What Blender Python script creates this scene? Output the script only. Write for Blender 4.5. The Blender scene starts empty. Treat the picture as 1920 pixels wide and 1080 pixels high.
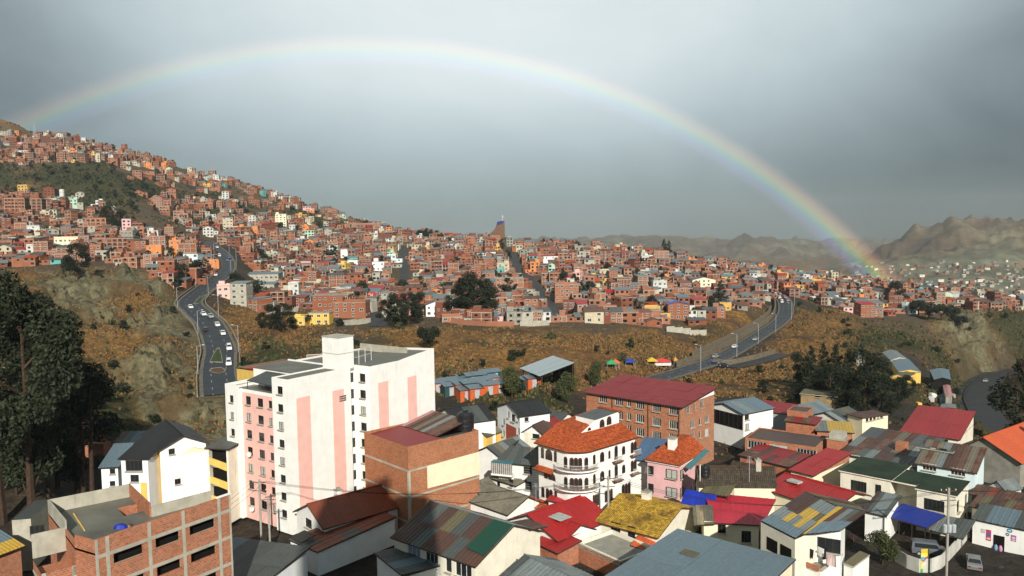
import bpy, bmesh, math, random
import numpy as np
from mathutils import Vector, Matrix

# ------------------------------------------------------------------ camera, sky, sun
scene = bpy.context.scene
COL = scene.collection
FPX = 1450.0                                   # focal length in pixels of a 1920 wide picture
PITCH, ROLL = math.radians(4.2), math.radians(0.8)
_F = Vector((0, math.cos(PITCH), -math.sin(PITCH)))
_U = Vector((0, math.sin(PITCH), math.cos(PITCH)))
_R = Vector((1, 0, 0))
CX = math.cos(ROLL) * _R - math.sin(ROLL) * _U
CY = math.sin(ROLL) * _R + math.cos(ROLL) * _U
cam_d = bpy.data.cameras.new('camera')
cam = bpy.data.objects.new('camera', cam_d)
COL.objects.link(cam)
cam.matrix_world = Matrix((CX, CY, -_F)).transposed().to_4x4()
cam_d.sensor_width = 36.0
cam_d.lens = 36.0 * FPX / 1920.0
cam_d.clip_start = 0.5
cam_d.clip_end = 30000
scene.camera = cam

# the sun stands behind the viewer: the rainbow's centre is the point opposite to it
ANTI = (-0.13677 * CX - 0.41673 * CY + 0.89868 * _F).normalized()
SUN_DIR = -ANTI                                # towards the sun
SUN_EL = math.asin(SUN_DIR.z)
SUN_AZ = math.atan2(SUN_DIR.x, SUN_DIR.y)      # from +Y towards +X

scene.view_settings.view_transform = 'Standard'
scene.view_settings.look = 'None'
scene.view_settings.exposure = 0.22
scene.view_settings.gamma = 1.0
scene.view_settings.use_curve_mapping = False
scene.cycles.use_denoising = True
scene.cycles.max_bounces = 5
scene.cycles.diffuse_bounces = 3
scene.cycles.glossy_bounces = 2
scene.cycles.transmission_bounces = 3
scene.cycles.transparent_max_bounces = 12
scene.cycles.volume_bounces = 0
scene.cycles.caustics_reflective = False
scene.cycles.caustics_refractive = False

sun_d = bpy.data.lights.new('sun', 'SUN')
sun_d.energy = 5.0
sun_d.angle = math.radians(0.55)
sun_d.color = (1.0, 0.94, 0.84)
sun = bpy.data.objects.new('sun', sun_d)
COL.objects.link(sun)
sun.rotation_euler = (-SUN_DIR).to_track_quat('-Z', 'Y').to_euler()
sun.location = (0, -50, 200)

class NT:
 """small helper to write node trees"""
 def __init__(self, tree):
  self.t = tree
  self.n = tree.nodes
  self.l = tree.links

 def add(self, typ, **kw):
  nd = self.n.new(typ)
  for k, v in kw.items():
   setattr(nd, k, v)
  return nd

 def put(self, sock, v):
  if isinstance(v, bpy.types.NodeSocket):
   self.l.new(v, sock)
  elif v is not None:
   if hasattr(sock, 'default_value') and sock.type == 'RGBA' and len(v) == 3:
    v = (*v, 1)
   sock.default_value = v

 def math(self, op, a, b=None, c=None, clamp=False):
  nd = self.add('ShaderNodeMath', operation=op)
  nd.use_clamp = clamp
  self.put(nd.inputs[0], a)
  if b is not None:
   self.put(nd.inputs[1], b)
  if c is not None:
   self.put(nd.inputs[2], c)
  return nd.outputs[0]

 def mix(self, f, a, b, mode='MIX'):
  nd = self.add('ShaderNodeMix', data_type='RGBA', blend_type=mode)
  self.put(nd.inputs[0], f)
  self.put(nd.inputs[6], a)
  self.put(nd.inputs[7], b)
  return nd.outputs[2]

 def noise(self, vec, scale, detail=3, rough=0.55, dist=0.0):
  nd = self.add('ShaderNodeTexNoise')
  if vec is not None:
   self.l.new(vec, nd.inputs['Vector'])
  nd.inputs['Scale'].default_value = scale
  nd.inputs['Detail'].default_value = detail
  nd.inputs['Roughness'].default_value = rough
  nd.inputs['Distortion'].default_value = dist
  return nd.outputs[0]

 def smooth(self, v, lo, hi, a=0.0, b=1.0):
  nd = self.add('ShaderNodeMapRange', interpolation_type='SMOOTHSTEP')
  self.put(nd.inputs[0], v)
  nd.inputs[1].default_value = lo
  nd.inputs[2].default_value = hi
  nd.inputs[3].default_value = a
  nd.inputs[4].default_value = b
  return nd.outputs[0]

 def ramp(self, f, stops):
  nd = self.add('ShaderNodeValToRGB')
  self.put(nd.inputs[0], f)
  els = nd.color_ramp.elements
  while len(els) < len(stops):
   els.new(0.5)
  for e, (p, c) in zip(els, stops):
   e.position = p
   e.color = (*c, 1) if len(c) == 3 else c
  return nd.outputs[0]

 def dot(self, v, d):
  nd = self.add('ShaderNodeVectorMath', operation='DOT_PRODUCT')
  self.put(nd.inputs[0], v)
  nd.inputs[1].default_value = tuple(d)
  return nd.outputs['Value']

def pix_dir(px, py):
 return (_F + CX * ((px - 960) / FPX) - CY * ((py - 540) / FPX)).normalized()

world = bpy.data.worlds.new('World')
scene.world = world
world.use_nodes = True
wt = NT(world.node_tree)
wt.n.clear()
sky = wt.add('ShaderNodeTexSky', sky_type='NISHITA')
sky.sun_disc = False
sky.sun_elevation = SUN_EL
sky.sun_rotation = SUN_AZ
sky.altitude = 3600
sky_c = wt.mix(1.0, sky.outputs[0], (0.10, 0.10, 0.10), 'MULTIPLY')
tc = wt.add('ShaderNodeTexCoord')
dirv = tc.outputs['Generated']
# storm cloud: soft masses, streaked sideways
mp = wt.add('ShaderNodeMapping')
wt.l.new(dirv, mp.inputs[0])
mp.inputs['Scale'].default_value = (1.0, 1.0, 2.0)
n1 = wt.noise(mp.outputs[0], 1.7, 4, 0.5, 0.3)
n2 = wt.noise(mp.outputs[0], 3.6, 7, 0.56, 0.9)
sepd = wt.add('ShaderNodeSeparateXYZ')
wt.l.new(dirv, sepd.inputs[0])
elev = sepd.outputs[2]
base = wt.smooth(elev, -0.04, 0.30, 0.125, 0.28)
# the cloud deck thins over the middle of the view and is thickest over the valley on the right
br = wt.smooth(wt.dot(dirv, pix_dir(980, -80)), 0.80, 1.0, 0.0, 0.46)
br = wt.math('MULTIPLY', br, wt.smooth(elev, -0.03, 0.24, 0.22, 1.0))
dk = wt.smooth(wt.dot(dirv, pix_dir(1780, 350)), 0.91, 1.0, 0.0, 0.055)
val = wt.math('ADD', base, br)
val = wt.math('SUBTRACT', val, dk)
v2 = wt.math('MULTIPLY_ADD', n1, 0.16, -0.08)
v3 = wt.math('MULTIPLY_ADD', n2, 0.18, -0.09)
val = wt.math('ADD', val, v2)
val = wt.math('ADD', val, v3)
# inside the bow the rain sends more light back than outside it
ins = wt.smooth(wt.dot(dirv, ANTI), math.cos(math.radians(43.5)), math.cos(math.radians(40.0)), 0.0, 0.055)
val = wt.math('ADD', val, ins)
val = wt.math('MAXIMUM', val, 0.07)
cl = wt.ramp(val, [(0.0, (0.0, 0.0, 0.0)), (0.10, (0.068, 0.088, 0.097)), (0.30, (0.232, 0.284, 0.296)),
     (0.55, (0.475, 0.56, 0.575)), (1.0, (0.95, 1.0, 1.0))])
allsky = wt.mix(0.94, sky_c, cl)
bg = wt.add('ShaderNodeBackground')
wt.l.new(allsky, bg.inputs[0])
bg.inputs[1].default_value = 1.0
wo = wt.add('ShaderNodeOutputWorld')
wt.l.new(bg.outputs[0], wo.inputs[0])

# ------------------------------------------------------------------ from the photograph's points to places
def ray(px, py):
 d = _F + CX * ((px - 960) / FPX) - CY * ((py - 540) / FPX)
 return d / d.y                               # scaled so that one unit is one metre of depth

def at(px, py, D):
 return ray(px, py) * D

def onz(px, py, z):
 d = ray(px, py)
 return d * (z / d.z)

def ypx(px, D, z):
 """picture row of a point of depth D and height z seen at column px (near enough)"""
 lo, hi = -500.0, 3000.0
 for _ in range(40):
  m = (lo + hi) / 2
  if ray(px, m).z * D > z:
   lo = m
  else:
   hi = m
 return lo

# ------------------------------------------------------------------ noise for shaping the land
_rng = np.random.RandomState(5)
_TAB = _rng.rand(512, 512)

def vnoise(x, y):
 xi = np.floor(x).astype(int)
 yi = np.floor(y).astype(int)
 fx = x - xi
 fy = y - yi
 fx = fx * fx * (3 - 2 * fx)
 fy = fy * fy * (3 - 2 * fy)
 a = _TAB[xi % 512, yi % 512]
 b = _TAB[(xi + 1) % 512, yi % 512]
 c = _TAB[xi % 512, (yi + 1) % 512]
 d = _TAB[(xi + 1) % 512, (yi + 1) % 512]
 return (a * (1 - fx) + b * fx) * (1 - fy) + (c * (1 - fx) + d * fx) * fy - 0.5

def fbm(x, y, octv=4, gain=0.5):
 s = 0
 a = 1.0
 for i in range(octv):
  s = s + a * vnoise(x + 17.3 * i, y + 9.1 * i)
  x = x * 2.03
  y = y * 2.03
  a *= gain
 return s

def ridged(x, y, octv=4):
 s = 0
 a = 1.0
 for i in range(octv):
  s = s + a * (0.5 - np.abs(vnoise(x + 31.7 * i, y + 5.9 * i)) * 2)
  x = x * 2.1
  y = y * 2.1
  a *= 0.5
 return s
# ------------------------------------------------------------------ the land
# points read off the photograph: column, row, depth in metres, ground cover
G, C, S, T, M, W, R = range(7)   # dry grass, bare clay, scrub, town dirt, rust mountain, pale mountain, flat yard dirt
ANCH = [
 # near basin floor is added below; left cliffs and terraces
 (300, 800, 185, C), (380, 800, 183, C), (230, 800, 178, S), (300, 725, 205, C), (370, 740, 208, C), (150, 720, 190, S), (60, 700, 180, S), (-150, 700, 180, S),
 (340, 660, 236, C), (300, 670, 235, C), (350, 620, 280, C), (330, 575, 320, C), (200, 545, 345, C), (100, 540, 350, C), (270, 600, 300, C), (250, 645, 262, G), (150, 645, 255, G), (50, 640, 250, S), (-150, 640, 250, S), (320, 600, 300, C), (250, 565, 330, G), (150, 560, 325, C), (30, 560, 320, G), (-150, 560, 320, G),
 (300, 540, 352, C), (255, 512, 372, C), (200, 520, 368, C), (120, 515, 380, C), (20, 515, 385, G), (-150, 515, 385, G),
 (330, 520, 400, T), (200, 492, 440, T), (60, 498, 430, T), (-150, 498, 430, T),
 # left avenue and its slopes
 (410, 705, 235, G), (412, 652, 270, R), (395, 610, 305, R), (372, 587, 325, R), (357, 565, 350, R), (390, 537, 390, R), (415, 517, 425, R), (430, 490, 480, R), (400, 464, 560, R),
 (440, 640, 275, G), (500, 665, 262, S), (470, 600, 325, G),
 # left hill
 (150, 450, 545, T), (300, 455, 550, T), (0, 455, 545, T), (-150, 455, 545, T), (40, 392, 680, T), (160, 392, 690, S), (-150, 392, 680, T), (300, 400, 720, T),
 (110, 330, 790, S), (220, 330, 790, S), (0, 330, 800, S), (-150, 330, 800, S), (280, 355, 800, S), (160, 303, 850, S), (60, 300, 880, T), (250, 318, 900, T), (-150, 300, 880, T),
 (100, 262, 1050, T), (0, 262, 1000, T), (-150, 250, 1000, T), (200, 285, 1050, T), (360, 345, 950, T), (420, 375, 880, S), (450, 430, 650, T), (350, 400, 760, S),
 (0, 224, 1150, G), (30, 233, 1150, G), (65, 252, 1150, G), (-150, 205, 1150, G), (150, 266, 1160, T), (240, 286, 1160, T), (300, 302, 1160, T), (360, 325, 1160, T), (430, 340, 1150, T), (500, 362, 1120, T), (570, 383, 1080, T),
 (640, 402, 1040, T), (690, 417, 1000, G), (560, 410, 900, S), (500, 400, 900, T), (600, 440, 760, T), (680, 440, 780, T), (540, 470, 640, T), (520, 440, 740, T), (760, 446, 800, T),
 # central town
 (550, 615, 318, G), (480, 560, 385, T), (550, 560, 420, T), (550, 520, 510, T), (650, 608, 325, T), (650, 567, 410, T), (650, 500, 570, T), (800, 606, 330, T), (800, 567, 420, T), (800, 500, 575, T), (850, 452, 770, T),
 (940, 606, 330, T), (940, 567, 420, T), (940, 540, 480, T), (940, 500, 580, T), (940, 457, 765, T), (1100, 606, 335, T), (1100, 567, 420, T), (1100, 520, 530, T), (1100, 470, 740, T),
 (1250, 618, 340, T), (1250, 570, 425, T), (1250, 530, 530, T), (1250, 487, 760, T), (1380, 575, 430, T), (1380, 540, 540, T), (1400, 505, 780, T), (1500, 520, 800, T), (1560, 545, 650, T),
 # golden slope below the town
 (500, 690, 245, S), (650, 660, 262, S), (800, 690, 245, G), (800, 640, 285, G), (950, 690, 245, G), (950, 635, 290, G), (1100, 690, 245, G), (1100, 635, 292, G), (1200, 680, 258, G), (1230, 645, 300, G),
 (900, 740, 205, S), (1000, 745, 203, S), (700, 720, 215, S),
 # right avenue
 (1470, 560, 480, R), (1473, 587, 440, R), (1427, 627, 375, R), (1390, 650, 335, R), (1347, 673, 300, R), (1300, 690, 275, R), (1225, 712, 250, R),
 (1400, 600, 395, G), (1330, 625, 345, G), (1300, 655, 305, G),
 # slopes right of it
 (1500, 600, 425, G), (1560, 590, 445, G), (1620, 596, 455, T), (1700, 600, 455, T), (1640, 560, 570, T), (1750, 575, 520, T), (1480, 640, 350, G), (1560, 640, 355, G), (1440, 680, 290, G), (1400, 715, 240, G), (1330, 720, 235, G),
 (1640, 640, 365, S), (1720, 640, 380, S), (1560, 720, 235, S), (1640, 720, 245, S), (1690, 690, 310, R), (1765, 705, 300, R), (1700, 760, 205, R), (1600, 770, 196, R),
 (1800, 600, 470, C), (1830, 588, 480, C), (1900, 590, 490, S), (1830, 640, 440, C), (1800, 690, 385, S), (1850, 660, 440, C), (1920, 640, 470, S), (2050, 640, 470, S),
 (1850, 705, 425, R), (1840, 740, 368, R), (1860, 780, 318, R), (1900, 720, 400, R), (1920, 800, 300, S), (2050, 760, 330, S), (1790, 760, 265, S), (1800, 800, 220, S), (1880, 850, 200, S),
 # right plateau skyline, the valley and the far mountain
 (1600, 533, 820, T), (1700, 548, 850, T), (1800, 560, 800, T), (1900, 568, 760, T), (2050, 570, 760, T),
 (1500, 520, 2400, W), (1600, 515, 2300, W), (1700, 536, 1800, W), (1800, 540, 1700, W), (1900, 545, 1650, W), (2050, 545, 1650, W), (1750, 500, 2100, W), (1850, 480, 2250, W), (1950, 480, 2250, W), (2050, 480, 2300, W),
 (1640, 488, 2600, M), (1700, 468, 2650, M), (1760, 460, 2500, M), (1850, 440, 2600, M), (1950, 440, 2600, M), (1690, 458, 2850, M), (1740, 440, 2900, M), (1800, 424, 2950, M), (1850, 409, 3000, M), (1885, 416, 3000, M), (1950, 412, 3000, M), (2050, 405, 3000, M), (1600, 505, 2800, M), (1550, 512, 3200, W),
 (1240, 466, 5200, M), (1300, 462, 5200, M), (1350, 470, 5200, M), (1395, 452, 5200, M), (1440, 464, 5100, M), (1500, 478, 5000, M), (1560, 492, 5000, M), (1150, 462, 5400, M), (1000, 470, 5400, M), (700, 470, 5400, M), (300, 470, 5400, M), (0, 470, 5400, M),
]
FLAT = []                                     # column, depth, height, cover
for c in (-200, 150, 500, 850, 1200, 1550, 1900, 2100):
 for d in (25, 60, 100, 135, 165):
  FLAT.append((c, d, -45.0 if c < 1800 or d < 165 else -48.0, R))
for c in (600, 850, 1100, 1350):
 FLAT.append((c, 195, -45.0, R))
# hidden ground behind the crests
for c, d, z in ((-150, 1500, 120), (100, 1500, 90), (300, 1500, 60), (500, 1450, 20), (700, 1350, -40), (850, 1050, -50), (1000, 1050, -60), (1200, 1080, -80), (1400, 1100, -95), (1550, 1150, -110),
    (1700, 1200, -130), (1850, 1150, -130), (2050, 1150, -130), (900, 1600, -150), (1200, 2200, -190), (1350, 2600, -200), (300, 2500, -60), (0, 2600, -60), (700, 2500, -150), (0, 4000, -150), (600, 3800, -220), (1100, 3500, -260), (1300, 4000, -230),
    (1750, 4000, -100), (1950, 4200, -100), (2050, 6000, -100), (1300, 6500, -100), (700, 6500, -100), (0, 6500, -100), (1500, 3800, -190)):
 FLAT.append((c, d, z, G))

_ap, _az, _ac = [], [], []
for px, py, d, c in ANCH:
 p = at(px, py, d)
 _ap.append((p.x / p.y * 2.2, math.log(d)))
 _az.append(p.z)
 _ac.append(c)
for px, d, z, c in FLAT:
 _ap.append(((px - 960) / FPX * 2.2, math.log(d)))
 _az.append(z)
 _ac.append(c)
_ap = np.array(_ap)
_az = np.array(_az)
_ac = np.array(_ac)

def _phi(r):
 return r

_n = len(_ap)
_A = np.zeros((_n + 3, _n + 3))
_dm = np.sqrt(((_ap[:, None] - _ap[None]) ** 2).sum(-1))
_A[:_n, :_n] = _phi(_dm) - np.eye(_n) * 0.004
_A[:_n, _n] = 1
_A[:_n, _n + 1:] = _ap
_A[_n, :_n] = 1
_A[_n + 1:, :_n] = _ap.T
_w = np.linalg.solve(_A, np.concatenate([_az, np.zeros(3)]))

def rbf(u, v):
 out = np.empty(u.shape)
 uf, vf, of = u.ravel(), v.ravel(), out.ravel()
 for i in range(0, len(uf), 20000):
  q = np.stack([uf[i:i + 20000], vf[i:i + 20000]], 1)
  r = np.sqrt(((q[:, None] - _ap[None]) ** 2).sum(-1))
  of[i:i + 20000] = _phi(r) @ _w[:_n] + _w[_n] + q @ _w[_n + 1:]
 return of.reshape(u.shape)

NU, NV = 560, 600
TA0, TA1, D0, D1 = -0.80, 0.80, 18.0, 7000.0
_ta = np.linspace(TA0, TA1, NU)
# rows closer together where the slopes are looked at
_ld = np.interp(np.linspace(0, 1, NV), [0, 0.10, 0.80, 0.94, 1.0], np.log([D0, 165.0, 1200.0, 3100.0, D1]))
UU, LL = np.meshgrid(_ta, _ld)
YY = np.exp(LL)
XX = UU * YY
ZZ = rbf(UU * 2.2, LL)
# cover weights: nearest anchors with a ragged border
_wu = UU * 2.2 + 0.05 * fbm(XX / 23.0, YY / 23.0, 3)
_wv = LL + 0.09 * fbm(XX / 19.0 + 40, YY / 19.0, 3)
COV = np.zeros(UU.shape + (7,))
for i in range(0, NV, 20):
 q = np.stack([_wu[i:i + 20].ravel(), _wv[i:i + 20].ravel()], 1)
 r = ((q[:, None] - _ap[None]) ** 2).sum(-1)
 wgt = 1.0 / (r + 2e-4) ** 2
 s = wgt.sum(1)
 for c in range(7):
  COV[i:i + 20, :, c] = (wgt[:, _ac == c].sum(1) / s).reshape(-1, NU)
# relief: hummocks on grass, gullies and ledges in clay and mountains
far = np.clip((YY - 1300) / 900, 0, 1)
ZZ += COV[..., G] * (1 - far) * fbm(XX / 16, YY / 16, 4) * 3.0 + COV[..., S] * (1 - far) * fbm(XX / 12 + 9, YY / 12, 4) * 3.0 + (COV[..., G] + 0.5 * COV[..., S]) * (1 - far) * (ridged(XX / 26 + 11, YY / 48, 3) - 0.3) * 2.2
gul = ridged(XX / 20 + 3, YY / 26, 4)
ZZ += COV[..., C] * (gul * 6.5 - 2.0)
led = ZZ / 7.0 + 0.5 * fbm(XX / 40, YY / 40, 2)
ZZ += np.clip(COV[..., C] * 1.4, 0, 1) * (np.floor(led) + np.clip((led - np.floor(led)) * 4.5 - 2.6, 0, 1) - led) * 6.4
ZZ += COV[..., C] * (fbm(XX / 3.1, YY / 3.1, 3) * 1.5 + ridged(XX / 7 + 5, YY / 10, 3) * 1.7)
ZZ += far * (ridged(XX / 270 + 7, YY / 380, 5) * 66 - 18) * np.clip((YY - 1500) / 600, 0, 1) * (0.35 + 0.65 * (COV[..., M]))
ZZ += far * (fbm(XX / 60, YY / 60, 3) * 9 + ridged(XX / 110 + 2, YY / 150, 4) * 17 * (0.3 + COV[..., M] + 0.5 * COV[..., W]))

ZZ += np.clip((YY - 4000) / 800, 0, 1) * (ridged(XX / 420 + 3, YY / 700, 4) * 60 - 10)
# streets: polylines with the width of the carriageway; the land is levelled under them
def px_line(pts):
 return [at(*p) for p in pts]

AVENUE_LEFT = px_line([(415, 740, 214), (410, 705, 235), (411, 678, 252), (412, 652, 270), (395, 610, 305), (372, 587, 325), (357, 566, 350), (388, 538, 390), (415, 517, 425), (424, 498, 462), (418, 480, 505), (400, 464, 560), (385, 452, 620)])
AVENUE_RIGHT = px_line([(1180, 722, 238), (1225, 712, 250), (1300, 690, 275), (1347, 673, 300), (1390, 650, 335), (1427, 627, 375), (1460, 605, 412), (1473, 587, 440), (1471, 565, 475), (1455, 552, 510), (1430, 545, 545)])
CHURCH_STREET = px_line([(955, 466, 715), (960, 480, 650), (970, 500, 580), (990, 522, 522), (1008, 545, 470), (1025, 568, 418), (1040, 592, 352)])
SIDE_STREET = px_line([(757, 462, 720), (757, 480, 640), (757, 500, 575), (758, 520, 530), (760, 540, 480)])
LOWER_STREET = px_line([(704, 570, 405), (706, 590, 360), (708, 612, 322)])
CANYON_ROAD = px_line([(1985, 690, 445), (1915, 700, 430), (1862, 715, 405), (1838, 742, 366), (1850, 775, 322), (1880, 815, 282), (1930, 860, 245)])
BRANCH_ROAD = px_line([(1330, 683, 286), (1375, 687, 283), (1430, 676, 296), (1470, 664, 315)])
ROADS = [('avenue', AVENUE_LEFT, 9.0, 3), ('avenue', AVENUE_RIGHT, 6.8, 3), ('street', CHURCH_STREET, 7.0, 2), ('street', SIDE_STREET, 6.5, 2), ('street', LOWER_STREET, 7.5, 2),
   ('road', CANYON_ROAD, 12.0, 4), ('road', BRANCH_ROAD, 6.0, 2)]

def resample(pts, step):
 P_ = [Vector(p) for p in pts]
 # Catmull-Rom through the points
 out = []
 for i in range(len(P_) - 1):
  p0, p1, p2, p3 = P_[max(i - 1, 0)], P_[i], P_[i + 1], P_[min(i + 2, len(P_) - 1)]
  n = max(2, int((p2 - p1).length / step))
  for k in range(n):
   t = k / n
   out.append(0.5 * ((2 * p1) + (p2 - p0) * t + (2 * p0 - 5 * p1 + 4 * p2 - p3) * t * t + (3 * p1 - p0 - 3 * p2 + p3) * t ** 3))
 out.append(P_[-1])
 return out

ROAD_LINES = []
for nm, pts, wd, ext in ROADS:
 ln = np.array([tuple(p) for p in resample(pts, 2.5)])
 if nm == 'street':                         # side streets lie on the slope as it is
  it = np.interp
 ROAD_LINES.append((nm, ln, wd))
 sel = (XX > ln[:, 0].min() - 40) & (XX < ln[:, 0].max() + 40) & (YY > ln[:, 1].min() - 40) & (YY < ln[:, 1].max() + 40)
 idx = np.argwhere(sel)
 xs, ys = XX[sel], YY[sel]
 best = np.full(xs.shape, 1e9)
 bz = np.zeros(xs.shape)
 for j in range(len(ln)):
  d = (xs - ln[j, 0]) ** 2 + (ys - ln[j, 1]) ** 2
  m = d < best
  best[m] = d[m]
  bz[m] = ln[j, 2]
 best = np.sqrt(best)
 k = np.clip((wd / 2 + ext + 9 - best) / 9.0, 0, 1)
 k = k * k * (3 - 2 * k)
 ZZ[sel] = ZZ[sel] * (1 - k) + (bz - 0.15) * k

def gz(x, y):
 """height of the land at a place"""
 y = np.clip(np.asarray(y, float), D0 + 0.01, D1 - 1)
 u = (np.asarray(x, float) / y - TA0) / (TA1 - TA0) * (NU - 1)
 v = np.interp(np.log(y), _ld, np.arange(NV))
 u = np.clip(u, 0, NU - 1.001)
 v = np.clip(v, 0, NV - 1.001)
 i, j = v.astype(int), u.astype(int)
 fv, fu = v - i, u - j
 return (ZZ[i, j] * (1 - fu) + ZZ[i, j + 1] * fu) * (1 - fv) + (ZZ[i + 1, j] * (1 - fu) + ZZ[i + 1, j + 1] * fu) * fv

def ground_hit(px, py, dmin=60.0):
 """where the line of sight through a point of the photograph meets the land"""
 d = ray(px, py)
 ds = np.exp(np.arange(math.log(dmin), math.log(6500), 0.004))
 h = gz(d.x * ds, ds) - d.z * ds
 k = np.argmax(h > 0)
 if not (h > 0).any():
  return None
 return Vector((d.x * ds[k], ds[k], float(gz(d.x * ds[k], ds[k]))))

def new_mesh(name, verts, faces, mats=(), uvs=None, midx=None, smooth=False):
 me = bpy.data.meshes.new(name)
 me.from_pydata(verts, [], faces)
 for m in mats:
  me.materials.append(m)
 if midx is not None:
  me.polygons.foreach_set('material_index', midx)
 if uvs is not None:
  ul = me.uv_layers.new(name='UVMap')
  ul.data.foreach_set('uv', np.asarray(uvs, dtype=np.float32).ravel())
 if smooth:
  me.polygons.foreach_set('use_smooth', [True] * len(me.polygons))
 me.update()
 return me

def link(name, me, parent=None, loc=None, rz=0.0):
 o = bpy.data.objects.new(name, me)
 COL.objects.link(o)
 if parent is not None:
  o.parent = parent
 if loc is not None:
  o.location = loc
 if rz:
  o.rotation_euler = (0, 0, rz)
 return o

def tag(o, label, cat, group=None):
 o['label'] = label
 o['category'] = cat
 if group:
  o['group'] = group
 return o

def grid_mesh(name, X, Y, Z):
 nv, nu = X.shape
 me = bpy.data.meshes.new(name)
 me.vertices.add(nv * nu)
 me.vertices.foreach_set('co', np.stack([X, Y, Z], -1).astype(np.float32).ravel())
 a = (np.arange(nv - 1)[:, None] * nu + np.arange(nu - 1)[None]).ravel()
 q = np.stack([a, a + 1, a + nu + 1, a + nu], 1).astype(np.int32)
 me.loops.add(q.size)
 me.loops.foreach_set('vertex_index', q.ravel())
 me.polygons.add(len(q))
 me.polygons.foreach_set('loop_start', np.arange(len(q), dtype=np.int32) * 4)
 me.polygons.foreach_set('loop_total', np.full(len(q), 4, np.int32))
 me.polygons.foreach_set('use_smooth', np.ones(len(q), bool))
 me.update(calc_edges=True)
 return me

def principled(name):
 m = bpy.data.materials.new(name)
 m.use_nodes = True
 t = NT(m.node_tree)
 b = t.n['Principled BSDF']
 return m, t, b

def set_in(b, key, v):
 if key in b.inputs:
  b.inputs[key].default_value = v

# ground material: the cover is stored per vertex, the grain comes from noise
gm, t, b = principled('land')
pos = t.add('ShaderNodeNewGeometry').outputs['Position']
c1 = t.add('ShaderNodeVertexColor', layer_name='cover_a')
c2 = t.add('ShaderNodeVertexColor', layer_name='cover_b')
s1 = t.add('ShaderNodeSeparateColor')
t.l.new(c1.outputs[0], s1.inputs[0])
s2 = t.add('ShaderNodeSeparateColor')
t.l.new(c2.outputs[0], s2.inputs[0])
nA = t.noise(pos, 0.06, 5, 0.62)
nB = t.noise(pos, 0.55, 6, 0.72)
nC = t.noise(pos, 0.018, 4, 0.55)
nD = t.noise(pos, 0.006, 8, 0.70)
grass = t.ramp(nB, [(0.30, (0.055, 0.034, 0.015)), (0.44, (0.16, 0.084, 0.026)), (0.58, (0.29, 0.155, 0.046)), (0.75, (0.40, 0.235, 0.075))])
grass = t.mix(t.smooth(nA, 0.42, 0.66), grass, (0.12, 0.060, 0.030))
nE = t.noise(pos, 0.03, 5, 0.65)
grass = t.mix(t.smooth(nE, 0.50, 0.62, 0, 0.75), grass, (0.062, 0.040, 0.020))
grass = t.mix(t.smooth(nC, 0.52, 0.66, 0, 0.6), grass, (0.070, 0.060, 0.024))
clay = t.ramp(nB, [(0.30, (0.075, 0.070, 0.042)), (0.5, (0.165, 0.150, 0.088)), (0.72, (0.27, 0.245, 0.145))])
clay = t.mix(t.smooth(nA, 0.48, 0.64, 0, 0.85), clay, (0.105, 0.066, 0.028))
clay = t.mix(t.smooth(t.noise(pos, 0.16, 6, 0.75), 0.53, 0.62, 0, 0.7), clay, (0.040, 0.034, 0.020))
scrub = t.ramp(nB, [(0.32, (0.018, 0.022, 0.010)), (0.52, (0.048, 0.048, 0.020)), (0.72, (0.110, 0.086, 0.036))])
town = t.ramp(nB, [(0.30, (0.055, 0.043, 0.030)), (0.52, (0.105, 0.078, 0.052)), (0.75, (0.17, 0.13, 0.085))])
town = t.mix(t.smooth(nA, 0.52, 0.64, 0, 0.8), town, (0.070, 0.066, 0.030))
rust = t.ramp(nD, [(0.36, (0.070, 0.055, 0.038)), (0.47, (0.135, 0.085, 0.056)), (0.55, (0.175, 0.145, 0.088)), (0.66, (0.25, 0.22, 0.14))])
pale = t.ramp(nD, [(0.36, (0.080, 0.080, 0.050)), (0.50, (0.155, 0.152, 0.098)), (0.66, (0.25, 0.24, 0.165))])
yard = t.ramp(nB, [(0.30, (0.024, 0.021, 0.018)), (0.55, (0.050, 0.043, 0.035)), (0.78, (0.095, 0.078, 0.058))])
nF = t.smooth(t.noise(pos, 0.022, 8, 0.75), 0.47, 0.60, 0, 0.6)
rust = t.mix(nF, rust, (0.055, 0.046, 0.032))
pale = t.mix(nF, pale, (0.075, 0.072, 0.046))
col = t.mix(s1.outputs[1], grass, clay)
col = t.mix(s1.outputs[2], col, scrub)
col = t.mix(s2.outputs[0], col, town)
col = t.mix(s2.outputs[1], col, rust)
col = t.mix(s2.outputs[2], col, pale)
yv = t.math('SUBTRACT', 1.0, t.math('ADD', t.math('ADD', s1.outputs[0], s1.outputs[1]), t.math('ADD', t.math('ADD', s1.outputs[2], s2.outputs[0]), t.math('ADD', s2.outputs[1], s2.outputs[2]))), clamp=True)
col = t.mix(yv, col, yard)
t.l.new(col, b.inputs['Base Color'])
b.inputs['Roughness'].default_value = 0.95
set_in(b, 'Specular IOR Level', 0.15)
bm_ = t.add('ShaderNodeBump')
bm_.inputs['Strength'].default_value = 1.0
bm_.inputs['Distance'].default_value = 1.5
t.l.new(t.noise(pos, 0.55, 8, 0.72), bm_.inputs['Height'])
t.l.new(bm_.outputs[0], b.inputs['Normal'])

me = grid_mesh('terrain', XX, YY, ZZ)
me.materials.append(gm)
for nm, ch in (('cover_a', (G, C, S)), ('cover_b', (T, M, W))):
 at_ = me.color_attributes.new(nm, 'FLOAT_COLOR', 'POINT')
 dat = np.ones((NV * NU, 4), np.float32)
 for k, c in enumerate(ch):
  dat[:, k] = COV[..., c].ravel()
 # turn weights into mix factors that are applied one after the other
 at_.data.foreach_set('color', dat.ravel())
terrain = link('terrain', me)
terrain['kind'] = 'structure'
# ------------------------------------------------------------------ materials
MATS = {}

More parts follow.
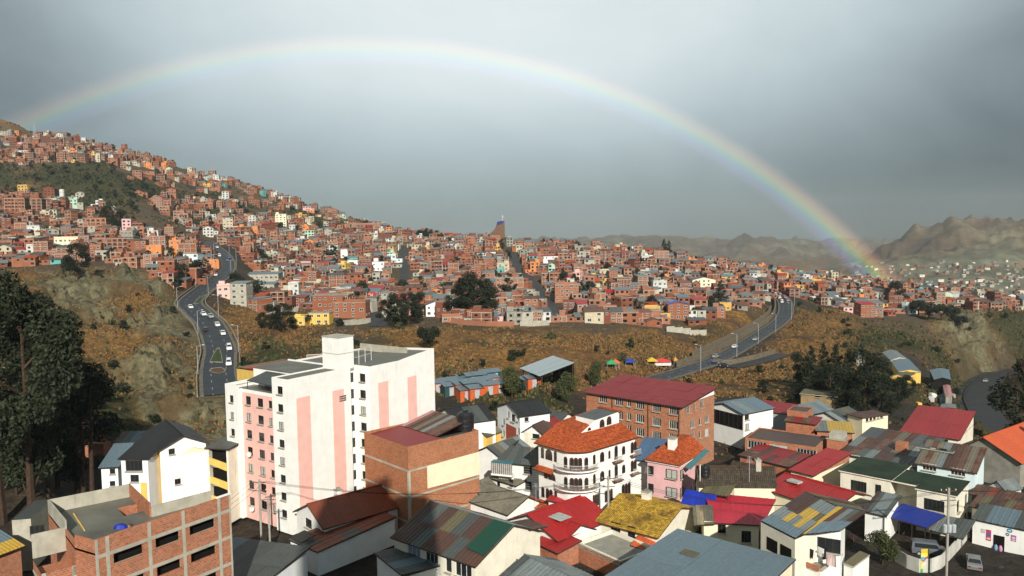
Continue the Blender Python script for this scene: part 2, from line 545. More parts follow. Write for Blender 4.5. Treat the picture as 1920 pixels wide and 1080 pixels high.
def paint(name, col, rough=0.85, var=0.12, dirt=0.35, scale=0.6, bump=0.0, spec=0.2):
 """plaster, paint or concrete: slow tone changes, rain streaks and grime"""
 if name in MATS:
  return MATS[name]
 m, t, b = principled(name)
 pos = t.add('ShaderNodeNewGeometry').outputs['Position']
 n1 = t.noise(pos, scale, 4, 0.6)
 mp = t.add('ShaderNodeMapping')
 t.l.new(pos, mp.inputs[0])
 mp.inputs['Scale'].default_value = (1.6, 1.6, 0.16)
 n2 = t.noise(mp.outputs[0], 1.3, 4, 0.65)
 lo = tuple(c * (1 - var * 1.6) for c in col)
 hi = tuple(min(1, c * (1 + var)) for c in col)
 c = t.ramp(n1, [(0.3, lo), (0.7, hi)])
 dk = tuple(c_ * 0.45 + 0.01 for c_ in col)
 c = t.mix(t.smooth(n2, 0.52, 0.78, 0, dirt), c, dk)
 t.l.new(c, b.inputs['Base Color'])
 b.inputs['Roughness'].default_value = rough
 set_in(b, 'Specular IOR Level', spec)
 if bump:
  bp = t.add('ShaderNodeBump')
  bp.inputs['Strength'].default_value = bump
  bp.inputs['Distance'].default_value = 0.05
  t.l.new(t.noise(pos, 6.0, 4, 0.6), bp.inputs['Height'])
  t.l.new(bp.outputs[0], b.inputs['Normal'])
 MATS[name] = m
 return m

def brick(name, col, mortar=(0.30, 0.25, 0.20), bw=0.34, bh=0.20, var=0.35, mort=0.022, far=False):
 """brickwork in metres along the wall"""
 if name in MATS:
  return MATS[name]
 m, t, b = principled(name)
 pos = t.add('ShaderNodeNewGeometry').outputs['Position']
 lo = tuple(c * (1 - var) for c in col)
 hi = tuple(min(1, c * (1 + var * 0.5)) for c in col)
 if far:
  n1 = t.noise(pos, 0.25, 5, 0.65)
  c = t.ramp(n1, [(0.3, lo), (0.7, hi)])
  oi = t.add('ShaderNodeObjectInfo')
  c = t.mix(t.smooth(t.noise(pos, 0.035, 2, 0.5), 0.35, 0.65, 0, 0.5), c, tuple(x * f for x, f in zip(col, (0.85, 0.95, 1.1))))
 else:
  uv = t.add('ShaderNodeUVMap').outputs[0]
  bt = t.add('ShaderNodeTexBrick')
  t.l.new(uv, bt.inputs['Vector'])
  bt.inputs['Color1'].default_value = (*lo, 1)
  bt.inputs['Color2'].default_value = (*hi, 1)
  bt.inputs['Mortar'].default_value = (*mortar, 1)
  bt.inputs['Scale'].default_value = 1.0
  bt.inputs['Mortar Size'].default_value = mort
  bt.inputs['Brick Width'].default_value = bw
  bt.inputs['Row Height'].default_value = bh
  bt.inputs['Bias'].default_value = 0.0
  n1 = t.noise(pos, 0.5, 4, 0.6)
  c = t.mix(t.smooth(n1, 0.45, 0.75, 0, 0.4), bt.outputs[0], tuple(x * 0.6 for x in col))
  bp = t.add('ShaderNodeBump')
  bp.inputs['Strength'].default_value = 0.5
  bp.inputs['Distance'].default_value = 0.02
  bp.invert = True
  t.l.new(bt.outputs['Fac'], bp.inputs['Height'])
  t.l.new(bp.outputs[0], b.inputs['Normal'])
 t.l.new(c, b.inputs['Base Color'])
 b.inputs['Roughness'].default_value = 0.9
 set_in(b, 'Specular IOR Level', 0.15)
 MATS[name] = m
 return m

def sheet_metal(name, col, rust=0.3, rough=0.5, wet=0.0, rustcol=(0.085, 0.036, 0.020), spec=0.35, tone=None):
 """roof sheet: tone differs a little from sheet to sheet, rust blooms, weather streaks"""
 if name in MATS:
  return MATS[name]
 m, t, b = principled(name)
 pos = t.add('ShaderNodeNewGeometry').outputs['Position']
 oi = t.add('ShaderNodeObjectInfo').outputs['Random']
 n1 = t.noise(pos, 0.55, 5, 0.65)
 n2 = t.noise(pos, 2.6, 4, 0.6)
 tone = (0.10 if rust < 0.12 else 0.34) if tone is None else tone
 k = t.math('MULTIPLY_ADD', oi, tone, 0.98 - tone / 2)
 c = t.mix(1.0, col, t.ramp(n2, [(0.25, (0.78, 0.78, 0.78)), (0.75, (1.12, 1.12, 1.12))]), 'MULTIPLY')
 kk = t.add('ShaderNodeCombineColor')
 for i in range(3):
  t.l.new(k, kk.inputs[i])
 c = t.mix(1.0, c, kk.outputs[0], 'MULTIPLY')
 f = t.smooth(t.math('ADD', n1, t.math('MULTIPLY_ADD', oi, 0.22 * min(1, rust * 4), -0.11 * min(1, rust * 4))), 0.62 - rust * 0.30, 0.80 - rust * 0.25, 0, min(0.9, 0.25 + rust))
 c = t.mix(f, c, rustcol)
 t.l.new(c, b.inputs['Base Color'])
 rg = t.math('MULTIPLY_ADD', f, 0.3, rough)
 t.l.new(rg, b.inputs['Roughness'])
 set_in(b, 'Specular IOR Level', spec)
 MATS[name] = m
 return m

def plain(name, col, rough=0.6, spec=0.3, metal=0.0):
 if name in MATS:
  return MATS[name]
 m, t, b = principled(name)
 pos = t.add('ShaderNodeNewGeometry').outputs['Position']
 n = t.noise(pos, 1.7, 3, 0.6)
 t.l.new(t.ramp(n, [(0.3, tuple(c * 0.8 for c in col)), (0.7, tuple(min(1, c * 1.12) for c in col))]), b.inputs['Base Color'])
 b.inputs['Roughness'].default_value = rough
 b.inputs['Metallic'].default_value = metal
 set_in(b, 'Specular IOR Level', spec)
 MATS[name] = m
 return m

def tile_mat(name, col, var=0.35, moss_shade=0.0, moss_shade_col=(0.05, 0.05, 0.02), row=0.38, msc=0.7):
 """fired clay roof tiles: each row and column has its own tone"""
 if name in MATS:
  return MATS[name]
 m, t, b = principled(name)
 uv = t.add('ShaderNodeUVMap').outputs[0]
 pos = t.add('ShaderNodeNewGeometry').outputs['Position']
 bt = t.add('ShaderNodeTexBrick')
 bt.offset = 0.0
 t.l.new(uv, bt.inputs['Vector'])
 bt.inputs['Color1'].default_value = (*tuple(c * (1 - var) for c in col), 1)
 bt.inputs['Color2'].default_value = (*tuple(min(1, c * (1 + var * 0.6)) for c in col), 1)
 bt.inputs['Mortar'].default_value = (*tuple(c * 0.35 for c in col), 1)
 bt.inputs['Scale'].default_value = 1.0
 bt.inputs['Mortar Size'].default_value = 0.02
 bt.inputs['Brick Width'].default_value = 0.30
 bt.inputs['Row Height'].default_value = row
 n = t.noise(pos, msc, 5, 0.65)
 c = t.mix(t.smooth(n, 0.62 - moss_shade * 0.3, 0.78 - moss_shade * 0.2, 0, 0.5 + moss_shade * 0.4), bt.outputs[0], moss_shade_col)
 t.l.new(c, b.inputs['Base Color'])
 b.inputs['Roughness'].default_value = 0.85
 set_in(b, 'Specular IOR Level', 0.2)
 bp = t.add('ShaderNodeBump')
 bp.inputs['Strength'].default_value = 0.6
 bp.inputs['Distance'].default_value = 0.05
 bp.invert = True
 t.l.new(bt.outputs['Fac'], bp.inputs['Height'])
 t.l.new(bp.outputs[0], b.inputs['Normal'])
 MATS[name] = m
 return m

WHITE = paint('white_plaster', (0.80, 0.80, 0.76), var=0.05, dirt=0.24)
WHITE_B = paint('white_wall_cool', (0.76, 0.78, 0.78), var=0.05, dirt=0.25)
CREAM = paint('cream_plaster', (0.78, 0.70, 0.50), var=0.06, dirt=0.2)
IVORY = paint('ivory_plaster', (0.74, 0.70, 0.58), var=0.08, dirt=0.4)
PINK = paint('pink_plaster', (0.78, 0.47, 0.41), var=0.05, dirt=0.18)
ROSE = paint('rose_plaster', (0.70, 0.42, 0.42), var=0.06, dirt=0.15)
YELLOW = paint('yellow_plaster', (0.72, 0.48, 0.12), var=0.08, dirt=0.25)
OCHRE = paint('ochre_plaster', (0.62, 0.37, 0.10), var=0.1, dirt=0.25)
PALEBLUE = paint('pale_blue_plaster', (0.62, 0.73, 0.74), var=0.06, dirt=0.25)
MINT = paint('mint_plaster', (0.42, 0.58, 0.44), var=0.08, dirt=0.25)
TEAL = paint('teal_plaster', (0.12, 0.38, 0.36), var=0.08, dirt=0.25)
ORANGE = paint('orange_plaster', (0.66, 0.24, 0.08), var=0.1, dirt=0.2)
CONC = paint('concrete', (0.27, 0.26, 0.22), var=0.18, dirt=0.5, bump=0.2)
CONC_P = paint('pale_concrete', (0.40, 0.38, 0.31), var=0.14, dirt=0.45, bump=0.2)
CONC_D = paint('wet_concrete', (0.125, 0.122, 0.098), var=0.25, dirt=0.5, rough=0.55, scale=0.25, spec=0.4)
BRICK = brick('orange_brick', (0.44, 0.135, 0.055))
BRICK_O = brick('old_brick', (0.42, 0.150, 0.065), mortar=(0.33, 0.22, 0.15), bw=0.30, bh=0.14, mort=0.016)
BRICK_S = brick('school_brick', (0.43, 0.155, 0.072), mortar=(0.36, 0.27, 0.20), bw=0.30, bh=0.12, mort=0.014)
GLASS = plain('window_glass', (0.018, 0.022, 0.024), rough=0.12, spec=0.6)
CURTAIN = plain('net_curtain', (0.40, 0.41, 0.38), rough=0.7)
CURTAIN_B = plain('blue_curtain', (0.20, 0.26, 0.34), rough=0.7)
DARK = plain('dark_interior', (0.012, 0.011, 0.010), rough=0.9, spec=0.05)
FRAME_W = plain('white_frame', (0.62, 0.62, 0.58), rough=0.5)
FRAME_D = plain('dark_frame', (0.045, 0.035, 0.028), rough=0.5)
FRAME_BR = plain('brown_wood', (0.105, 0.038, 0.022), rough=0.6)
IRON = plain('black_iron', (0.022, 0.022, 0.022), rough=0.5)
GALV = plain('galvanised_steel', (0.38, 0.40, 0.42), rough=0.45, spec=0.5)
POLE = paint('pole_concrete', (0.34, 0.32, 0.28), var=0.1, dirt=0.3)
TANK = plain('black_plastic', (0.014, 0.014, 0.016), rough=0.42, spec=0.4)
SH_GREY = sheet_metal('grey_sheet', (0.165, 0.19, 0.19), 0.15)
SH_BLUE = sheet_metal('blue_grey_sheet', (0.115, 0.165, 0.195), 0.02, rough=0.45)
SH_SLATE = sheet_metal('slate_sheet', (0.072, 0.082, 0.078), 0.2)
SH_RUST = sheet_metal('rusty_sheet', (0.135, 0.075, 0.052), 0.65)
SH_RUSTD = sheet_metal('dark_rusty_sheet', (0.075, 0.043, 0.034), 0.5)
SH_RED = sheet_metal('red_sheet', (0.33, 0.018, 0.018), 0.05, rough=0.5, rustcol=(0.16, 0.03, 0.028))
SH_CRIM = sheet_metal('crimson_sheet', (0.46, 0.026, 0.046), 0.03, rough=0.5, rustcol=(0.26, 0.035, 0.04))
SH_MAROON = sheet_metal('maroon_sheet', (0.205, 0.018, 0.020), 0.18, tone=0.12, rough=0.5, rustcol=(0.10, 0.032, 0.028))
SH_BROWN = sheet_metal('brown_sheet', (0.19, 0.050, 0.025), 0.1, rustcol=(0.10, 0.035, 0.02))
SH_GREEN = sheet_metal('green_sheet', (0.010, 0.058, 0.036), 0.0)
SH_YEL = sheet_metal('yellow_sheet', (0.46, 0.30, 0.050), 0.1, rustcol=(0.30, 0.17, 0.05))
SH_BLACK = sheet_metal('black_sheet', (0.020, 0.020, 0.020), 0.0, rough=0.55)
SH_FIBRE = sheet_metal('fibre_cement_sheet', (0.165, 0.15, 0.115), 0.3, rough=0.85, rustcol=(0.085, 0.075, 0.05), spec=0.1)
SH_OLIVE = sheet_metal('olive_sheet', (0.12, 0.105, 0.060), 0.2, rough=0.7, rustcol=(0.07, 0.06, 0.03))
SH_PINK = sheet_metal('pink_sheet', (0.42, 0.20, 0.20), 0.1)
TILE_O = tile_mat('orange_clay_tile', (0.41, 0.084, 0.026), moss_shade=0.12, moss_shade_col=(0.20, 0.055, 0.028))
TILE_BR = tile_mat('dark_shingle', (0.062, 0.050, 0.036), moss_shade=0.3, moss_shade_col=(0.042, 0.036, 0.022))
TILE_Y = tile_mat('lichen_yellow_tile', (0.47, 0.29, 0.040), var=0.45, moss_shade=0.50, moss_shade_col=(0.070, 0.036, 0.016), msc=0.28)  # dark patches: moss, and painted shade for the roof's shadowed half
TARP = plain('blue_tarpaulin', (0.012, 0.030, 0.30), rough=0.45)
GREENFLAT = paint('green_roof_felt', (0.026, 0.042, 0.026), var=0.25, dirt=0.4, scale=0.35)

# ------------------------------------------------------------------ mesh builder
class MB:
 def __init__(self):
  self.v, self.f, self.uv, self.mi, self.mats = [], [], [], [], []

 def m(self, mat):
  if mat not in self.mats:
   self.mats.append(mat)
  return self.mats.index(mat)

 def poly(self, pts, mat, uv=None):
  pts = [Vector(p) for p in pts]
  k = len(self.v)
  self.v += [tuple(p) for p in pts]
  self.f.append(tuple(range(k, k + len(pts))))
  self.mi.append(self.m(mat))
  if uv is None:
   n = Vector((0, 0, 0))
   for i in range(1, len(pts) - 1):
    n += (pts[i] - pts[0]).cross(pts[i + 1] - pts[0])
   n = n.normalized() if n.length > 1e-9 else Vector((0, 0, 1))
   if abs(n.z) > 0.95:
    uv = [(p.x, p.y) for p in pts]
   else:
    u = Vector((-n.y, n.x, 0)).normalized()
    w = n.cross(u)
    uv = [(p.dot(u), p.dot(w)) for p in pts]
  self.uv += uv
  return self

 def box(self, x0, x1, y0, y1, z0, z1, mat, top=None, skip=''):
  P = [(x0, y0, z0), (x1, y0, z0), (x1, y1, z0), (x0, y1, z0), (x0, y0, z1), (x1, y0, z1), (x1, y1, z1), (x0, y1, z1)]
  for key, idx in (('f', (0, 1, 5, 4)), ('r', (1, 2, 6, 5)), ('b', (2, 3, 7, 6)), ('l', (3, 0, 4, 7)), ('t', (4, 5, 6, 7)), ('d', (3, 2, 1, 0))):
   if key not in skip:
    self.poly([P[i] for i in idx], top if (top and key == 't') else mat)
  return self

 def bar(self, a, b, r, mat, n=4):
  a, b = Vector(a), Vector(b)
  d = (b - a).normalized()
  s = d.cross(Vector((0, 0, 1)))
  s = s.normalized() if s.length > 1e-3 else Vector((1, 0, 0))
  w = s.cross(d)
  ring = []
  for p in (a, b):
   ring.append([p + (s * math.cos(2 * math.pi * (i + 0.5) / n) + w * math.sin(2 * math.pi * (i + 0.5) / n)) * r for i in range(n)])
  for i in range(n):
   j = (i + 1) % n
   self.poly([ring[0][j], ring[0][i], ring[1][i], ring[1][j]], mat)
  self.poly(ring[0], mat)
  self.poly(ring[1][::-1], mat)
  return self

 def lathe(self, prof, mat, n=14, c=(0, 0, 0)):
  c = Vector(c)
  for (r0, z0), (r1, z1) in zip(prof[:-1], prof[1:]):
   for i in range(n):
    a0, a1 = 2 * math.pi * i / n, 2 * math.pi * (i + 1) / n
    q = [(r0 * math.cos(a0), r0 * math.sin(a0), z0), (r0 * math.cos(a1), r0 * math.sin(a1), z0), (r1 * math.cos(a1), r1 * math.sin(a1), z1), (r1 * math.cos(a0), r1 * math.sin(a0), z1)]
    if r0 < 1e-6:
     q = [q[0], q[2], q[3]]
    elif r1 < 1e-6:
     q = q[:3]
    self.poly([c + Vector(p) for p in q], mat)
  return self

 def wallgrid(self, fn, s0, s1, z0, z1, holes, mat, reveal=0.16, flip=False):
  """a wall in the plane fn(s, out, z) with real openings and their reveals"""
  hs = [(max(s0, a), min(s1, b_), max(z0, c), min(z1, d)) for a, b_, c, d in holes]
  hs = [h for h in hs if h[1] - h[0] > 0.02 and h[3] - h[2] > 0.02]
  xs = sorted({s0, s1, *[h[0] for h in hs], *[h[1] for h in hs]})
  zs = sorted({z0, z1, *[h[2] for h in hs], *[h[3] for h in hs]})

  def q(pts):
   p3 = [fn(*p) for p in pts]
   uv = [(p[0], p[2]) for p in pts]
   if flip:
    p3, uv = p3[::-1], uv[::-1]
   self.poly(p3, mat, uv)
  for j in range(len(zs) - 1):
   run = None
   for i in range(len(xs) - 1):
    cx, cz = (xs[i] + xs[i + 1]) / 2, (zs[j] + zs[j + 1]) / 2
    solid = not any(h[0] < cx < h[1] and h[2] < cz < h[3] for h in hs)
    if solid:
     if run is None:
      run = xs[i]
    if (not solid or i == len(xs) - 2) and run is not None:
     e = xs[i + 1] if solid else xs[i]
     q([(run, 0, zs[j]), (e, 0, zs[j]), (e, 0, zs[j + 1]), (run, 0, zs[j + 1])])
     run = None
  for a, b_, c, d in hs:
   q([(a, 0, c), (a, -reveal, c), (b_, -reveal, c), (b_, 0, c)][::-1])
   q([(a, 0, d), (a, -reveal, d), (b_, -reveal, d), (b_, 0, d)])
   q([(a, 0, c), (a, -reveal, c), (a, -reveal, d), (a, 0, d)])
   q([(b_, 0, c), (b_, -reveal, c), (b_, -reveal, d), (b_, 0, d)][::-1])
  return self

 def build(self, name, parent=None, loc=None, rz=0, smooth=False):
  me = new_mesh(name, self.v, self.f, self.mats, self.uv, self.mi, smooth)
  return link(name, me, parent, loc, rz)

RNG = random.Random(11)
_CACHE = {}

def window_mesh(w, h, style):
 """frame of a window with its mullions, lying in the x z plane, outside towards -y"""
 key = (round(w, 2), round(h, 2), style)
 if key in _CACHE:
  return _CACHE[key]
 fm = {'w': FRAME_W, 'd': FRAME_D, 'b': FRAME_BR, 'g': GALV}[style[0]]
 nx = int(style[1]) if len(style) > 1 else 2
 nz = int(style[2]) if len(style) > 2 else 1
 f = 0.07
 mb = MB()
 mb.box(0, w, -0.05, 0.03, 0, f, fm).box(0, w, -0.05, 0.03, h - f, h, fm).box(0, f, -0.045, 0.025, f, h - f, fm).box(w - f, w, -0.045, 0.025, f, h - f, fm)
 for i in range(1, nx):
  mb.box(w * i / nx - 0.035, w * i / nx + 0.035, -0.04, 0.02, f, h - f, fm)
 for i in range(1, nz):
  mb.box(f, w - f, -0.038, 0.018, h * i / nz - 0.03, h * i / nz + 0.03, fm)
 me = new_mesh('window', mb.v, mb.f, mb.mats, mb.uv, mb.mi)
 panes = []
 for k in (GLASS, CURTAIN, CURTAIN_B, DARK):
  pb = MB()
  pb.box(f * 0.9, w - f * 0.9, 0.0, 0.012, f * 0.9, h - f * 0.9, k)
  panes.append(new_mesh('pane', pb.v, pb.f, pb.mats, pb.uv, pb.mi))
 sb = MB()
 sb.box(-0.08, w + 0.08, -0.30, -0.02, -0.10, -0.005, CONC_P)
 sill = new_mesh('sill', sb.v, sb.f, sb.mats, sb.uv, sb.mi)
 _CACHE[key] = (me, panes, sill)
 return _CACHE[key]

class Building:
 """a thing standing on the ground; local x runs along its left visible face, y along its right visible face"""
 def __init__(self, name, label, cat, A, K, C=None, dep=None, zg=-45.0, group=None):
  A, K = Vector((A[0], A[1])), Vector((K[0], K[1]))
  ex = (K - A)
  if C is not None:
   Cv = Vector((C[0], C[1]))
   ey = Cv - K
   # square the corner, sharing the error between both faces
   a1 = math.atan2(ex.y, ex.x)
   a2 = math.atan2(ey.y, ey.x) - math.pi / 2
   d = (a2 - a1 + math.pi) % (2 * math.pi) - math.pi
   w = ey.length / (ex.length + ey.length)
   ang = a1 + d * w
   self.L = ex.length * math.cos(d * w)
   self.D = dep if dep is not None else ey.length * math.cos(d * (1 - w))
   self.rz = ang
   org = K - Vector((math.cos(ang), math.sin(ang))) * self.L
  else:
   self.rz = math.atan2(ex.y, ex.x)
   self.L = ex.length
   self.D = dep
   org = A
  self.zg = zg
  self.o = bpy.data.objects.new(name, None)
  self.o.empty_display_size = 1
  COL.objects.link(self.o)
  self.o.location = (org.x, org.y, zg)
  self.o.rotation_euler = (0, 0, self.rz)
  tag(self.o, label, cat, group)
  self.org = Vector((org.x, org.y, zg))
  self.inv = (Matrix.Translation(self.org) @ Matrix.Rotation(self.rz, 4, 'Z')).inverted()
  self.holes = {'f': [], 'r': [], 'l': [], 'b': []}

 def loc(self, p):
  return self.inv @ Vector(p)

 def onface(self, face, px, py, off=0.0):
  """local s, z of a point of the photograph on one face"""
  o = self.inv @ Vector((0, 0, 0))
  d = (self.inv.to_3x3()) @ ray(px, py)
  if face == 'f':
   k = (off - o.y) / d.y
   q = o + d * k
   return q.x, q.z
  X0 = self.L + off if face == 'r' else off
  k = (X0 - o.x) / d.x
  q = o + d * k
  return q.y, q.z

 def onlevel(self, px, py, z):
  """local x, y of a point of the photograph at local height z"""
  q = self.inv @ onz(px, py, z + self.zg)
  return q.x, q.y

 def fn(self, face, off=0.0):
  if face == 'f':
   return lambda s, o, z: Vector((s, off - o, z))
  if face == 'b':
   return lambda s, o, z: Vector((s, self.D + off + o, z))
  if face == 'r':
   return lambda s, o, z: Vector((self.L + off + o, s, z))
  return lambda s, o, z: Vector((off - o, s, z))

 def window(self, face, s, z, w, h, style='d2', pane=None, sill=True, off=0.0, reveal=0.16, hole=True):
  """a window whose middle is at s, z; returns the hole"""
  me, panes, sl = window_mesh(w, h, style)
  o = link('window', me, self.o)
  if face == 'f':
   o.location = (s - w / 2, off + reveal - 0.04, z - h / 2)
  elif face == 'r':
   o.location = (self.L + off - reveal + 0.04, s - w / 2, z - h / 2)
   o.rotation_euler = (0, 0, math.pi / 2)
  elif face == 'l':
   o.location = (off + reveal - 0.04, s + w / 2, z - h / 2)
   o.rotation_euler = (0, 0, -math.pi / 2)
  k = pane if pane is not None else RNG.choice((0, 0, 0, 0, 1, 3))
  link('pane', panes[k], o)
  if sill:
   so = link('sill', sl, o)
   so.location = (0, -reveal + 0.04, 0)
  hl = (s - w / 2, s + w / 2, z - h / 2, z + h / 2)
  if hole:
   self.holes[face].append(hl)
  return hl

 def walls(self, z1, mat, z0=0.0, x0=0.0, x1=None, y0=0.0, y1=None, faces='frlb', name='wall', mats=None, use_holes=True):
  """one wall mesh with openings; faces at x0..x1, y0..y1"""
  x1 = self.L if x1 is None else x1
  y1 = self.D if y1 is None else y1
  mb = MB()
  mats = mats or {}
  H = self.holes if use_holes else {'f': [], 'r': [], 'l': [], 'b': []}
  if 'f' in faces:
   mb.wallgrid(self.fn('f', y0), x0, x1, z0, z1, [h for h in H['f']], mats.get('f', mat))
  if 'r' in faces:
   mb.wallgrid(self.fn('r', x1 - self.L), y0, y1, z0, z1, H['r'], mats.get('r', mat))
  if 'l' in faces:
   mb.wallgrid(self.fn('l', x0), y0, y1, z0, z1, H['l'], mats.get('l', mat), flip=True)
  if 'b' in faces:
   mb.wallgrid(self.fn('b', y1 - self.D), x0, x1, z0, z1, H['b'], mats.get('b', mat), flip=True)
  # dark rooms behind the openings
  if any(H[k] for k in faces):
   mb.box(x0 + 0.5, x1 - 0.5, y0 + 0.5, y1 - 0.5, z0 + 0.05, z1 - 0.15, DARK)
  return mb.build(name, self.o)

 def part(self, name, mb, parent=None):
  return mb.build(name, parent or self.o)

 def sheets(self, p00, p10, p11, p01, nx, ny, mats, over=0.0, rib=0.5, name='roof_sheet', seed=None, amp=0.05):
  """roof plane of ribbed sheets; p00-p10 is the eave, p01-p11 the ridge; mats: list, or function of i, j"""
  p00, p10, p11, p01 = map(Vector, (p00, p10, p11, p01))
  rg = random.Random(seed if seed is not None else RNG.random())
  nrm = (p10 - p00).cross(p01 - p00).normalized()
  out = []

  def bil(u, v):
   return (p00 * (1 - u) + p10 * u) * (1 - v) + (p01 * (1 - u) + p11 * u) * v
  for j in range(ny):
   for i in range(nx):
    u0, u1 = i / nx, (i + 1) / nx
    v0, v1 = j / ny, (j + 1) / ny
    v0e = v0 - (0.04 if j else 0.0)
    wd = (bil(u1, v0) - bil(u0, v0)).length
    n = max(2, int(round(wd / rib)))
    verts, faces, uv = [], [], []
    lift = nrm * (0.02 * rg.random() + 0.012 * j + (0.012 if i % 2 else 0.0))
    tw = nrm * rg.uniform(-0.015, 0.025)
    # ribs: narrow raised strips between flat pans
    prof = []
    for k in range(n):
     prof += [(k / n, 0), ((k + 0.62) / n, 0), ((k + 0.74) / n, 1), ((k + 0.88) / n, 1)]
    prof.append((1.0, 0))
    for (uu, hgt) in prof:
     u = u0 + (u1 - u0) * uu
     a, c = bil(u, v0e), bil(u, v1)
     hh = nrm * (hgt * amp)
     verts += [a + hh + lift + tw, c + hh + lift]
     uv += [(u, v0e), (u, v1)]
    for k in range(len(prof) - 1):
     faces.append((2 * k, 2 * k + 2, 2 * k + 3, 2 * k + 1))
    # thickness at the eave so that it is no paper sheet
    m_ = mats(i, j) if callable(mats) else rg.choice(mats)
    luv = [uv[q] for f_ in faces for q in f_]
    me = new_mesh('roof_sheet', verts, faces, [m_], luv)
    o = link(name, me, self.o)
    out.append(o)
  # boarding under the sheets closes the roof
  mb = MB()
  dn = nrm * -0.10
  q = [p + dn for p in (p00, p10, p11, p01)]
  mb.poly(q, FRAME_D).poly([p + nrm * -0.16 for p in (p00, p10, p11, p01)][::-1], FRAME_D)
  r = [p + nrm * -0.16 for p in (p00, p10, p11, p01)]
  q2 = [p + nrm * 0.0 for p in (p00, p10, p11, p01)]
  for i in range(4):
   j = (i + 1) % 4
   mb.poly([r[i], r[j], q2[j], q2[i]], FRAME_D)
  mb.build('roof_boarding', self.o)
  return out

 def tiles(self, p00, p10, p11, p01, mat, name='roof_slope', pitch=0.30, amp=0.05):
  """barrel tile slope"""
  p00, p10, p11, p01 = map(Vector, (p00, p10, p11, p01))
  nrm = (p10 - p00).cross((p01 + p11) / 2 - p00).normalized()
  Lx = (p10 - p00).length
  ex = (p10 - p00).normalized()
  n = max(3, int(Lx / pitch))
  rows = max(2, int(((p01 + p11) / 2 - (p00 + p10) / 2).length / 0.8))
  mb = MB()
  pr = []
  for k in range(n):
   pr += [(k / n, 0.0), ((k + 0.3) / n, 0.8), ((k + 0.5) / n, 1.0), ((k + 0.7) / n, 0.8)]
  pr.append((1.0, 0.0))

  def P(u, v, h):
   # columns run straight up the slope, cut by the hips
   e = p00 * (1 - u) + p10 * u
   l = p01 * (1 - u) + p11 * u
   return e * (1 - v) + l * v + nrm * (h * amp)
  for j in range(rows):
   v0, v1 = j / rows, (j + 1) / rows
   up = nrm * (0.0)
   for k in range(len(pr) - 1):
    (u0, h0), (u1, h1) = pr[k], pr[k + 1]
    a, b_, c, d = P(u0, v0, h0 + 0.5), P(u1, v0, h1 + 0.5), P(u1, v1, h1), P(u0, v1, h0)
    mb.poly([a, b_, c, d], mat, [((q - p00).dot(ex), (q - p00).dot(nrm.cross(ex))) for q in (a, b_, c, d)])
  dn = nrm * -0.15
  mb.poly([p00 + dn, p01 + dn, p11 + dn, p10 + dn], FRAME_BR)
  for a, b_ in ((p00, p10), (p10, p11), (p11, p01), (p01, p00)):
   mb.poly([a + dn, b_ + dn, b_ + nrm * 0.03, a + nrm * 0.03], FRAME_BR)
  return mb.build(name, self.o, smooth=False)

def water_tank(p, r=0.65, h=1.3, label='', group=None):
 mb = MB()
 prof = [(0.0, 0.0), (r, 0.0), (r, h * 0.22), (r * 1.04, h * 0.25), (r, h * 0.28), (r, h * 0.5), (r * 1.04, h * 0.53), (r, h * 0.56), (r, h * 0.80), (r * 0.75, h * 0.93), (r * 0.32, h * 0.97), (r * 0.32, h * 1.05), (0, h * 1.06)]
 mb.lathe(prof, TANK, 18)
 o = mb.build('water_tank', None, p, smooth=False)
 tag(o, label, 'water tank', group)
 return o
# ------------------------------------------------------------------ near buildings, left half
def _crop(x0, y0, s):
 return lambda x, y: (x0 + x / s, y0 + y / s)

cA, c2, c3, c4 = _crop(0, 760, 3.375), _crop(400, 610, 2.7), _crop(540, 820, 3.84), _crop(900, 680, 3.857)
c5, c6, c7, c8 = _crop(900, 860, 3.84), _crop(1280, 700, 2.842), _crop(1280, 860, 4.908), _crop(1580, 860, 4.909)

def pz(p, z):
 return onz(p[0], p[1], z)

# ---- tall white and pink apartment tower
b = Building('apartment_tower', 'tall white apartment tower with pink panels and rows of small dark windows', 'apartment tower', (-46.1, 122.0), (-33.4, 113.0), (-26.1, 123.1))
TW = b
HT, LO = 23.6, 20.9
b.D = 30.0
sA = b.onface('f', 447, 760)[0]                    # left white strip ends
sB = b.onface('f', 511, 760)[0]                    # right white strip begins
cols = [(434, 745, 0.95, 1.15, 0.0), (465.5, 751, 1.25, 1.35, 0.7), (488, 756, 1.35, 1.35, 0.7), (507, 761, 0.85, 1.2, 0.7), (525, 735, 1.2, 1.2, 0.0)]
hol = {0.0: [], 0.7: []}
for ci, (px, py, w, h, off) in enumerate(cols):
 s = b.onface('f', px, py, off)[0]
 for r in range(8):
  z = 21.8 - 2.7 * r
  if ci < 4 and r == 0:
   continue
  hol[off].append(b.window('f', s, z, w, h, 'd2', off=off, hole=False))
mb = MB()
F0, F7 = b.fn('f', 0.0), b.fn('f', 0.7)
mb.wallgrid(F0, 0, sA, 0, LO, hol[0.0], WHITE)
mb.wallgrid(F7, sA, sB, 0, LO - 0.6, hol[0.7], PINK)
mb.wallgrid(F0, sB, b.L, 0, HT, hol[0.0], WHITE)
for s, sg in ((sA, 1), (sB, -1)):
 q = [(s, 0, 0), (s, 0.7, 0), (s, 0.7, LO), (s, 0, LO)]
 mb.poly(q if sg > 0 else q[::-1], WHITE)
mb.poly([(sB, 0, LO - 0.6), (sB, 12.4, LO - 0.6), (sB, 12.4, HT), (sB, 0, HT)][::-1], WHITE)
mb.wallgrid(b.fn('r'), 0, 12.4, 0, HT, [], WHITE)
mb.poly([(0, 0, 0), (0, 12.4, 0), (0, 12.4, LO), (0, 0, LO)][::-1], WHITE)
mb.poly([(0, 12.4, 0), (b.L, 12.4, 0), (b.L, 12.4, HT), (0, 12.4, HT)][::-1], WHITE)
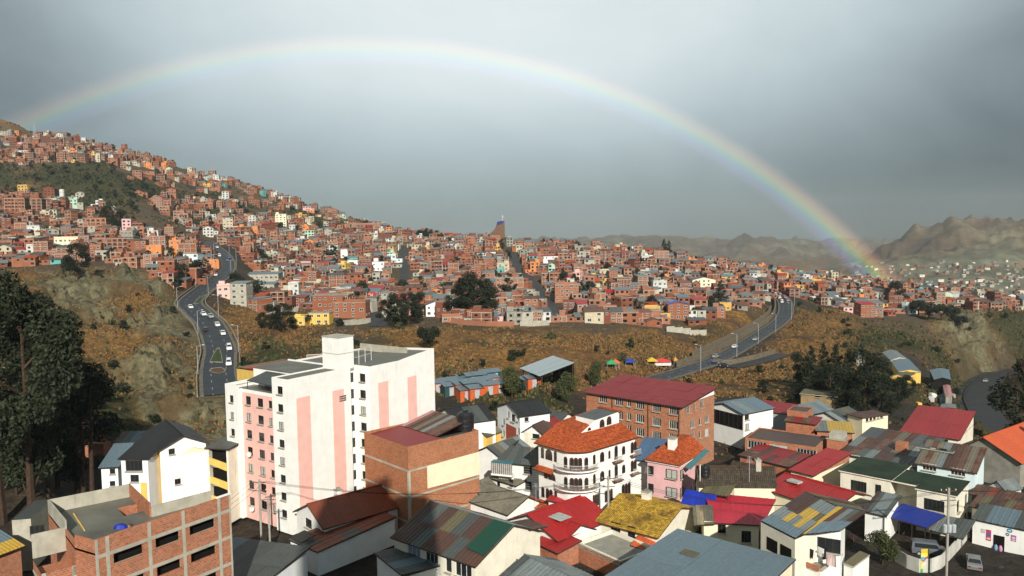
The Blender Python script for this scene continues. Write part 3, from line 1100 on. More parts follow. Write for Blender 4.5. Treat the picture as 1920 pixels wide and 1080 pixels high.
mb.box(0.6, b.L - 0.6, 1.3, 12.0, 0.1, LO - 0.8, DARK)
b.part('wall', mb)
# parapets and terrace of the lower part
mb = MB()
mb.box(0, sA, 0.0, 0.2, LO, LO + 0.5, WHITE).box(0, 0.2, 0.2, 12.4, LO, LO + 0.5, WHITE).box(sA + 0.003, sB - 0.003, 0.7, 0.85, LO - 0.6, LO - 0.1, WHITE)
b.part('parapet', mb)
mb = MB()
mb.box(0.2, sB - 0.003, 0.87, 12.38, LO - 0.8, LO - 0.55, CONC_D)
b.part('terrace', mb)
mb = MB()                                          # dark awning over the terrace
x0, x1 = sA + 0.6, sB - 1.4
mb.poly([(x0, 1.2, LO + 1.2), (x1, 1.2, LO + 1.0), (x1, 5.0, LO + 2.1), (x0, 5.0, LO + 2.1)], SH_SLATE)
mb.poly([(x0, 1.2, LO + 1.12), (x0, 5.0, LO + 2.02), (x1, 5.0, LO + 2.02), (x1, 1.2, LO + 0.92)], FRAME_D)
for x in (x0 + 0.1, x1 - 0.1):
 for y, z in ((1.3, 1.0), (4.9, 2.0)):
  mb.bar((x, y, LO - 0.6), (x, y, LO + z), 0.06, FRAME_D)
b.part('terrace_awning', mb)
# flat wet roof with low kerb
mb = MB()
mb.box(sB + 0.15, b.L - 0.15, 0.15, 12.3, HT - 0.35, HT - 0.2, CONC_D)
mb.box(0.3, sB - 0.01, 5.2, 12.3, HT - 0.5, HT - 0.25, CONC_D)
mb.box(0.3, sB - 0.01, 5.2, 5.4, LO - 0.5, HT - 0.5, WHITE)
mb.box(0.3, 0.5, 5.4, 12.3, LO - 0.5, HT - 0.5, WHITE)
b.part('roof', mb)
# pink stripes on the blind right face, set 4 cm proud
for (xa, ya), (xb, yb), (xt, yt) in ((c2(428, 620), c2(497, 620), c2(458, 362)), (c2(609, 560), c2(667, 560), c2(634, 326))):
 s0, s1 = b.onface('r', xa, ya)[0], b.onface('r', xb, yb)[0]
 zt = b.onface('r', xt, yt)[1]
 mb = MB()
 mb.box(b.L - 0.02, b.L + 0.04, s0, s1, 0.0, zt, PINK)
 b.part('pink_stripe', mb)
s0, z0 = b.onface('r', *c2(655, 368))
mb = MB()
for i in range(5):
 for j in range(3):
  mb.box(b.L + 0.02, b.L + 0.07, s0 - 0.7 + i * 0.29, s0 - 0.7 + i * 0.29 + 0.2, z0 - 0.5 + j * 0.34, z0 - 0.5 + j * 0.34 + 0.22, DARK)
b.part('block_vent', mb)
# second block, standing out to the right behind a deep notch
Y2, X2 = 14.3, b.L + 2.4
hz = []
for (px, py) in (c2(755, 265),):
 s = b.onface('f', px, py, Y2)[0]
for r in range(8):
 hz.append(b.window('f', s, 21.6 - 2.7 * r, 1.3, 1.35, 'd2', off=Y2, hole=False))
mb = MB()
mb.wallgrid(b.fn('f', Y2), b.L - 3.0, X2, 0, HT, hz, WHITE)
mb.poly([(X2, Y2, 0), (X2, 30, 0), (X2, 30, HT + 0.9), (X2, 25.5, HT + 0.55), (X2, 21, HT), (X2, Y2, HT)], WHITE)
mb.poly([(X2, 30, 0), (2, 30, 0), (2, 30, HT), (X2, 30, HT + 0.9)], WHITE)
mb.poly([(2, 30, 0), (2, 12.4, 0), (2, 12.4, HT), (2, 30, HT)], WHITE)
mb.box(b.L - 2.6, X2 - 0.5, Y2 + 0.4, 29, 0.1, HT - 0.8, DARK)
b.part('rear_block', mb)
hn = []
for r in range(8):
 hn.append(b.window('r', 13.35, 21.6 - 2.7 * r, 1.3, 1.6, 'd2', off=-1.0, hole=False, sill=False, pane=0))
mb = MB()
mb.wallgrid(b.fn('r', -1.0), 12.4, Y2, 0, HT, hn, WHITE)
b.part('notch_wall', mb)
mb = MB()
mb.poly([(2.2, 12.45, HT - 0.28), (b.L - 1.0, 12.45, HT - 0.28), (b.L - 1.0, Y2 + 0.2, HT - 0.28), (X2 - 0.2, Y2 + 0.2, HT - 0.28), (X2 - 0.2, 21, HT - 0.28), (X2 - 0.2, 29.8, HT + 0.5), (2.2, 29.8, HT - 0.28)], CONC_D)
b.part('roof', mb)
for (xa, wa) in ((c2(862, 400), 50), (c2(1008, 400), 45)):
 s0 = b.onface('r', xa[0] - wa / 5.4, xa[1], 2.4)[0]
 s1 = b.onface('r', xa[0] + wa / 5.4, xa[1], 2.4)[0]
 zt = b.onface('r', xa[0], c2(0, 285 if wa == 50 else 257)[1], 2.4)[1]
 mb = MB()
 mb.box(X2 - 0.02, X2 + 0.04, s0, s1, 0.0, zt, PINK)
 b.part('pink_stripe', mb)
# lift house
lx, ly = b.onlevel(*c2(595, 222), HT - 0.2)
mb = MB()
mb.box(lx - 1.9, lx + 1.9, ly, ly + 3.2, HT - 0.25, HT + 2.3, WHITE)
mb.box(lx - 1.94, lx + 1.94, ly - 0.04, ly + 3.24, HT + 2.3, HT + 2.38, CONC_P)
mb.box(lx - 1.9, lx + 1.9, ly, ly + 3.2, HT + 2.38, HT + 4.9, WHITE)
mb.box(lx - 1.98, lx + 1.98, ly - 0.08, ly + 3.28, HT + 4.9, HT + 5.05, CONC_P)
b.part('lift_house', mb)
# pipe frame on the roof
px_, py_ = b.onlevel(*c2(705, 205), HT - 0.2)
qx_, qy_ = b.onlevel(*c2(800, 175), HT - 0.2)
mb = MB()
for k in range(4):
 x, y = px_ + (qx_ - px_) * k / 3, py_ + (qy_ - py_) * k / 3
 mb.bar((x, y, HT - 0.3), (x, y, HT + 2.2), 0.06, FRAME_W)
mb.bar((px_, py_, HT + 2.2), (qx_, qy_, HT + 2.2), 0.06, FRAME_W).bar((px_, py_, HT + 1.0), (qx_, qy_, HT + 1.0), 0.04, FRAME_W)
b.part('pipe_frame', mb)
mb = MB()
mb.box(2.2, X2 - 4, 27.2, 27.4, HT - 0.3, HT + 1.0, CONC_P).box(4.0, 4.8, 22, 22.8, HT - 0.3, HT + 2.2, CONC_P)
b.part('parapet', mb)
# satellite dishes
for px, py in (c2(190, 652), c2(205, 927)):
 s, z = b.onface('f', px, py, 0.5)
 mb = MB()
 mb.lathe([(0.0, 0.0), (0.2, 0.03), (0.4, 0.14), (0.42, 0.15)], FRAME_W, 14)
 o = b.part('satellite_dish', mb)
 o.location = (s, 0.25, z)
 o.rotation_euler = (math.radians(70), 0, math.radians(25))
 mb = MB()
 mb.bar((0, 0, 0), (0, 0.25, -0.35), 0.025, GALV)
 mb.build('bracket', o)

# ---- unfinished brick building at the lower left
z_ = -27.7
b = Building('unfinished_building', 'unfinished orange brick building with grey concrete frame and empty openings, lower left', 'building', pz(cA(605, 850), z_), pz(cA(1455, 563), z_), dep=13.0)
Hb = z_ + 45                                      # top of the front parapet
beams = [Hb - 1.55, Hb - 4.45, Hb - 7.35, Hb - 10.25]
colpx = [cA(605, 900), cA(680, 890), cA(945, 800), cA(1160, 730), cA(1385, 640), cA(1458, 600)]
cs = [b.onface('f', *p)[0] for p in colpx]
cs[0], cs[-1] = 0.0, b.L
holes = []
for k in range(3):
 for i, (a, e) in enumerate(((1, 2), (2, 3), (3, 4))):
  w = (cs[e] - cs[a]) * 0.70
  m_ = (cs[a] + cs[e]) / 2 + (-0.1 if i == 0 else 0.05)
  if k == 0 and i == 9:
   continue
  holes.append((m_ - w / 2, m_ + w / 2, beams[k] - 1.35, beams[k] - 0.38))
zr = Hb - 1.35
PLAN = [(0.0, 0.0), (b.L, 0.0), (b.L, 3.4), (8.1, 4.5), (10.5, 12.5), (2.9, 15.0), (0.8, 7.2), (-0.3, 3.2)]

def skirt(mb, pts, z0, z1, mat):
 for i in range(len(pts) if len(pts) > 2 else 1):
  a, e = pts[i], pts[(i + 1) % len(pts)]
  mb.poly([(a[0], a[1], z0), (e[0], e[1], z0), (e[0], e[1], z1), (a[0], a[1], z1)], mat)

def upstand(b, a, e, z0, z1, mat, th=0.16, name='parapet'):
 a, e = Vector((a[0], a[1], 0)), Vector((e[0], e[1], 0))
 n = (e - a).cross(Vector((0, 0, 1))).normalized() * th
 mb = MB()
 q = [a, e, e - n, a - n]
 lo, hi = [p + Vector((0, 0, z0)) for p in q], [p + Vector((0, 0, z1)) for p in q]
 mb.poly(hi, mat)
 for i in range(4):
  j = (i + 1) % 4
  mb.poly([lo[i], lo[j], hi[j], hi[i]], mat)
 b.part(name, mb)

mb = MB()
mb.wallgrid(b.fn('f'), 0, b.L, 0, Hb, holes, BRICK, reveal=0.2)
for i_ in range(1, len(PLAN)):
 skirt(mb, [PLAN[i_], PLAN[(i_ + 1) % len(PLAN)]], 0, zr - 0.2, BRICK)
mb.poly([(0, 0, Hb), (b.L, 0, Hb), (b.L, 0.18, Hb), (0, 0.18, Hb)], BRICK).poly([(0, 0.18, Hb), (b.L, 0.18, Hb), (b.L, 0.18, zr), (0, 0.18, zr)][::-1], BRICK)
mb.poly([(b.L, 0, zr - 0.2), (b.L, 0.18, zr - 0.2), (b.L, 0.18, Hb), (b.L, 0, Hb)], BRICK)
mb.poly([(0, 0, zr - 0.2), (0, 0.18, zr - 0.2), (0, 0.18, Hb), (0, 0, Hb)][::-1], BRICK)
mb.box(1.2, b.L - 0.6, 0.8, 3.0, 0.1, Hb - 1.9, DARK)
b.part('wall', mb)
for z in beams:
 mb = MB()
 mb.box(-0.03, b.L + 0.03, -0.035, 0.15, z - 0.34, z, CONC_P)
 b.part('concrete_beam', mb)
for s in cs:
 mb = MB()
 mb.box(s - 0.17 if s > 0 else -0.02, s + 0.17 if s < b.L else b.L + 0.02, -0.032, 0.15, 0, Hb - 0.05, CONC_P)
 b.part('concrete_column', mb)
# roof slab, with a brick lined stair well sunk in it
mb = MB()
well = [b.onlevel(*cA(*p), zr) for p in ((740, 652), (788, 700), (905, 668), (868, 622))]
pl = [(x, y, zr) for x, y in PLAN]
ctr = Vector((sum(p[0] for p in well) / 4, sum(p[1] for p in well) / 4, zr))
b_ = bmesh.new()
outer = [b_.verts.new((x, max(y, 0.18), zr)) for x, y in PLAN]
inner = [b_.verts.new((x, y, zr)) for x, y in well]
ed = [b_.edges.new((outer[i], outer[(i + 1) % len(outer)])) for i in range(len(outer))] + [b_.edges.new((inner[i], inner[(i + 1) % 4])) for i in range(4)]
bmesh.ops.triangle_fill(b_, use_beauty=True, use_dissolve=False, edges=ed)
b_.verts.index_update()
for f in b_.faces:
 pts = [v.co.copy() for v in f.verts]
 c_ = sum(pts, Vector()) / 3
 if (pts[1] - pts[0]).cross(pts[2] - pts[0]).z < 0:
  pts.reverse()
 mb.poly(pts, CONC_D)
b_.free()
b.part('roof_slab', mb)
mb = MB()
for i in range(4):
 a, e = well[i], well[(i + 1) % 4]
 mb.poly([(a[0], a[1], zr - 1.6), (e[0], e[1], zr - 1.6), (e[0], e[1], zr), (a[0], a[1], zr)], BRICK)
mb.poly([(p[0], p[1], zr - 1.6) for p in well], BRICK)
b.part('stair_well', mb)
upstand(b, PLAN[4], PLAN[5], zr, zr + 1.45, CONC_P)
upstand(b, PLAN[3], PLAN[4], zr, zr + 1.45, BRICK)
upstand(b, PLAN[2], PLAN[3], zr, zr + 1.15, CONC_P)
upstand(b, PLAN[5], PLAN[6], zr, zr + 1.45, CONC_P)
upstand(b, PLAN[6], PLAN[7], zr, zr + 0.55, BRICK)
upstand(b, PLAN[7], PLAN[0], zr, zr + 1.2, BRICK)
upstand(b, (-1.9, 8.0), PLAN[6], zr - 1.6, zr + 0.75, CONC_P)
# lower wing on the left
wing = [(-0.3, 3.2), (0.8, 7.2), (-1.9, 8.0), (-3.0, 4.0)]
mb = MB()
skirt(mb, [wing[0], wing[1], wing[2], wing[3]], 0, zr - 2.5, BRICK)
skirt(mb, [wing[3], wing[0]], 0, zr - 1.75, BRICK)
skirt(mb, [wing[2], wing[3]], 0, zr - 1.75, BRICK)
mb.poly([(x, y, zr - 2.5) for x, y in wing], BRICK)
b.part('lower_wing', mb)
upstand(b, wing[3], wing[0], zr - 2.9, zr - 2.6, CONC_P, -0.06, 'concrete_beam')
upstand(b, wing[2], wing[3], zr - 2.9, zr - 2.6, CONC_P, -0.06, 'concrete_beam')
for p, q in ((wing[3], wing[0]), (wing[0], wing[3])):
 d_ = (Vector(q) - Vector(p)).normalized() * 0.35
 upstand(b, p, (p[0] + d_.x, p[1] + d_.y), 0, zr - 1.7, CONC_P, -0.05, 'concrete_column')
mb = MB()
mb.box(b.L - 1.6, b.L + 0.1, -0.06, 0.26, Hb, Hb + 0.12, WHITE)
b.part('coping', mb)
# things on its roof
wx, wy = b.onlevel(*cA(500, 745), zr)
mb = MB()
p0 = b.onlevel(*cA(465, 688), zr)
p1 = b.onlevel(*cA(535, 795), zr)
q0 = b.inv.inverted() @ Vector((p0[0], p0[1], zr + 0.06))
q1 = b.inv.inverted() @ Vector((p1[0], p1[1], zr + 0.06))
mb.bar(q0, q1, 0.07, YELLOW)
tag(mb.build('timber_pole'), 'long yellow timber pole lying on the unfinished brick roof', 'pole')
for i, (cx_, cy_, w, c_, lb) in enumerate(((765, 775, 1.1, TARP, 'blue cloth bundle by the edge of the unfinished brick roof'), (815, 768, 0.8, SH_RUST, 'rust brown bundle beside the blue cloth on the unfinished roof'), (828, 570, 0.5, FRAME_W, 'small pale sack in the far corner of the unfinished roof'))):
 p = b.onlevel(*cA(cx_, cy_), zr)
 mb = MB()
 rr = random.Random(i)
 ring = [(w * 0.6 * math.cos(a) * rr.uniform(0.75, 1.2), w * 0.42 * math.sin(a) * rr.uniform(0.7, 1.2)) for a in np.arange(0, 6.28, 0.7)]
 for k in range(len(ring)):
  a, e = ring[k], ring[(k + 1) % len(ring)]
  mb.poly([(a[0], a[1], 0), (e[0], e[1], 0), (e[0] * 0.7, e[1] * 0.7, w * 0.3), (a[0] * 0.7, a[1] * 0.7, w * 0.33)], c_)
  mb.poly([(a[0] * 0.7, a[1] * 0.7, w * 0.33), (e[0] * 0.7, e[1] * 0.7, w * 0.3), (0, 0, w * 0.42)], c_)
 o = mb.build('bundle', None, b.inv.inverted() @ Vector((p[0], p[1], zr)), smooth=True)
 tag(o, lb, 'bundle')

# ---- generic houses ---------------------------------------------------------
def gable(b, ze, zr, mats, axis='x', over=0.4, nx=6, ny=2, wallmat=WHITE, x0=0.0, x1=None, y0=0.0, y1=None, tile=None, ridge=0.5, **kw):
 """pitched roof on the rectangle; axis is the direction of the ridge; the gable triangles are closed"""
 x1 = b.L if x1 is None else x1
 y1 = b.D if y1 is None else y1
 if axis == 'x':
  ym = y0 + (y1 - y0) * ridge
  sl1, sl2 = (zr - ze) / max(0.1, ym - y0), (zr - ze) / max(0.1, y1 - ym)
  S1 = ((x0 - over, y0 - over, ze - sl1 * over), (x1 + over, y0 - over, ze - sl1 * over), (x1 + over, ym, zr), (x0 - over, ym, zr))
  S2 = ((x1 + over, y1 + over, ze - sl2 * over), (x0 - over, y1 + over, ze - sl2 * over), (x0 - over, ym, zr), (x1 + over, ym, zr))
  tri = [[(x0, y0, ze), (x0, y1, ze), (x0, ym, zr - 0.12)], [(x1, y0, ze), (x1, y1, ze), (x1, ym, zr - 0.12)]]
 else:
  xm = x0 + (x1 - x0) * ridge
  sl1, sl2 = (zr - ze) / max(0.1, xm - x0), (zr - ze) / max(0.1, x1 - xm)
  S1 = ((x0 - over, y1 + over, ze - sl1 * over), (x0 - over, y0 - over, ze - sl1 * over), (xm, y0 - over, zr), (xm, y1 + over, zr))
  S2 = ((x1 + over, y0 - over, ze - sl2 * over), (x1 + over, y1 + over, ze - sl2 * over), (xm, y1 + over, zr), (xm, y0 - over, zr))
  tri = [[(x0, y0, ze), (x1, y0, ze), (xm, y0, zr - 0.12)], [(x0, y1, ze), (x1, y1, ze), (xm, y1, zr - 0.12)]]
 for k, S_ in enumerate((S1, S2)):
  m_ = mats[k] if isinstance(mats, tuple) else mats
  if tile:
   b.tiles(*S_, tile)
  else:
   b.sheets(*S_, nx, ny, m_, **kw)
 mb = MB()
 mb.poly(tri[0], wallmat)
 b.part('gable', mb)
 b.part('gable', MB().poly(tri[1][::-1], wallmat))
 # ridge cap
 mb = MB()
 a, c = Vector(S1[3]), Vector(S1[2])
 mb.bar(a + Vector((0, 0, 0.05)), c + Vector((0, 0, 0.05)), 0.12, tile or (mats[0] if isinstance(mats, (list,)) else (mats[0][0] if isinstance(mats, tuple) and isinstance(mats[0], list) else SH_GREY)), 6)
 b.part('ridge_cap', mb)

def shed(b, zs, mats, over=0.35, nx=6, ny=2, x0=0.0, x1=None, y0=0.0, y1=None, wallmat=None, **kw):
 """single slope roof; zs: heights over the corners (x0 y0), (x1 y0), (x1 y1), (x0 y1)"""
 x1 = b.L if x1 is None else x1
 y1 = b.D if y1 is None else y1
 q = [Vector((x0, y0, zs[0])), Vector((x1, y0, zs[1])), Vector((x1, y1, zs[2])), Vector((x0, y1, zs[3]))]
 c = sum(q, Vector()) / 4
 ex = (q[1] - q[0]).normalized()
 ey = (q[3] - q[0]).normalized()
 e = [q[0] - ex * over - ey * over, q[1] + ex * over - ey * over, q[2] + ex * over + ey * over, q[3] - ex * over + ey * over]
 for p in e:
  p.z += 0.18
 b.sheets(*e, nx, ny, mats, **kw)
 if wallmat:                                   # fill from the walls' top up to the sheets
  zl = min(zs)
  mb = MB()
  for i in range(4):
   a, d = q[i], q[(i + 1) % 4]
   if a.z > zl + 0.05 or d.z > zl + 0.05:
    mb.poly([(a.x, a.y, zl), (d.x, d.y, zl), d, a], wallmat)
  if mb.f:
   b.part('upper_wall', mb)

def flat(b, z, mat=CONC_D, par=0.5, parmat=None, over=0.0, x0=0.0, x1=None, y0=0.0, y1=None):
 x1 = b.L if x1 is None else x1
 y1 = b.D if y1 is None else y1
 mb = MB()
 mb.box(x0 - over, x1 + over, y0 - over, y1 + over, z + 0.003, z + 0.16, parmat or CONC_P, top=mat)
 b.part('roof', mb)
 if par:
  mb = MB()
  p = parmat or CONC_P
  t_ = 0.18
  mb.box(x0, x1, y0, y0 + t_, z + 0.163, z + par, p).box(x0, x1, y1 - t_, y1, z + 0.163, z + par, p)
  mb.box(x0, x0 + t_, y0 + t_, y1 - t_, z + 0.163, z + par, p).box(x1 - t_, x1, y0 + t_, y1 - t_, z + 0.163, z + par, p)
  b.part('parapet', mb)

def chimney(b, x, y, z0, z1, w=0.7, mat=WHITE, name='chimney'):
 mb = MB()
 mb.box(x - w / 2, x + w / 2, y - w / 2, y + w / 2, z0, z1, mat).box(x - w / 2 - 0.08, x + w / 2 + 0.08, y - w / 2 - 0.08, y + w / 2 + 0.08, z1, z1 + 0.12, CONC_P)
 mb.box(x - w / 4, x + w / 4, y - w / 4, y + w / 4, z1 + 0.12, z1 + 0.4, CONC)
 b.part(name, mb)

def pxwin(b, face, pts, w, h, style='d2', **kw):
 for p in pts:
  s, z = b.onface(face, *p[:2], kw.get('off', 0.0))
  b.window(face, s, z, w, h, style, **kw)

# ---- big brick house with the white panel, right of the tower
zE = -31.0
b = Building('brick_building', 'large blind orange brick building with a cream painted panel, beside the white tower', 'building', pz(c2(737, 545), zE), pz(c2(985, 615), zE), pz(c2(1362, 535), zE))
hE = zE + 45
b.walls(hE, BRICK_O)
for z in (hE - 3.5, hE - 7.4, hE - 11.2):
 mb = MB()
 mb.box(-0.04, b.L + 0.04, -0.04, 0.1, z - 0.3, z, CONC_P).box(b.L - 0.1, b.L + 0.04, 0.1, b.D, z - 0.3, z, CONC_P)
 b.part('concrete_beam', mb)
for s in (b.L - 0.3,):
 mb = MB()
 mb.box(s, b.L + 0.045, -0.045, 0.3, 0, hE - 3.5, CONC_P)
 b.part('concrete_column', mb)
s0, z0 = b.onface('r', *c2(1083, 760))
s1, z1 = b.onface('r', *c2(1372, 700))
mb = MB()
zt0, zt1 = b.onface('r', *c2(1083, 712))[1], b.onface('r', *c2(1372, 632))[1]
zb0, zb1 = b.onface('r', *c2(1083, 826))[1], b.onface('r', *c2(1372, 748))[1]
mb.poly([(b.L + 0.05, s0, zb0), (b.L + 0.05, b.D, zb1), (b.L + 0.05, b.D, zt1), (b.L + 0.05, s0, zt0)], CREAM)
for q in ((s0, zb0, zt0),):
 mb.poly([(b.L - 0.01, q[0], q[1]), (b.L + 0.05, q[0], q[1]), (b.L + 0.05, q[0], q[2]), (b.L - 0.01, q[0], q[2])], CREAM)
b.part('painted_panel', mb)
mb = MB()
mb.poly([(0.1, 0.15, hE - 0.5), (b.L - 0.2, 0.15, hE - 0.5), (b.L - 0.2, b.D * 0.5, hE - 0.2), (0.1, b.D * 0.5, hE - 0.2)], SH_MAROON)
b.part('maroon_roof', mb)
b.sheets((0.2, b.D * 0.5, hE - 0.15), (b.L - 2.2, b.D * 0.5, hE - 0.15), (b.L - 2.2, b.D - 0.3, hE + 1.3), (0.2, b.D - 0.3, hE + 1.3), 9, 1, [SH_RUST, SH_GREY, SH_PINK, SH_RUSTD, SH_RUST, SH_FIBRE], seed=3)
mb = MB()
mb.box(b.L - 2.2, b.L - 0.15, 4.0, b.D - 0.2, hE - 0.6, hE - 0.4, SH_SLATE)
b.part('side_roof', mb)
mb = MB()
mb.box(2.0, b.L - 2.4, b.D - 0.3, b.D - 0.1, hE - 0.5, hE + 1.2, ROSE)
b.part('rear_wall', mb)
tp = onz(*c2(1277, 512), zE + 0.1)
water_tank((tp.x, tp.y, zE - 0.35), 1.35, 3.0, 'large black water tank on the roof of the blind brick building')

# ---- house with the brown red roof in the tower's lee
b = Building('gable_house', 'white house with plain brown red gable roof at the foot of the tower', 'house', pz(c3(80, 520), -40.5), pz(c3(262, 640), -40.5), pz(c3(785, 482), -40.5))
pxwin(b, 'f', [c3(147, 620)], 2.0, 1.4, 'd4')
pxwin(b, 'r', [c3(703, 552)], 0.9, 1.3, 'd1')
b.walls(4.5, WHITE)
gable(b, 4.5, 6.6, [SH_BROWN], axis='y', over=0.45, nx=10, ny=1, rib=1.2, amp=0.02, seed=2)
cx_, cy_ = b.onlevel(*c3(362, 455), 5.6)
chimney(b, cx_, cy_, 5.0, 7.2, 0.9)

b = Building('annex_house', 'low white walled annex with curved brown roof in front of the brown gable house', 'house', pz(c3(85, 720), -41.8), pz(c3(215, 830), -41.8), pz(c3(720, 600), -41.8))
b.walls(3.2, WHITE_B)
shed(b, (3.2, 3.2, 3.9, 3.9), [SH_BROWN, SH_BROWN, SH_SLATE], nx=3, ny=5, wallmat=WHITE_B, over=0.2, rib=0.9, seed=5)
mb = MB()
mb.box(0.3, 3.0, 0.2, 2.6, 3.75, 3.82, SH_BLACK)
o = b.part('roof_panel', mb)
o.rotation_euler = (math.radians(8), 0, 0)

# ---- dark patched roof house, bottom middle
b = Building('patched_roof_house', 'white house with rusty patched gable roof painted shade-dark and one green roof panel', 'house', pz(c3(815, 690), -39.0), pz(c3(1345, 912), -39.0), pz(c3(1760, 655), -39.0))
PH = b
he = 6.0
for (x, y, w) in ((905, 770, 2.3), (1035, 835, 2.1), (1155, 875, 1.0), (1262, 925, 2.6)):
 s, z = b.onface('f', *c3(x, y))
 b.window('f', s, he - 1.35, w, 1.7, 'w3' if w > 1.5 else 'w1', pane=2 if x < 1000 else 0)
for (x, y) in ((945, 960), (1055, 1010)):
 s, z = b.onface('f', *c3(x, y))
 b.window('f', s, he - 4.3, 1.1, 1.4, 'd2')
b.walls(he, IVORY)
mb = MB()
mb.box(-0.1, b.L * 0.55, -0.45, 0.0, he - 2.75, he - 2.45, WHITE)
b.part('ledge', mb)
gsel = lambda i, j: SH_GREEN if (i >= 6 and j == 0) else (SH_SLATE, SH_RUSTD, SH_SLATE, SH_RUSTD, SH_RUST)[(i * 7 + j * 3) % 5]
gable(b, he, he + 2.6, (lambda i, j: (SH_RUSTD, SH_SLATE, SH_RUSTD, SH_RUSTD, SH_SLATE, SH_RUSTD)[(i * 5 + j * 2) % 6] if not (i == 3 and j == 1) else SH_OLIVE,  # shade painted in: front slope sheets darker, back slope in lit greys
      lambda i, j: (SH_RUST, SH_GREY, SH_FIBRE, SH_RUSTD, SH_GREY)[(i * 3 + j) % 5]), axis='x', over=0.4, nx=8, ny=2, wallmat=IVORY, ridge=0.55, rib=0.6)
mb = MB()
q = [b.onlevel(*c3(*p), he + 1.3) for p in ((1320, 725), (1440, 790), (1625, 690), (1440, 630))]
zz = lambda x, y: he + 2.6 * min(1, y / (b.D * 0.55)) + 0.22
pts = [Vector((x, y, zz(x, y))) for x, y in ((b.L * 0.80, b.D * 0.12), (b.L + 0.35, b.D * 0.10), (b.L + 0.35, b.D * 0.53), (b.L * 0.80, b.D * 0.53))]
mb.poly(pts, SH_GREEN).poly([p - Vector((0, 0, 0.05)) for p in pts][::-1], SH_GREEN)
b.part('green_panel', mb)
b.sheets((b.L - 3.0, b.D * 0.80, he + 1.2), (b.L + 0.4, b.D * 0.80, he + 1.0), (b.L + 0.4, b.D + 1.2, he + 0.3), (b.L - 3.0, b.D + 1.2, he + 0.5), 4, 1, [SH_RUSTD, SH_RUST], seed=8)

# ---- bottom edge: grey sheet roof between the patched house and the tower street
b = Building('low_shed', 'dark grey roofed shed in the shadow below the annex', 'shed', pz(c3(640, 860), -41), pz(c3(825, 1010), -41), dep=9)
b.walls(4, WHITE_B)
shed(b, (4.3, 4.3, 4.0, 4.0), [SH_SLATE, SH_BLUE], nx=4, ny=2, over=0.3, seed=2)
P1, P2 = pz(c5(335, 697), -38.2), pz(c5(690, 865), -38.2)
n_ = Vector((-(P2 - P1).y, (P2 - P1).x, 0)).normalized() * 4.6
P2 = P1 + (P2 - P1) * 1.25
b = Building('grey_roof_house', 'house with wide weathered grey green gable roof at the bottom edge', 'house', P1 - n_, P2 - n_, dep=9.2)
b.walls(5, WHITE)
gable(b, 5.0, 6.8, [SH_GREY, SH_FIBRE, SH_GREY, SH_SLATE, SH_GREY], axis='x', nx=9, ny=2, seed=4, ridge=0.5)
b = Building('street_roof', 'flat dark wet roof at the bottom edge left of the patched roof house', 'roof', pz((350, 1075), -40.5), pz((480, 1105), -40.5), pz((560, 1035), -40.5))
b.walls(4.5, WHITE_B)
shed(b, (4.6, 4.6, 5.0, 5.0), [SH_SLATE, SH_BLUE, SH_SLATE], nx=5, ny=2, seed=9, wallmat=WHITE_B)
# ---- far left bottom: yellow and blue sheeted shack
b = Building('sheet_roof_shack', 'shack roofed with yellow and blue sheets at the left edge', 'shack', pz((-40, 1050), -38.5), pz(cA(130, 880), -38.5), dep=9)
b.walls(6.5, BRICK)
b.sheets((-0.3, -0.5, 6.3), (b.L + 0.3, -0.5, 6.3), (b.L + 0.3, 4.5, 7.6), (-0.3, 4.5, 7.6), 3, 2, lambda i, j: (SH_BLUE, SH_YEL, SH_YEL)[(i + j) % 3], seed=1)
b.sheets((b.L + 0.3, 9.3, 6.3), (-0.3, 9.3, 6.3), (-0.3, 4.5, 7.6), (b.L + 0.3, 4.5, 7.6), 3, 2, [SH_YEL, SH_SLATE], seed=1)
b = Building('concrete_house', 'grey plastered house with barred window behind the shack at the left edge', 'house', pz(cA(75, 735), -38), pz(cA(195, 725), -38), dep=8)
b.window('f', 3.0, 5.5, 1.8, 1.3, 'd3')
b.walls(7, CONC_P)
flat(b, 7, SH_SLATE, 0)

# ---- white and yellow apartment blocks behind the unfinished building
b = Building('apartment_block', 'white apartment block with black gable roof and yellow side, left of the tower', 'apartment block', pz(cA(940, 235), -32.5), pz(cA(1010, 275), -32.5), pz(cA(1300, 235), -32.5))
b2 = b
b.D += 0.2
pxwin(b, 'r', [cA(1087, 292), cA(1125, 482)], 0.9, 0.9, 'd2')
pxwin(b, 'f', [cA(965, 380), cA(960, 480), cA(997, 300)], 0.8, 1.2, 'd2')
b.walls(12.5, WHITE, mats={'f': YELLOW})
b.D, _d = b.D, b.D
gable(b, 12.5, 14.1, [SH_BLACK], axis='x', over=0.5, nx=5, ny=1, wallmat=WHITE, rib=1.5, amp=0.02, x0=-7.0)
mb = MB()
mb.box(-7, -0.003, 0.1, b.D, 0, 12.4, WHITE_B)
b.part('rear_wall', mb)
s0 = b.onface('r', *cA(1148, 420))[0]
mb = MB()
mb.box(b.L, b.L + 0.9, s0, b.D + 0.2, 0, 11.2, WHITE)
mb.poly([(b.L, s0, 11.2), (b.L + 0.9, s0, 11.2), (b.L + 0.9, (s0 + b.D) / 2, 12.0), (b.L, (s0 + b.D) / 2, 12.0)], CREAM).poly([(b.L, (s0 + b.D) / 2, 12.0), (b.L + 0.9, (s0 + b.D) / 2, 12.0), (b.L + 0.9, b.D + 0.2, 11.2), (b.L, b.D + 0.2, 11.2)], CREAM)
mb.poly([(b.L + 0.9, s0, 11.2), (b.L + 0.9, b.D + 0.2, 11.2), (b.L + 0.9, (s0 + b.D) / 2, 12.0)], CREAM)
b.part('bay', mb)
b = Building('stair_block', 'open yellow stair landings between the white block and the tower', 'stairs', pz(cA(1312, 280), -33.5), pz(cA(1440, 290), -33.5), dep=4)
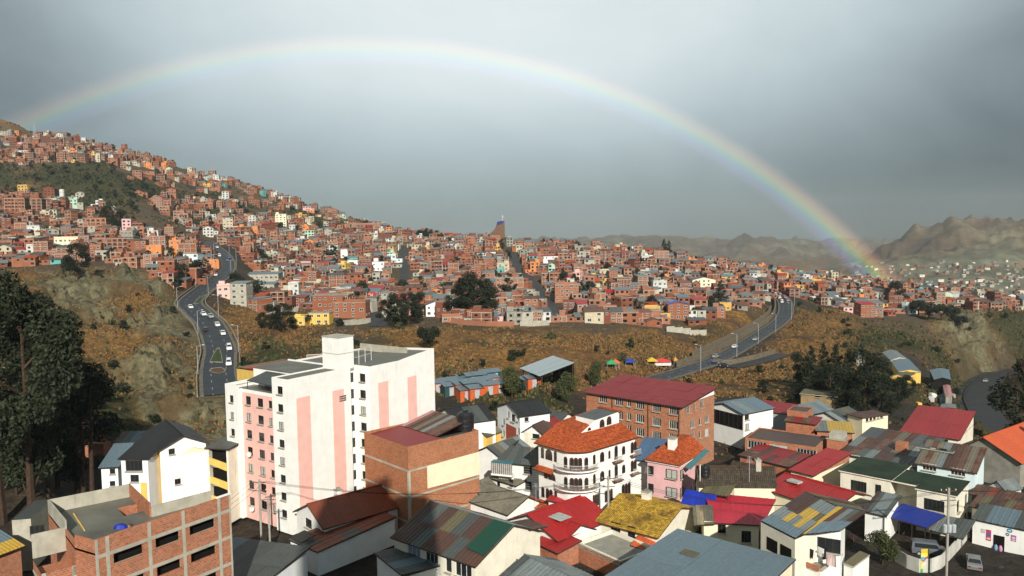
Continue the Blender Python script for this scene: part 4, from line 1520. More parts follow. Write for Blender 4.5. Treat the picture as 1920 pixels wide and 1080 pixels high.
mb = MB()
mb.box(0, b.L, 0.8, b.D, 0, 11.5, DARK)
mb.box(-0.1, 0.25, 0, b.D, 0, 11.6, IVORY).box(b.L - 0.25, b.L + 0.1, 0, b.D, 0, 11.6, IVORY)
b.part('wall', mb)
for k in range(4):
 z = 9.2 - 3.0 * k
 mb = MB()
 mb.poly([(0.25, -0.05, z), (b.L - 0.25, -0.05, z - 0.9), (b.L - 0.25, -0.05, z + 0.3), (0.25, -0.05, z + 1.1)], YELLOW)
 mb.poly([(0.25, 0.1, z), (b.L - 0.25, 0.1, z - 0.9), (b.L - 0.25, 0.1, z + 0.3), (0.25, 0.1, z + 1.1)][::-1], YELLOW)
 mb.poly([(0.25, -0.05, z + 1.1), (b.L - 0.25, -0.05, z + 0.3), (b.L - 0.25, 0.1, z + 0.3), (0.25, 0.1, z + 1.1)], YELLOW)
 mb.box(0.25, b.L - 0.25, 0.1, 0.8, z - 0.5, z - 0.35, CONC)
 b.part('landing_parapet', mb)
shed(b, (11.7, 11.7, 12.0, 12.0), [SH_SLATE], nx=2, ny=1)
b = Building('apartment_block', 'smaller white block with black roof and yellow strip behind the white gable block', 'apartment block', pz(cA(765, 345), -33.5), pz(cA(935, 345), -33.5), dep=9)
pxwin(b, 'f', [cA(852, 462)], 1.3, 1.1, 'd2')
pxwin(b, 'f', [cA(848, 383)], 2.6, 1.6, 'd4')
b.walls(11.5, WHITE_B)
shed(b, (11.6, 11.6, 13.4, 13.4), [SH_BLACK], nx=3, ny=1, rib=1.4, amp=0.02, wallmat=WHITE_B)
mb = MB()
mb.box(b.L - 1.3, b.L - 0.3, -0.06, -0.003, 0, 8.0, YELLOW)
b.part('yellow_strip', mb)
b = Building('blue_roof_hut', 'small grey hut with pale blue roof beside the eucalyptus trunks', 'hut', pz(cA(640, 400), -35.5), pz(cA(745, 395), -35.5), dep=6)
pxwin(b, 'f', [cA(712, 418), cA(712, 495)], 0.8, 0.8, 'd1')
b.walls(9.5, WHITE_B)
shed(b, (9.6, 9.6, 11.4, 11.4), [SH_BLUE], nx=2, ny=1, wallmat=WHITE_B)
b = Building('brick_house', 'small two storey brick house under the cliff behind the eucalyptus', 'house', pz(cA(512, 130), -38.0), pz(cA(648, 128), -38.0), pz(cA(715, 112), -38.0))
pxwin(b, 'f', [cA(545, 235), cA(612, 232)], 1.8, 1.1, 'd2', pane=3)
b.walls(7.0, BRICK)
shed(b, (7.1, 7.1, 7.7, 7.7), [SH_RUST, SH_BROWN], nx=4, ny=1)
mb = MB()
mb.box(-0.4, b.L + 0.4, -1.0, 0, 3.4, 3.6, BRICK)
b.part('canopy', mb)
b = Building('brick_hut', 'low brick hut with rusty and blue sheet roofs behind the blue roofed hut', 'hut', pz(cA(715, 260), -40), pz(cA(890, 255), -40), dep=5)
b.walls(5.0, BRICK)
shed(b, (5.1, 5.1, 6.3, 6.3), lambda i, j: (SH_RUSTD, SH_SLATE, SH_BLUE, SH_BLUE)[i % 4], nx=4, ny=1)
# ------------------------------------------------------------------ near buildings, right half
def house(name, label, A, K, C, ze, mat, dep=None, cat='house', mats=None, wins=(), group=None):
 """walls of a two-faced house from three eave corners of the photograph; wins: (face, points, w, h, style)"""
 b = Building(name, label, cat, pz(A, ze), pz(K, ze), pz(C, ze) if C else None, dep, group=group)
 for face, pts, w, h, st in wins:
  pxwin(b, face, pts, w, h, st)
 b.h = ze + 45.0
 b.walls(b.h, mat, mats=mats)
 return b

# ---- brick school with the long red roof
b = house('school_building', 'long four storey brick school with sloping dark red roof and white framed windows', c4(785, 262), c4(1450, 378), c4(1668, 283), -33.5, BRICK_S, cat='school',
   wins=[('f', [c4(890, 355), c4(1005, 380), c4(1157, 403), c4(1278, 428), c4(1400, 450), c4(1157, 503), c4(1278, 527), c4(1400, 545), c4(890, 450), c4(1005, 475)], 1.75, 1.5, 'w4'),
    ('f', [c4(1078, 390), c4(1080, 478)], 0.85, 1.4, 'w2'),
    ('r', [c4(1537, 445), c4(1640, 407), c4(1537, 533), c4(1640, 505)], 1.5, 1.45, 'w3'), ('r', [c4(1590, 425), c4(1590, 520)], 0.7, 1.4, 'w1')])
hs = b.h
b.holes = {'f': [], 'r': [], 'l': [], 'b': []}
pxwin(b, 'f', [c4(890, 262), c4(1005, 282), c4(1157, 307), c4(1278, 327), c4(1400, 347)], 1.75, 1.4, 'w4')
pxwin(b, 'f', [c4(1078, 293)], 0.85, 1.3, 'w2')
pxwin(b, 'r', [c4(1502, 338), c4(1607, 303)], 1.5, 1.35, 'w3')
pxwin(b, 'r', [c4(1553, 320)], 0.6, 1.3, 'w1')
b.walls(hs + 1.5, BRICK_S, z0=hs + 0.003, name='top_storey_wall')
mb = MB()
mb.box(-0.06, b.L + 0.06, -0.06, b.D, hs - 0.12, hs + 0.0, BRICK_S, skip='b')
b.part('string_course', mb)
zt = hs + 1.55
mb = MB()
mb.poly([(b.L, 0, zt), (b.L, b.D, zt), (b.L, b.D, zt + 1.25)], WHITE)
mb.poly([(0, 0, zt), (0, b.D, zt), (0, b.D, zt + 1.25)][::-1], WHITE)
mb.poly([(0, b.D, zt - 3), (b.L, b.D, zt - 3), (b.L, b.D, zt + 1.25), (0, b.D, zt + 1.25)][::-1], WHITE)
b.part('gable', mb)
b.sheets((-0.5, -0.6, zt - 0.02), (b.L + 0.7, -0.6, zt - 0.02), (b.L + 0.7, b.D + 0.4, zt + 1.45), (-0.5, b.D + 0.4, zt + 1.45), 12, 3, [SH_MAROON], rib=0.7, seed=4)
for px, py in (c4(957, 330), c4(1217, 400), c4(1440, 430)):
 s = b.onface('f', px, py)[0]
 mb = MB()
 mb.bar((s, -0.1, 0), (s, -0.1, zt), 0.07, FRAME_D)
 b.part('downpipe', mb)

# ---- white Spanish style building with rounded corner
zS = -33.0
b = Building('villa', 'white rounded corner villa with orange tile roof, arched brown windows and curved balconies', 'villa', (3.8, 118.6), (9.4, 112.4), (19.3, 121.4))
hS = 12.0
Rr = 2.7
L, D = b.L, b.D
arc = [(L - Rr + Rr * math.sin(a), Rr - Rr * math.cos(a)) for a in np.linspace(0, math.pi / 2, 9)]
path = [(0.0, 0.0)] + arc + [(L, D)]

def arched(b, seg, s, z, w, h, parent=None, arches=2, door=False):
 """brown window with round heads on a wall segment (point, tangent, normal)"""
 p, t_, n = seg
 mb = MB()
 prof = [(0, 0), (w, 0)]
 aw = w / arches
 for k in range(arches - 1, -1, -1):
  for a in np.linspace(0, math.pi, 7):
   prof.append((aw * k + aw / 2 + aw / 2 * math.cos(a), h - aw / 2 + aw / 2 * math.sin(a)))

 def W(x, o, zz):
  q = p + t_ * (s - w / 2 + x) + n * o
  return Vector((q.x, q.y, z - h / 2 + zz))
 mb.poly([W(x, 0.03, zz) for x, zz in prof], FRAME_BR)
 o = mb.build('window', b.o)
 g = 0.13
 for k in range(arches):
  m2 = MB()
  x0, x1 = aw * k + g, aw * (k + 1) - g * 0.6
  if x1 - x0 < 0.12:
   continue
  m2.poly([W(x, 0.045, zz) for x, zz in ((x0, g), (x1, g), (x1, h - aw * 0.55), ((x0 + x1) / 2, h - g * 1.2), (x0, h - aw * 0.55))], GLASS)
  m2.build('pane', o)
 return o

segs = []
for i in range(len(path) - 1):
 p, q = Vector(path[i]), Vector(path[i + 1])
 t_ = (q - p).normalized()
 segs.append((p, t_, Vector((t_.y, -t_.x)), (q - p).length))
mb = MB()
for p, t_, n, ln in segs:
 mb.wallgrid(lambda s, o, z, p=p, t_=t_, n=n: Vector(((p + t_ * s + n * o).x, (p + t_ * s + n * o).y, z)), 0, ln, 0, hS, [], WHITE)
mb.poly([(0, 0, 0), (0, D, 0), (0, D, hS), (0, 0, hS)][::-1], WHITE).poly([(0, D, 0), (L, D, 0), (L, D, hS), (0, D, hS)][::-1], WHITE)
b.part('wall', mb)
sl = segs[0][:3]
sr = segs[-1][:3]
sm = segs[4][:3]
for z in (10.6, 4.4):
 arched(b, sl, 0.9, z, 0.7, 1.7, arches=1)
 arched(b, sl, 2.3, z, 1.5, 1.7, arches=1 if z > 6 else 2)
 arched(b, sl, 3.7, z, 0.6, 1.7, arches=1)
arched(b, sl, 1.6, 7.3, 0.8, 1.2, arches=1)
arched(b, sl, 2.9, 7.3, 1.6, 1.2, arches=1)
for z in (10.2, 7.1):
 arched(b, segs[1][:3], 0.2, z, 0.7, 1.7, arches=1)
 arched(b, sm, 0.28, z, 1.9, 1.8, arches=3)
 arched(b, segs[7][:3], 0.3, z - 0.2, 0.7, 2.1, arches=1)
for z in (10.4, 7.4):
 for s, w, hh, ar in ((0.9, 0.6, 1.5, 1), (2.7, 1.0, 1.6, 1), (4.4, 0.5, 1.3, 1), (6.0, 0.8, 2.2, 1), (7.8, 0.8, 1.4, 1), (10.3, 1.5, 1.8, 2)):
  if s < segs[-1][3]:
   arched(b, sr, s, z, w, hh, arches=ar)
for s, w in ((1.2, 1.4), (4.2, 1.9), (8.4, 2.2)):
 arched(b, sr, s, 4.0, w, 1.9, arches=3)
# curved balconies with railings
for z in (9.0, 6.0):
 ring_o, ring_i = [], []
 for a in np.linspace(-0.35, math.pi / 2 + 0.35, 15):
  for R_, lst in ((Rr + 1.0, ring_o), (Rr - 0.05, ring_i)):
   lst.append(Vector((L - Rr + R_ * math.sin(a), Rr - R_ * math.cos(a), z)))
 mb = MB()
 up = Vector((0, 0, 0.22))
 for i in range(14):
  mb.poly([ring_i[i] + up, ring_o[i] + up, ring_o[i + 1] + up, ring_i[i + 1] + up], FRAME_BR)
  mb.poly([ring_o[i], ring_o[i + 1], ring_o[i + 1] + up, ring_o[i] + up], WHITE)
  mb.poly([ring_i[i], ring_i[i + 1], ring_o[i + 1] - up * 0, ring_o[i]], WHITE)
 o = b.part('balcony', mb)
 m2 = MB()
 for i in range(14):
  a, e = ring_o[i] * 0.98 + ring_i[i] * 0.02, ring_o[i + 1] * 0.98 + ring_i[i + 1] * 0.02
  m2.bar(a + Vector((0, 0, 1.05)), e + Vector((0, 0, 1.05)), 0.035, FRAME_W)
  for k in range(3):
   c_ = a + (e - a) * k / 3
   m2.bar(c_ + up, c_ + Vector((0, 0, 1.05)), 0.02, FRAME_W)
 m2.build('railing', o)
for s, z in ((6.0, 9.1), (6.0, 6.1), (10.3, 9.2), (10.3, 6.2)):
 x0 = L
 y = Rr + s
 mb = MB()
 mb.box(L, L + 0.8, y - 1.0, y + 1.0, z - 0.15, z, FRAME_BR)
 o = b.part('balcony', mb)
 m2 = MB()
 for k in range(9):
  yy = y - 0.95 + k * 0.2375
  m2.bar((L + 0.75, yy, z), (L + 0.75, yy, z + 0.9), 0.02, FRAME_W)
 m2.bar((L + 0.75, y - 0.97, z + 0.9), (L + 0.75, y + 0.97, z + 0.9), 0.035, FRAME_W)
 m2.build('railing', o)
# tile skirt roofs over the lower windows
b.tiles((-0.3, -1.0, 8.0), (3.6, -1.0, 8.0), (3.6, 0.0, 8.5), (-0.3, 0.0, 8.5), TILE_O, name='tile_canopy')
b.tiles((-2.2, -2.0, 2.4), (3.6, -2.0, 2.4), (3.6, 0.0, 3.1), (-2.2, 0.0, 3.1), TILE_O, name='tile_canopy')
# main roof: two slopes and a cone at the corner
ov = 0.55
ap = Vector((L - 4.2, 4.2, hS + 1.9))
rl = Vector((-ov, 7.6, hS + 3.4))
b.tiles((-ov, -ov, hS), (L - Rr, -ov, hS), ap, (-ov, 5.2, hS + 2.4), TILE_O)
b.tiles((L + ov, Rr, hS), (L + ov, D + 0.3, hS), (L - 3.4, D + 0.3, hS + 1.7), ap, TILE_O)
ea = [Vector((L - Rr + (Rr + ov) * math.sin(a), Rr - (Rr + ov) * math.cos(a), hS)) for a in np.linspace(0, math.pi / 2, 9)]
mb = MB()
for i in range(8):
 mb.poly([ea[i], ea[i + 1], ap], TILE_O)
 mb.poly([ea[i] - Vector((0, 0, 0.12)), ap - Vector((0, 0, 0.2)), ea[i + 1] - Vector((0, 0, 0.12))], FRAME_BR)
b.part('roof_cone', mb)
mb = MB()
mb.poly([(-ov, 5.2, hS + 2.4), tuple(ap), (L - 3.4, D + 0.3, hS + 1.7), (2, D + 0.3, hS + 3.0), (-ov, D, hS + 3.0)], TILE_O)
b.part('roof_slope', mb)
# white loft with arched gallery above the right slope
mb = MB()
x0, x1 = L - 7.5, L - 3.3
mb.poly([(x1, 4.3, hS + 1.7), (x1, D, hS + 1.4), (x1, D, hS + 3.5), (x1, 7.6, hS + 3.1), (x1, 6.4, hS + 2.6)], WHITE)
mb.poly([(x0, D, hS), (x1, D, hS), (x1, D, hS + 3.5), (x0, D, hS + 3.5)][::-1], WHITE)
mb.poly([(x0, 7.6, hS), (x0, D, hS), (x0, D, hS + 3.5), (x0, 7.6, hS + 3.1)][::-1], WHITE)
mb.poly([(x0, 7.6, hS), (x1, 7.6, hS), (x1, 7.6, hS + 3.1), (x0, 7.6, hS + 3.1)], WHITE)
mb.poly([(x0, 7.6, hS + 3.1), (x1, 7.6, hS + 3.1), (x1, D, hS + 3.5), (x0, D, hS + 3.5)], SH_SLATE)
b.part('loft', mb)
lf = (Vector((x1, 0.0)), Vector((0, 1)), Vector((1, 0)))
for s, z, w, h in ((9.2, hS + 2.35, 1.2, 1.3), (10.9, hS + 2.5, 1.2, 1.4), (6.2, hS + 2.0, 0.8, 0.5)):
 if s < D - 0.5:
  arched(b, lf, s, z, w, h, arches=1)
b.tiles((x0 - 0.3, D - 0.2, hS + 3.52), (x1 + 0.3, D - 0.2, hS + 3.52), (x1 + 0.3, D + 0.5, hS + 3.65), (x0 - 0.3, D + 0.5, hS + 3.65), TILE_O, name='tile_coping')
# its white yard wall
b = Building('yard_wall', 'white yard wall with tiled coping in front of the rounded villa', 'wall', pz(c4(830, 985), -42.5), pz(c4(1010, 905), -42.5), dep=0.3)
b.walls(2.5, WHITE)
b.tiles((0, -0.25, 2.55), (b.L, -0.25, 2.55), (b.L, 0.5, 2.75), (0, 0.5, 2.75), TILE_O, name='tile_coping')

# ---- pink house
b = house('pink_house', 'pink two storey house with orange tile roof and corner bay windows', c4(1190, 722), c4(1440, 752), c4(1600, 690), -38.2, ROSE)
for z in (5.4, 2.4):
 b.window('f', b.L - 1.2, z, 1.9, 1.5, 'd2', pane=1, off=-0.12, reveal=0.0, hole=False)
 b.window('f', 0.7, z, 0.9, 1.4, 'd1', off=-0.05, reveal=0.0, hole=False)
 b.window('r', 0.9, z, 1.2, 1.5, 'd2', pane=1, off=0.1, reveal=0.0, hole=False)
mb = MB()
mb.box(-0.3, b.L + 0.3, -0.3, b.D + 0.2, b.h, b.h + 0.25, WHITE)
b.part('fascia', mb)
h = b.h + 0.26
b.tiles((-0.4, -0.4, h), (b.L + 0.4, -0.4, h), (b.L - 2.5, 4.5, h + 2.2), (1.5, 4.5, h + 2.2), TILE_O)
b.tiles((b.L + 0.4, -0.4, h), (b.L + 0.4, b.D + 4, h), (b.L - 2.5, b.D + 4, h + 2.2), (b.L - 2.5, 4.5, h + 2.2), TILE_O)
b.tiles((-0.4, b.D + 4, h), (-0.4, -0.4, h), (1.5, 4.5, h + 2.2), (1.5, b.D + 4, h + 2.2), TILE_O)
mb = MB()
mb.poly([(1.5, 4.5, h + 2.2), (b.L - 2.5, 4.5, h + 2.2), (b.L - 2.5, b.D + 4, h + 2.2), (1.5, b.D + 4, h + 2.2)], TILE_O)
b.part('roof_ridge', mb)
cx_, cy_ = b.onlevel(*c4(1393, 600), h + 2)
chimney(b, cx_, cy_, h + 0.5, h + 3.2, 1.2, WHITE)
mb = MB()
p0, p1 = b.onlevel(*c4(1450, 735), b.h), b.onlevel(*c4(1640, 665), b.h + 1.0)
mb.poly([(b.L + 0.5, 1.0, b.h - 0.3), (b.L + 1.5, 1.0, b.h - 0.5), (b.L + 1.5, 9.0, b.h + 0.7), (b.L + 0.5, 9.0, b.h + 0.9)], plain('teal_glass', (0.045, 0.15, 0.16), 0.25, 0.5))
b.part('glass_canopy', mb)

# ---- red roofed house in front of the villa
b = house('red_roof_house', 'low house under a broad plain red gable roof with a skylight', c5(235, 425), c5(560, 580), c5(900, 415), -41.8, WHITE)
gable(b, b.h, b.h + 2.0, [SH_RED], axis='y', over=0.4, nx=7, ny=2, rib=1.0, amp=0.025, seed=6, ridge=0.45)
x, y = b.onlevel(*c5(575, 420), b.h + 1.4)
mb = MB()
for i in range(3):
 for j in range(3):
  mb.box(x - 1.35 + i * 0.9, x - 1.35 + i * 0.9 + 0.82, y - 1.2 + j * 0.8, y - 1.2 + j * 0.8 + 0.72, b.h + 1.42, b.h + 1.5, CURTAIN if (i + j) % 3 else GALV)
o = b.part('skylight', mb)
sk = b
b = house('red_roof_annex', 'upper red roof wing behind the broad red roof with skylight', c5(450, 330), c5(720, 345), c5(870, 312), -41.0, WHITE, dep=8)
shed(b, (b.h, b.h, b.h + 1.4, b.h + 1.4), [SH_RED, SH_RED, SH_CRIM], nx=5, ny=2, rib=1.0, amp=0.025, seed=3, wallmat=WHITE)
b = house('white_gable_house', 'small white gable ended house between the red roof and the brick terrace', c5(535, 570), c5(610, 590), c5(845, 510), -42.2, WHITE)
gable(b, b.h, b.h + 1.4, [SH_RED], axis='x', over=0.15, nx=3, ny=1, rib=1.0, amp=0.02)
b = house('red_lean_to', 'small low red lean-to roof on brick walls beside the white gable', c5(400, 600), c5(560, 680), c5(705, 625), -42.6, BRICK)
shed(b, (b.h, b.h, b.h + 0.5, b.h + 0.5), [SH_RED], nx=4, ny=1, rib=0.9, amp=0.02, wallmat=BRICK)

# ---- yellow lichen roof house
b = house('yellow_roof_house', 'cream house with yellow lichen covered tile roof and white chimney', c5(880, 430), c5(1270, 555), c5(1530, 345), -41.6, IVORY,
   wins=[('f', [c5(975, 500)], 1.6, 1.6, 'd3'), ('f', [c5(1090, 540)], 1.2, 2.0, 'd2')])
h = b.h
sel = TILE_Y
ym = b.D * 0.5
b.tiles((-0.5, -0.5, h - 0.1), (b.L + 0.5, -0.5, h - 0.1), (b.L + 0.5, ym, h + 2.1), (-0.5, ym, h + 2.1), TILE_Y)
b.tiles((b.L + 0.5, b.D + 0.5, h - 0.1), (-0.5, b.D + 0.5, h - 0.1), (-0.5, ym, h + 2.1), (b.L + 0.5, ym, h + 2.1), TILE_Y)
mb = MB()
mb.poly([(b.L, 0, h), (b.L, b.D, h), (b.L, ym, h + 2.0)], IVORY)
b.part('gable', mb)
b.part('gable', MB().poly([(0, 0, h), (0, ym, h + 2.0), (0, b.D, h)], IVORY))
x, y = b.onlevel(*c5(1200, 330), h + 1.2)
chimney(b, x, y, h + 0.6, h + 3.1, 1.1, IVORY)
mb = MB()                                         # black balcony rail
for k in range(16):
 x = 0.3 + k * (b.L - 0.6) / 15
 mb.bar((x, -1.3, 0.0), (x, -1.3, 1.1), 0.025, IRON)
mb.bar((0.3, -1.3, 1.1), (b.L - 0.3, -1.3, 1.1), 0.035, IRON)
b.part('railing', mb)
b = house('brick_terrace', 'brick walled terrace block with cream upper court in front of the yellow roof', c5(710, 600), c5(1010, 745), c5(1250, 640), -42.4, BRICK)
flat(b, b.h - 0.6, CONC, 0.75, IVORY)
b = house('orange_canopy_shed', 'small shed with orange canopy sheet at the corner of the grey blue roof', c5(1105, 630), c5(1215, 655), c5(1260, 620), -42.8, BRICK)
shed(b, (b.h, b.h - 0.3, b.h, b.h + 0.4), [sheet_metal('orange_sheet', (0.52, 0.10, 0.03), 0)], nx=2, ny=1)

# ---- great grey blue roof in the foreground
b = Building('grey_blue_roof_house', 'cream house under a very large smooth grey blue roof at the bottom edge', 'house', (5.2, 73.1), (24.5, 72.0), (30.3, 81.5), dep=13.5)
A_, B_, C_ = onz(*c5(1440, 532), -35.8), onz(1492, 1052, -35.8), onz(*c5(930, 850), -35.8)
b = None
bb = bpy.data.objects.new('grey_blue_roof_house', None)
for o in list(COL.objects):
 if o.name.startswith('grey_blue_roof_house'):
  bpy.data.objects.remove(o)
ex = (Vector((C_.x, C_.y)) - Vector((A_.x, A_.y)))
b = Building('grey_blue_roof_house', 'cream house under a very large smooth grey blue roof at the bottom edge', 'house', (A_.x + ex.x * 1.15, A_.y + ex.y * 1.15), (A_.x + ex.x * 1.15 + (B_.x - A_.x), A_.y + ex.y * 1.15 + (B_.y - A_.y)), (B_.x, B_.y))
hb = 9.2
b.walls(hb, CREAM)
b.sheets((-0.3, -0.3, hb + 0.1), (b.L + 0.3, -0.3, hb + 0.1), (b.L + 0.3, b.D + 0.3, hb + 0.1), (-0.3, b.D + 0.3, hb + 0.1), 5, 2, [SH_BLUE], rib=1.8, amp=0.015, seed=1)
x, y = b.onlevel(*c5(1510, 683), hb + 0.15)
mb = MB()
mb.box(x - 0.9, x + 0.9, y - 0.7, y + 0.7, hb + 0.16, hb + 0.24, SH_OLIVE)
b.part('hatch', mb)

# ---- cream house with blue tarpaulin
b = house('shingle_roof_house', 'cream gabled house with dark shingle roof behind the blue tarpaulin', c7(10, 190), c7(150, 235), c7(600, 280), -39.2, CREAM, dep=11.5,
   wins=[('f', [c7(80, 270)], 1.6, 1.2, 'w4')])
gable(b, b.h, b.h + 2.4, None, axis='y', over=0.25, tile=TILE_BR, wallmat=CREAM, ridge=0.45)
x, y = b.onlevel(*c7(640, 85), b.h + 2)
chimney(b, b.L * 0.45, b.D * 0.8, b.h + 1.5, b.h + 3.4, 0.8, CONC_P)
cg = b
b = Building('gable_wall_house', 'house with tall cream gable end at the dark shingle roof', 'house', pz(c7(585, 275), -40.5), pz(c7(810, 150), -40.5), dep=4.5)
mb = MB()
mb.box(0, b.L, 0, b.D, 0, 4.5, CREAM, skip='t')
xm = b.L * 0.5
mb.poly([(0, 0, 4.5), (b.L, 0, 4.5), (xm, 0, 7.0)], CREAM).poly([(0, b.D, 4.5), (xm, b.D, 7.0), (b.L, b.D, 4.5)], CREAM)
b.part('wall', mb)
b.sheets((b.L + 0.2, -0.2, 4.4), (b.L + 0.2, b.D, 4.4), (xm, b.D, 7.1), (xm, -0.2, 7.1), 3, 1, [SH_RED])
b.tiles((-0.2, b.D, 4.4), (-0.2, -0.2, 4.4), (xm, -0.2, 7.1), (xm, b.D, 7.1), TILE_BR)
b = Building('tarpaulin_terrace', 'roof terrace shaded by a flat olive sheet and sloping blue tarpaulin', 'terrace', pz(c7(70, 380), -40.6), pz(c7(420, 420), -40.6), pz(c7(550, 340), -40.6))
mb = MB()
mb.box(0, b.L, 0, b.D, 0, 3.0, CREAM, top=CONC)
b.part('wall', mb)
mb = MB()
mb.box(b.L - 2.9, b.L + 0.0, -0.002, 0.15, 3.0, 3.7, BRICK).box(b.L - 0.15, b.L + 0.003, 0.15, b.D, 3.0, 3.75, BRICK)
b.part('parapet', mb)
b.sheets((b.L * 0.2, 1.0, 5.2), (b.L * 0.95, 1.0, 5.2), (b.L * 0.95, b.D + 1.5, 5.9), (b.L * 0.2, b.D + 1.5, 5.9), 4, 1, [SH_OLIVE])
mb = MB()
for x in (b.L * 0.22, b.L * 0.93):
 for y in (1.1, b.D - 0.2):
  mb.bar((x, y, 3.0), (x, y, 5.2), 0.06, FRAME_D)
b.part('posts', mb)
mb = MB()                                         # sagging tarpaulin
n = 8
for i in range(n):
 for j in range(4):
  q = []
  for (di, dj) in ((0, 0), (1, 0), (1, 1), (0, 1)):
   u, v = (i + di) / n, (j + dj) / 4
   q.append((-1.4 + u * 4.9, -1.8 + v * 3.0, 3.3 + v * 1.9 - 0.35 * math.sin(u * math.pi) * (1 - v) + 0.06 * math.sin(9 * u)))
  mb.poly(q, TARP)
b.part('tarpaulin', mb)
wt_ = b.inv.inverted() @ Vector((-0.6, b.D + 2.5, 0))
tk = onz(*c7(205, 90), -37.0)
water_tank((tk.x, tk.y, -38.3), 0.75, 1.9, 'black water tank on a post above the blue tarpaulin')
mb = MB()
mb.bar((tk.x - 0.9, tk.y - 0.6, -42), (tk.x - 0.9, tk.y - 0.6, -36.2), 0.09, FRAME_W)
mb.bar((tk.x, tk.y, -42.5), (tk.x, tk.y, -38.3), 0.35, CONC_P, 6)
tag(mb.build('tank_stand'), 'concrete stand and white pipe under the black tank by the tarpaulin', 'stand')

# ---- crimson roof house
b = house('crimson_roof_house', 'cream house with bright crimson sheet roof beside the blue tarpaulin', c7(200, 590), c7(700, 600), c7(720, 540), -41.0, CREAM, dep=8.5,
   wins=[('f', [c7(360, 640)], 1.1, 1.5, 'd2'), ('f', [c7(585, 720)], 1.3, 1.7, 'd3')])
b.sheets((1.4, -0.4, b.h - 0.05), (b.L + 0.4, -0.4, b.h - 0.05), (b.L + 3.6, b.D, b.h + 0.7), (0.6, b.D + 1.5, b.h + 0.7), 5, 2, [SH_CRIM], rib=1.1, amp=0.02, seed=5)
b.sheets((-1.4, -0.5, b.h - 0.5), (1.4, -0.5, b.h - 0.2), (1.4, 3.6, b.h + 1.1), (-1.4, 3.6, b.h + 0.9), 6, 1, [sheet_metal('tan_sheet', (0.30, 0.25, 0.16), 0.3), SH_FIBRE], rib=0.25, amp=0.06)
mb = MB()
mb.poly([(b.L, 0, b.h), (b.L, b.D, b.h), (b.L, b.D, b.h + 0.65)], CREAM)
mb.poly([(1.4, b.D, b.h), (b.L, b.D, b.h), (b.L, b.D, b.h + 0.65), (1.4, b.D, b.h + 0.65)], CREAM)
b.part('gable', mb)
b = house('plain_red_roof_house', 'wide house under a plain brick red roof with small skylight', c7(665, 300), c7(1060, 365), c7(1480, 300), -40.2, CREAM, dep=9.5)
gable(b, b.h, b.h + 1.2, [SH_RED], axis='x', over=0.4, nx=8, ny=1, rib=1.1, amp=0.02, seed=2, wallmat=CREAM, ridge=0.6, x1=b.L + 5.5)
x, y = b.onlevel(*c7(1030, 215), b.h + 1.0)
mb = MB()
mb.box(x - 1.0, x + 1.0, y - 0.6, y + 0.6, b.h + 1.0, b.h + 1.25, CURTAIN)
b.part('skylight', mb)
b = house('red_wing', 'narrow red roof wing running back from the plain brick red roof', c7(945, 130), c7(1200, 160), c7(1370, 150), -40.2, CREAM, dep=12)
shed(b, (b.h, b.h, b.h + 1.2, b.h + 1.2), [SH_RED], nx=4, ny=3, rib=1.0, amp=0.02, wallmat=BRICK)

# ---- white corner house with laundry terrace and patchwork roof
b = house('laundry_house', 'white corner house with patchwork grey and yellow sheet roof', c7(1165, 690), c7(1455, 668), c7(1690, 500), -34.0, WHITE, dep=7.5)
LH = b
for (x, y, w) in ((1567, 770, 1.6), (1645, 705, 1.1)):
 s, z = b.onface('r', *c7(x, y))
 b.window('r', s, z, w, 1.7, 'b3', off=0.03, reveal=0.0, hole=False)
for s_, z_, in ((1.6, 8.9),):
 b.window('f', 1.9, 9.2, 2.4, 1.6, 'd3', off=-0.03, reveal=0.0, hole=False)
pal = {0: [SH_BLUE, SH_BLUE, SH_SLATE], 1: [SH_YEL, SH_GREY, SH_GREY], 2: [SH_RUSTD, SH_OLIVE, SH_GREY], 3: [SH_SLATE, SH_RUST, SH_GREY]}
w0 = [b.onlevel(*c7(*p), z) for p, z in (((720, 545), 11.2), ((1035, 705), 11.2), ((1420, 440), 12.4), ((1125, 300), 12.4))]
zq = [10.9, 10.9, 12.3, 12.3]
b.sheets(*[(w0[k][0], w0[k][1], zq[k]) for k in range(4)], 6, 4, lambda i, j: (SH_BLUE if j == 0 else (SH_YEL if j in (1, 2) and i in (2, 3, 4) and (i + j) % 4 else (SH_RUSTD if i < 3 and j > 1 else (SH_OLIVE if j == 2 else SH_GREY)))), rib=0.5, seed=7)
w1 = [b.onlevel(*c7(*p), z) for p, z in (((1035, 705), 10.9), ((1450, 662), 11.1), ((1685, 490), 12.2), ((1420, 440), 12.35))]
b.sheets(*[(w1[k][0], w1[k][1], (10.9, 11.1, 12.2, 12.35)[k]) for k in range(4)], 5, 2, lambda i, j: (SH_YEL if i == 0 else (SH_BLUE if j == 0 else (SH_SLATE, SH_RUSTD, SH_GREY)[i % 3])), rib=0.5, seed=8)
w2 = [b.onlevel(*c7(*p), z) for p, z in (((1125, 300), 12.3), ((1420, 440), 12.35), ((1685, 480), 12.2), ((1560, 390), 12.5))]
b.sheets(*[(w2[k][0], w2[k][1], (12.3, 12.35, 12.2, 12.4)[k]) for k in range(4)], 4, 2, [SH_OLIVE, SH_RUSTD, SH_SLATE], rib=0.6, seed=9)
mb = MB()
mb.poly([(b.L, 0, b.h), (b.L, b.D, b.h), (b.L, b.D, b.h + 1.25), (b.L, 0, b.h + 0.1)], WHITE)
mb.poly([(0, 0, b.h - 0.1), (b.L, 0, b.h - 0.1), (b.L, 0, b.h + 0.1), (0, 0, b.h - 0.1)], WHITE)
b.part('gable', mb)
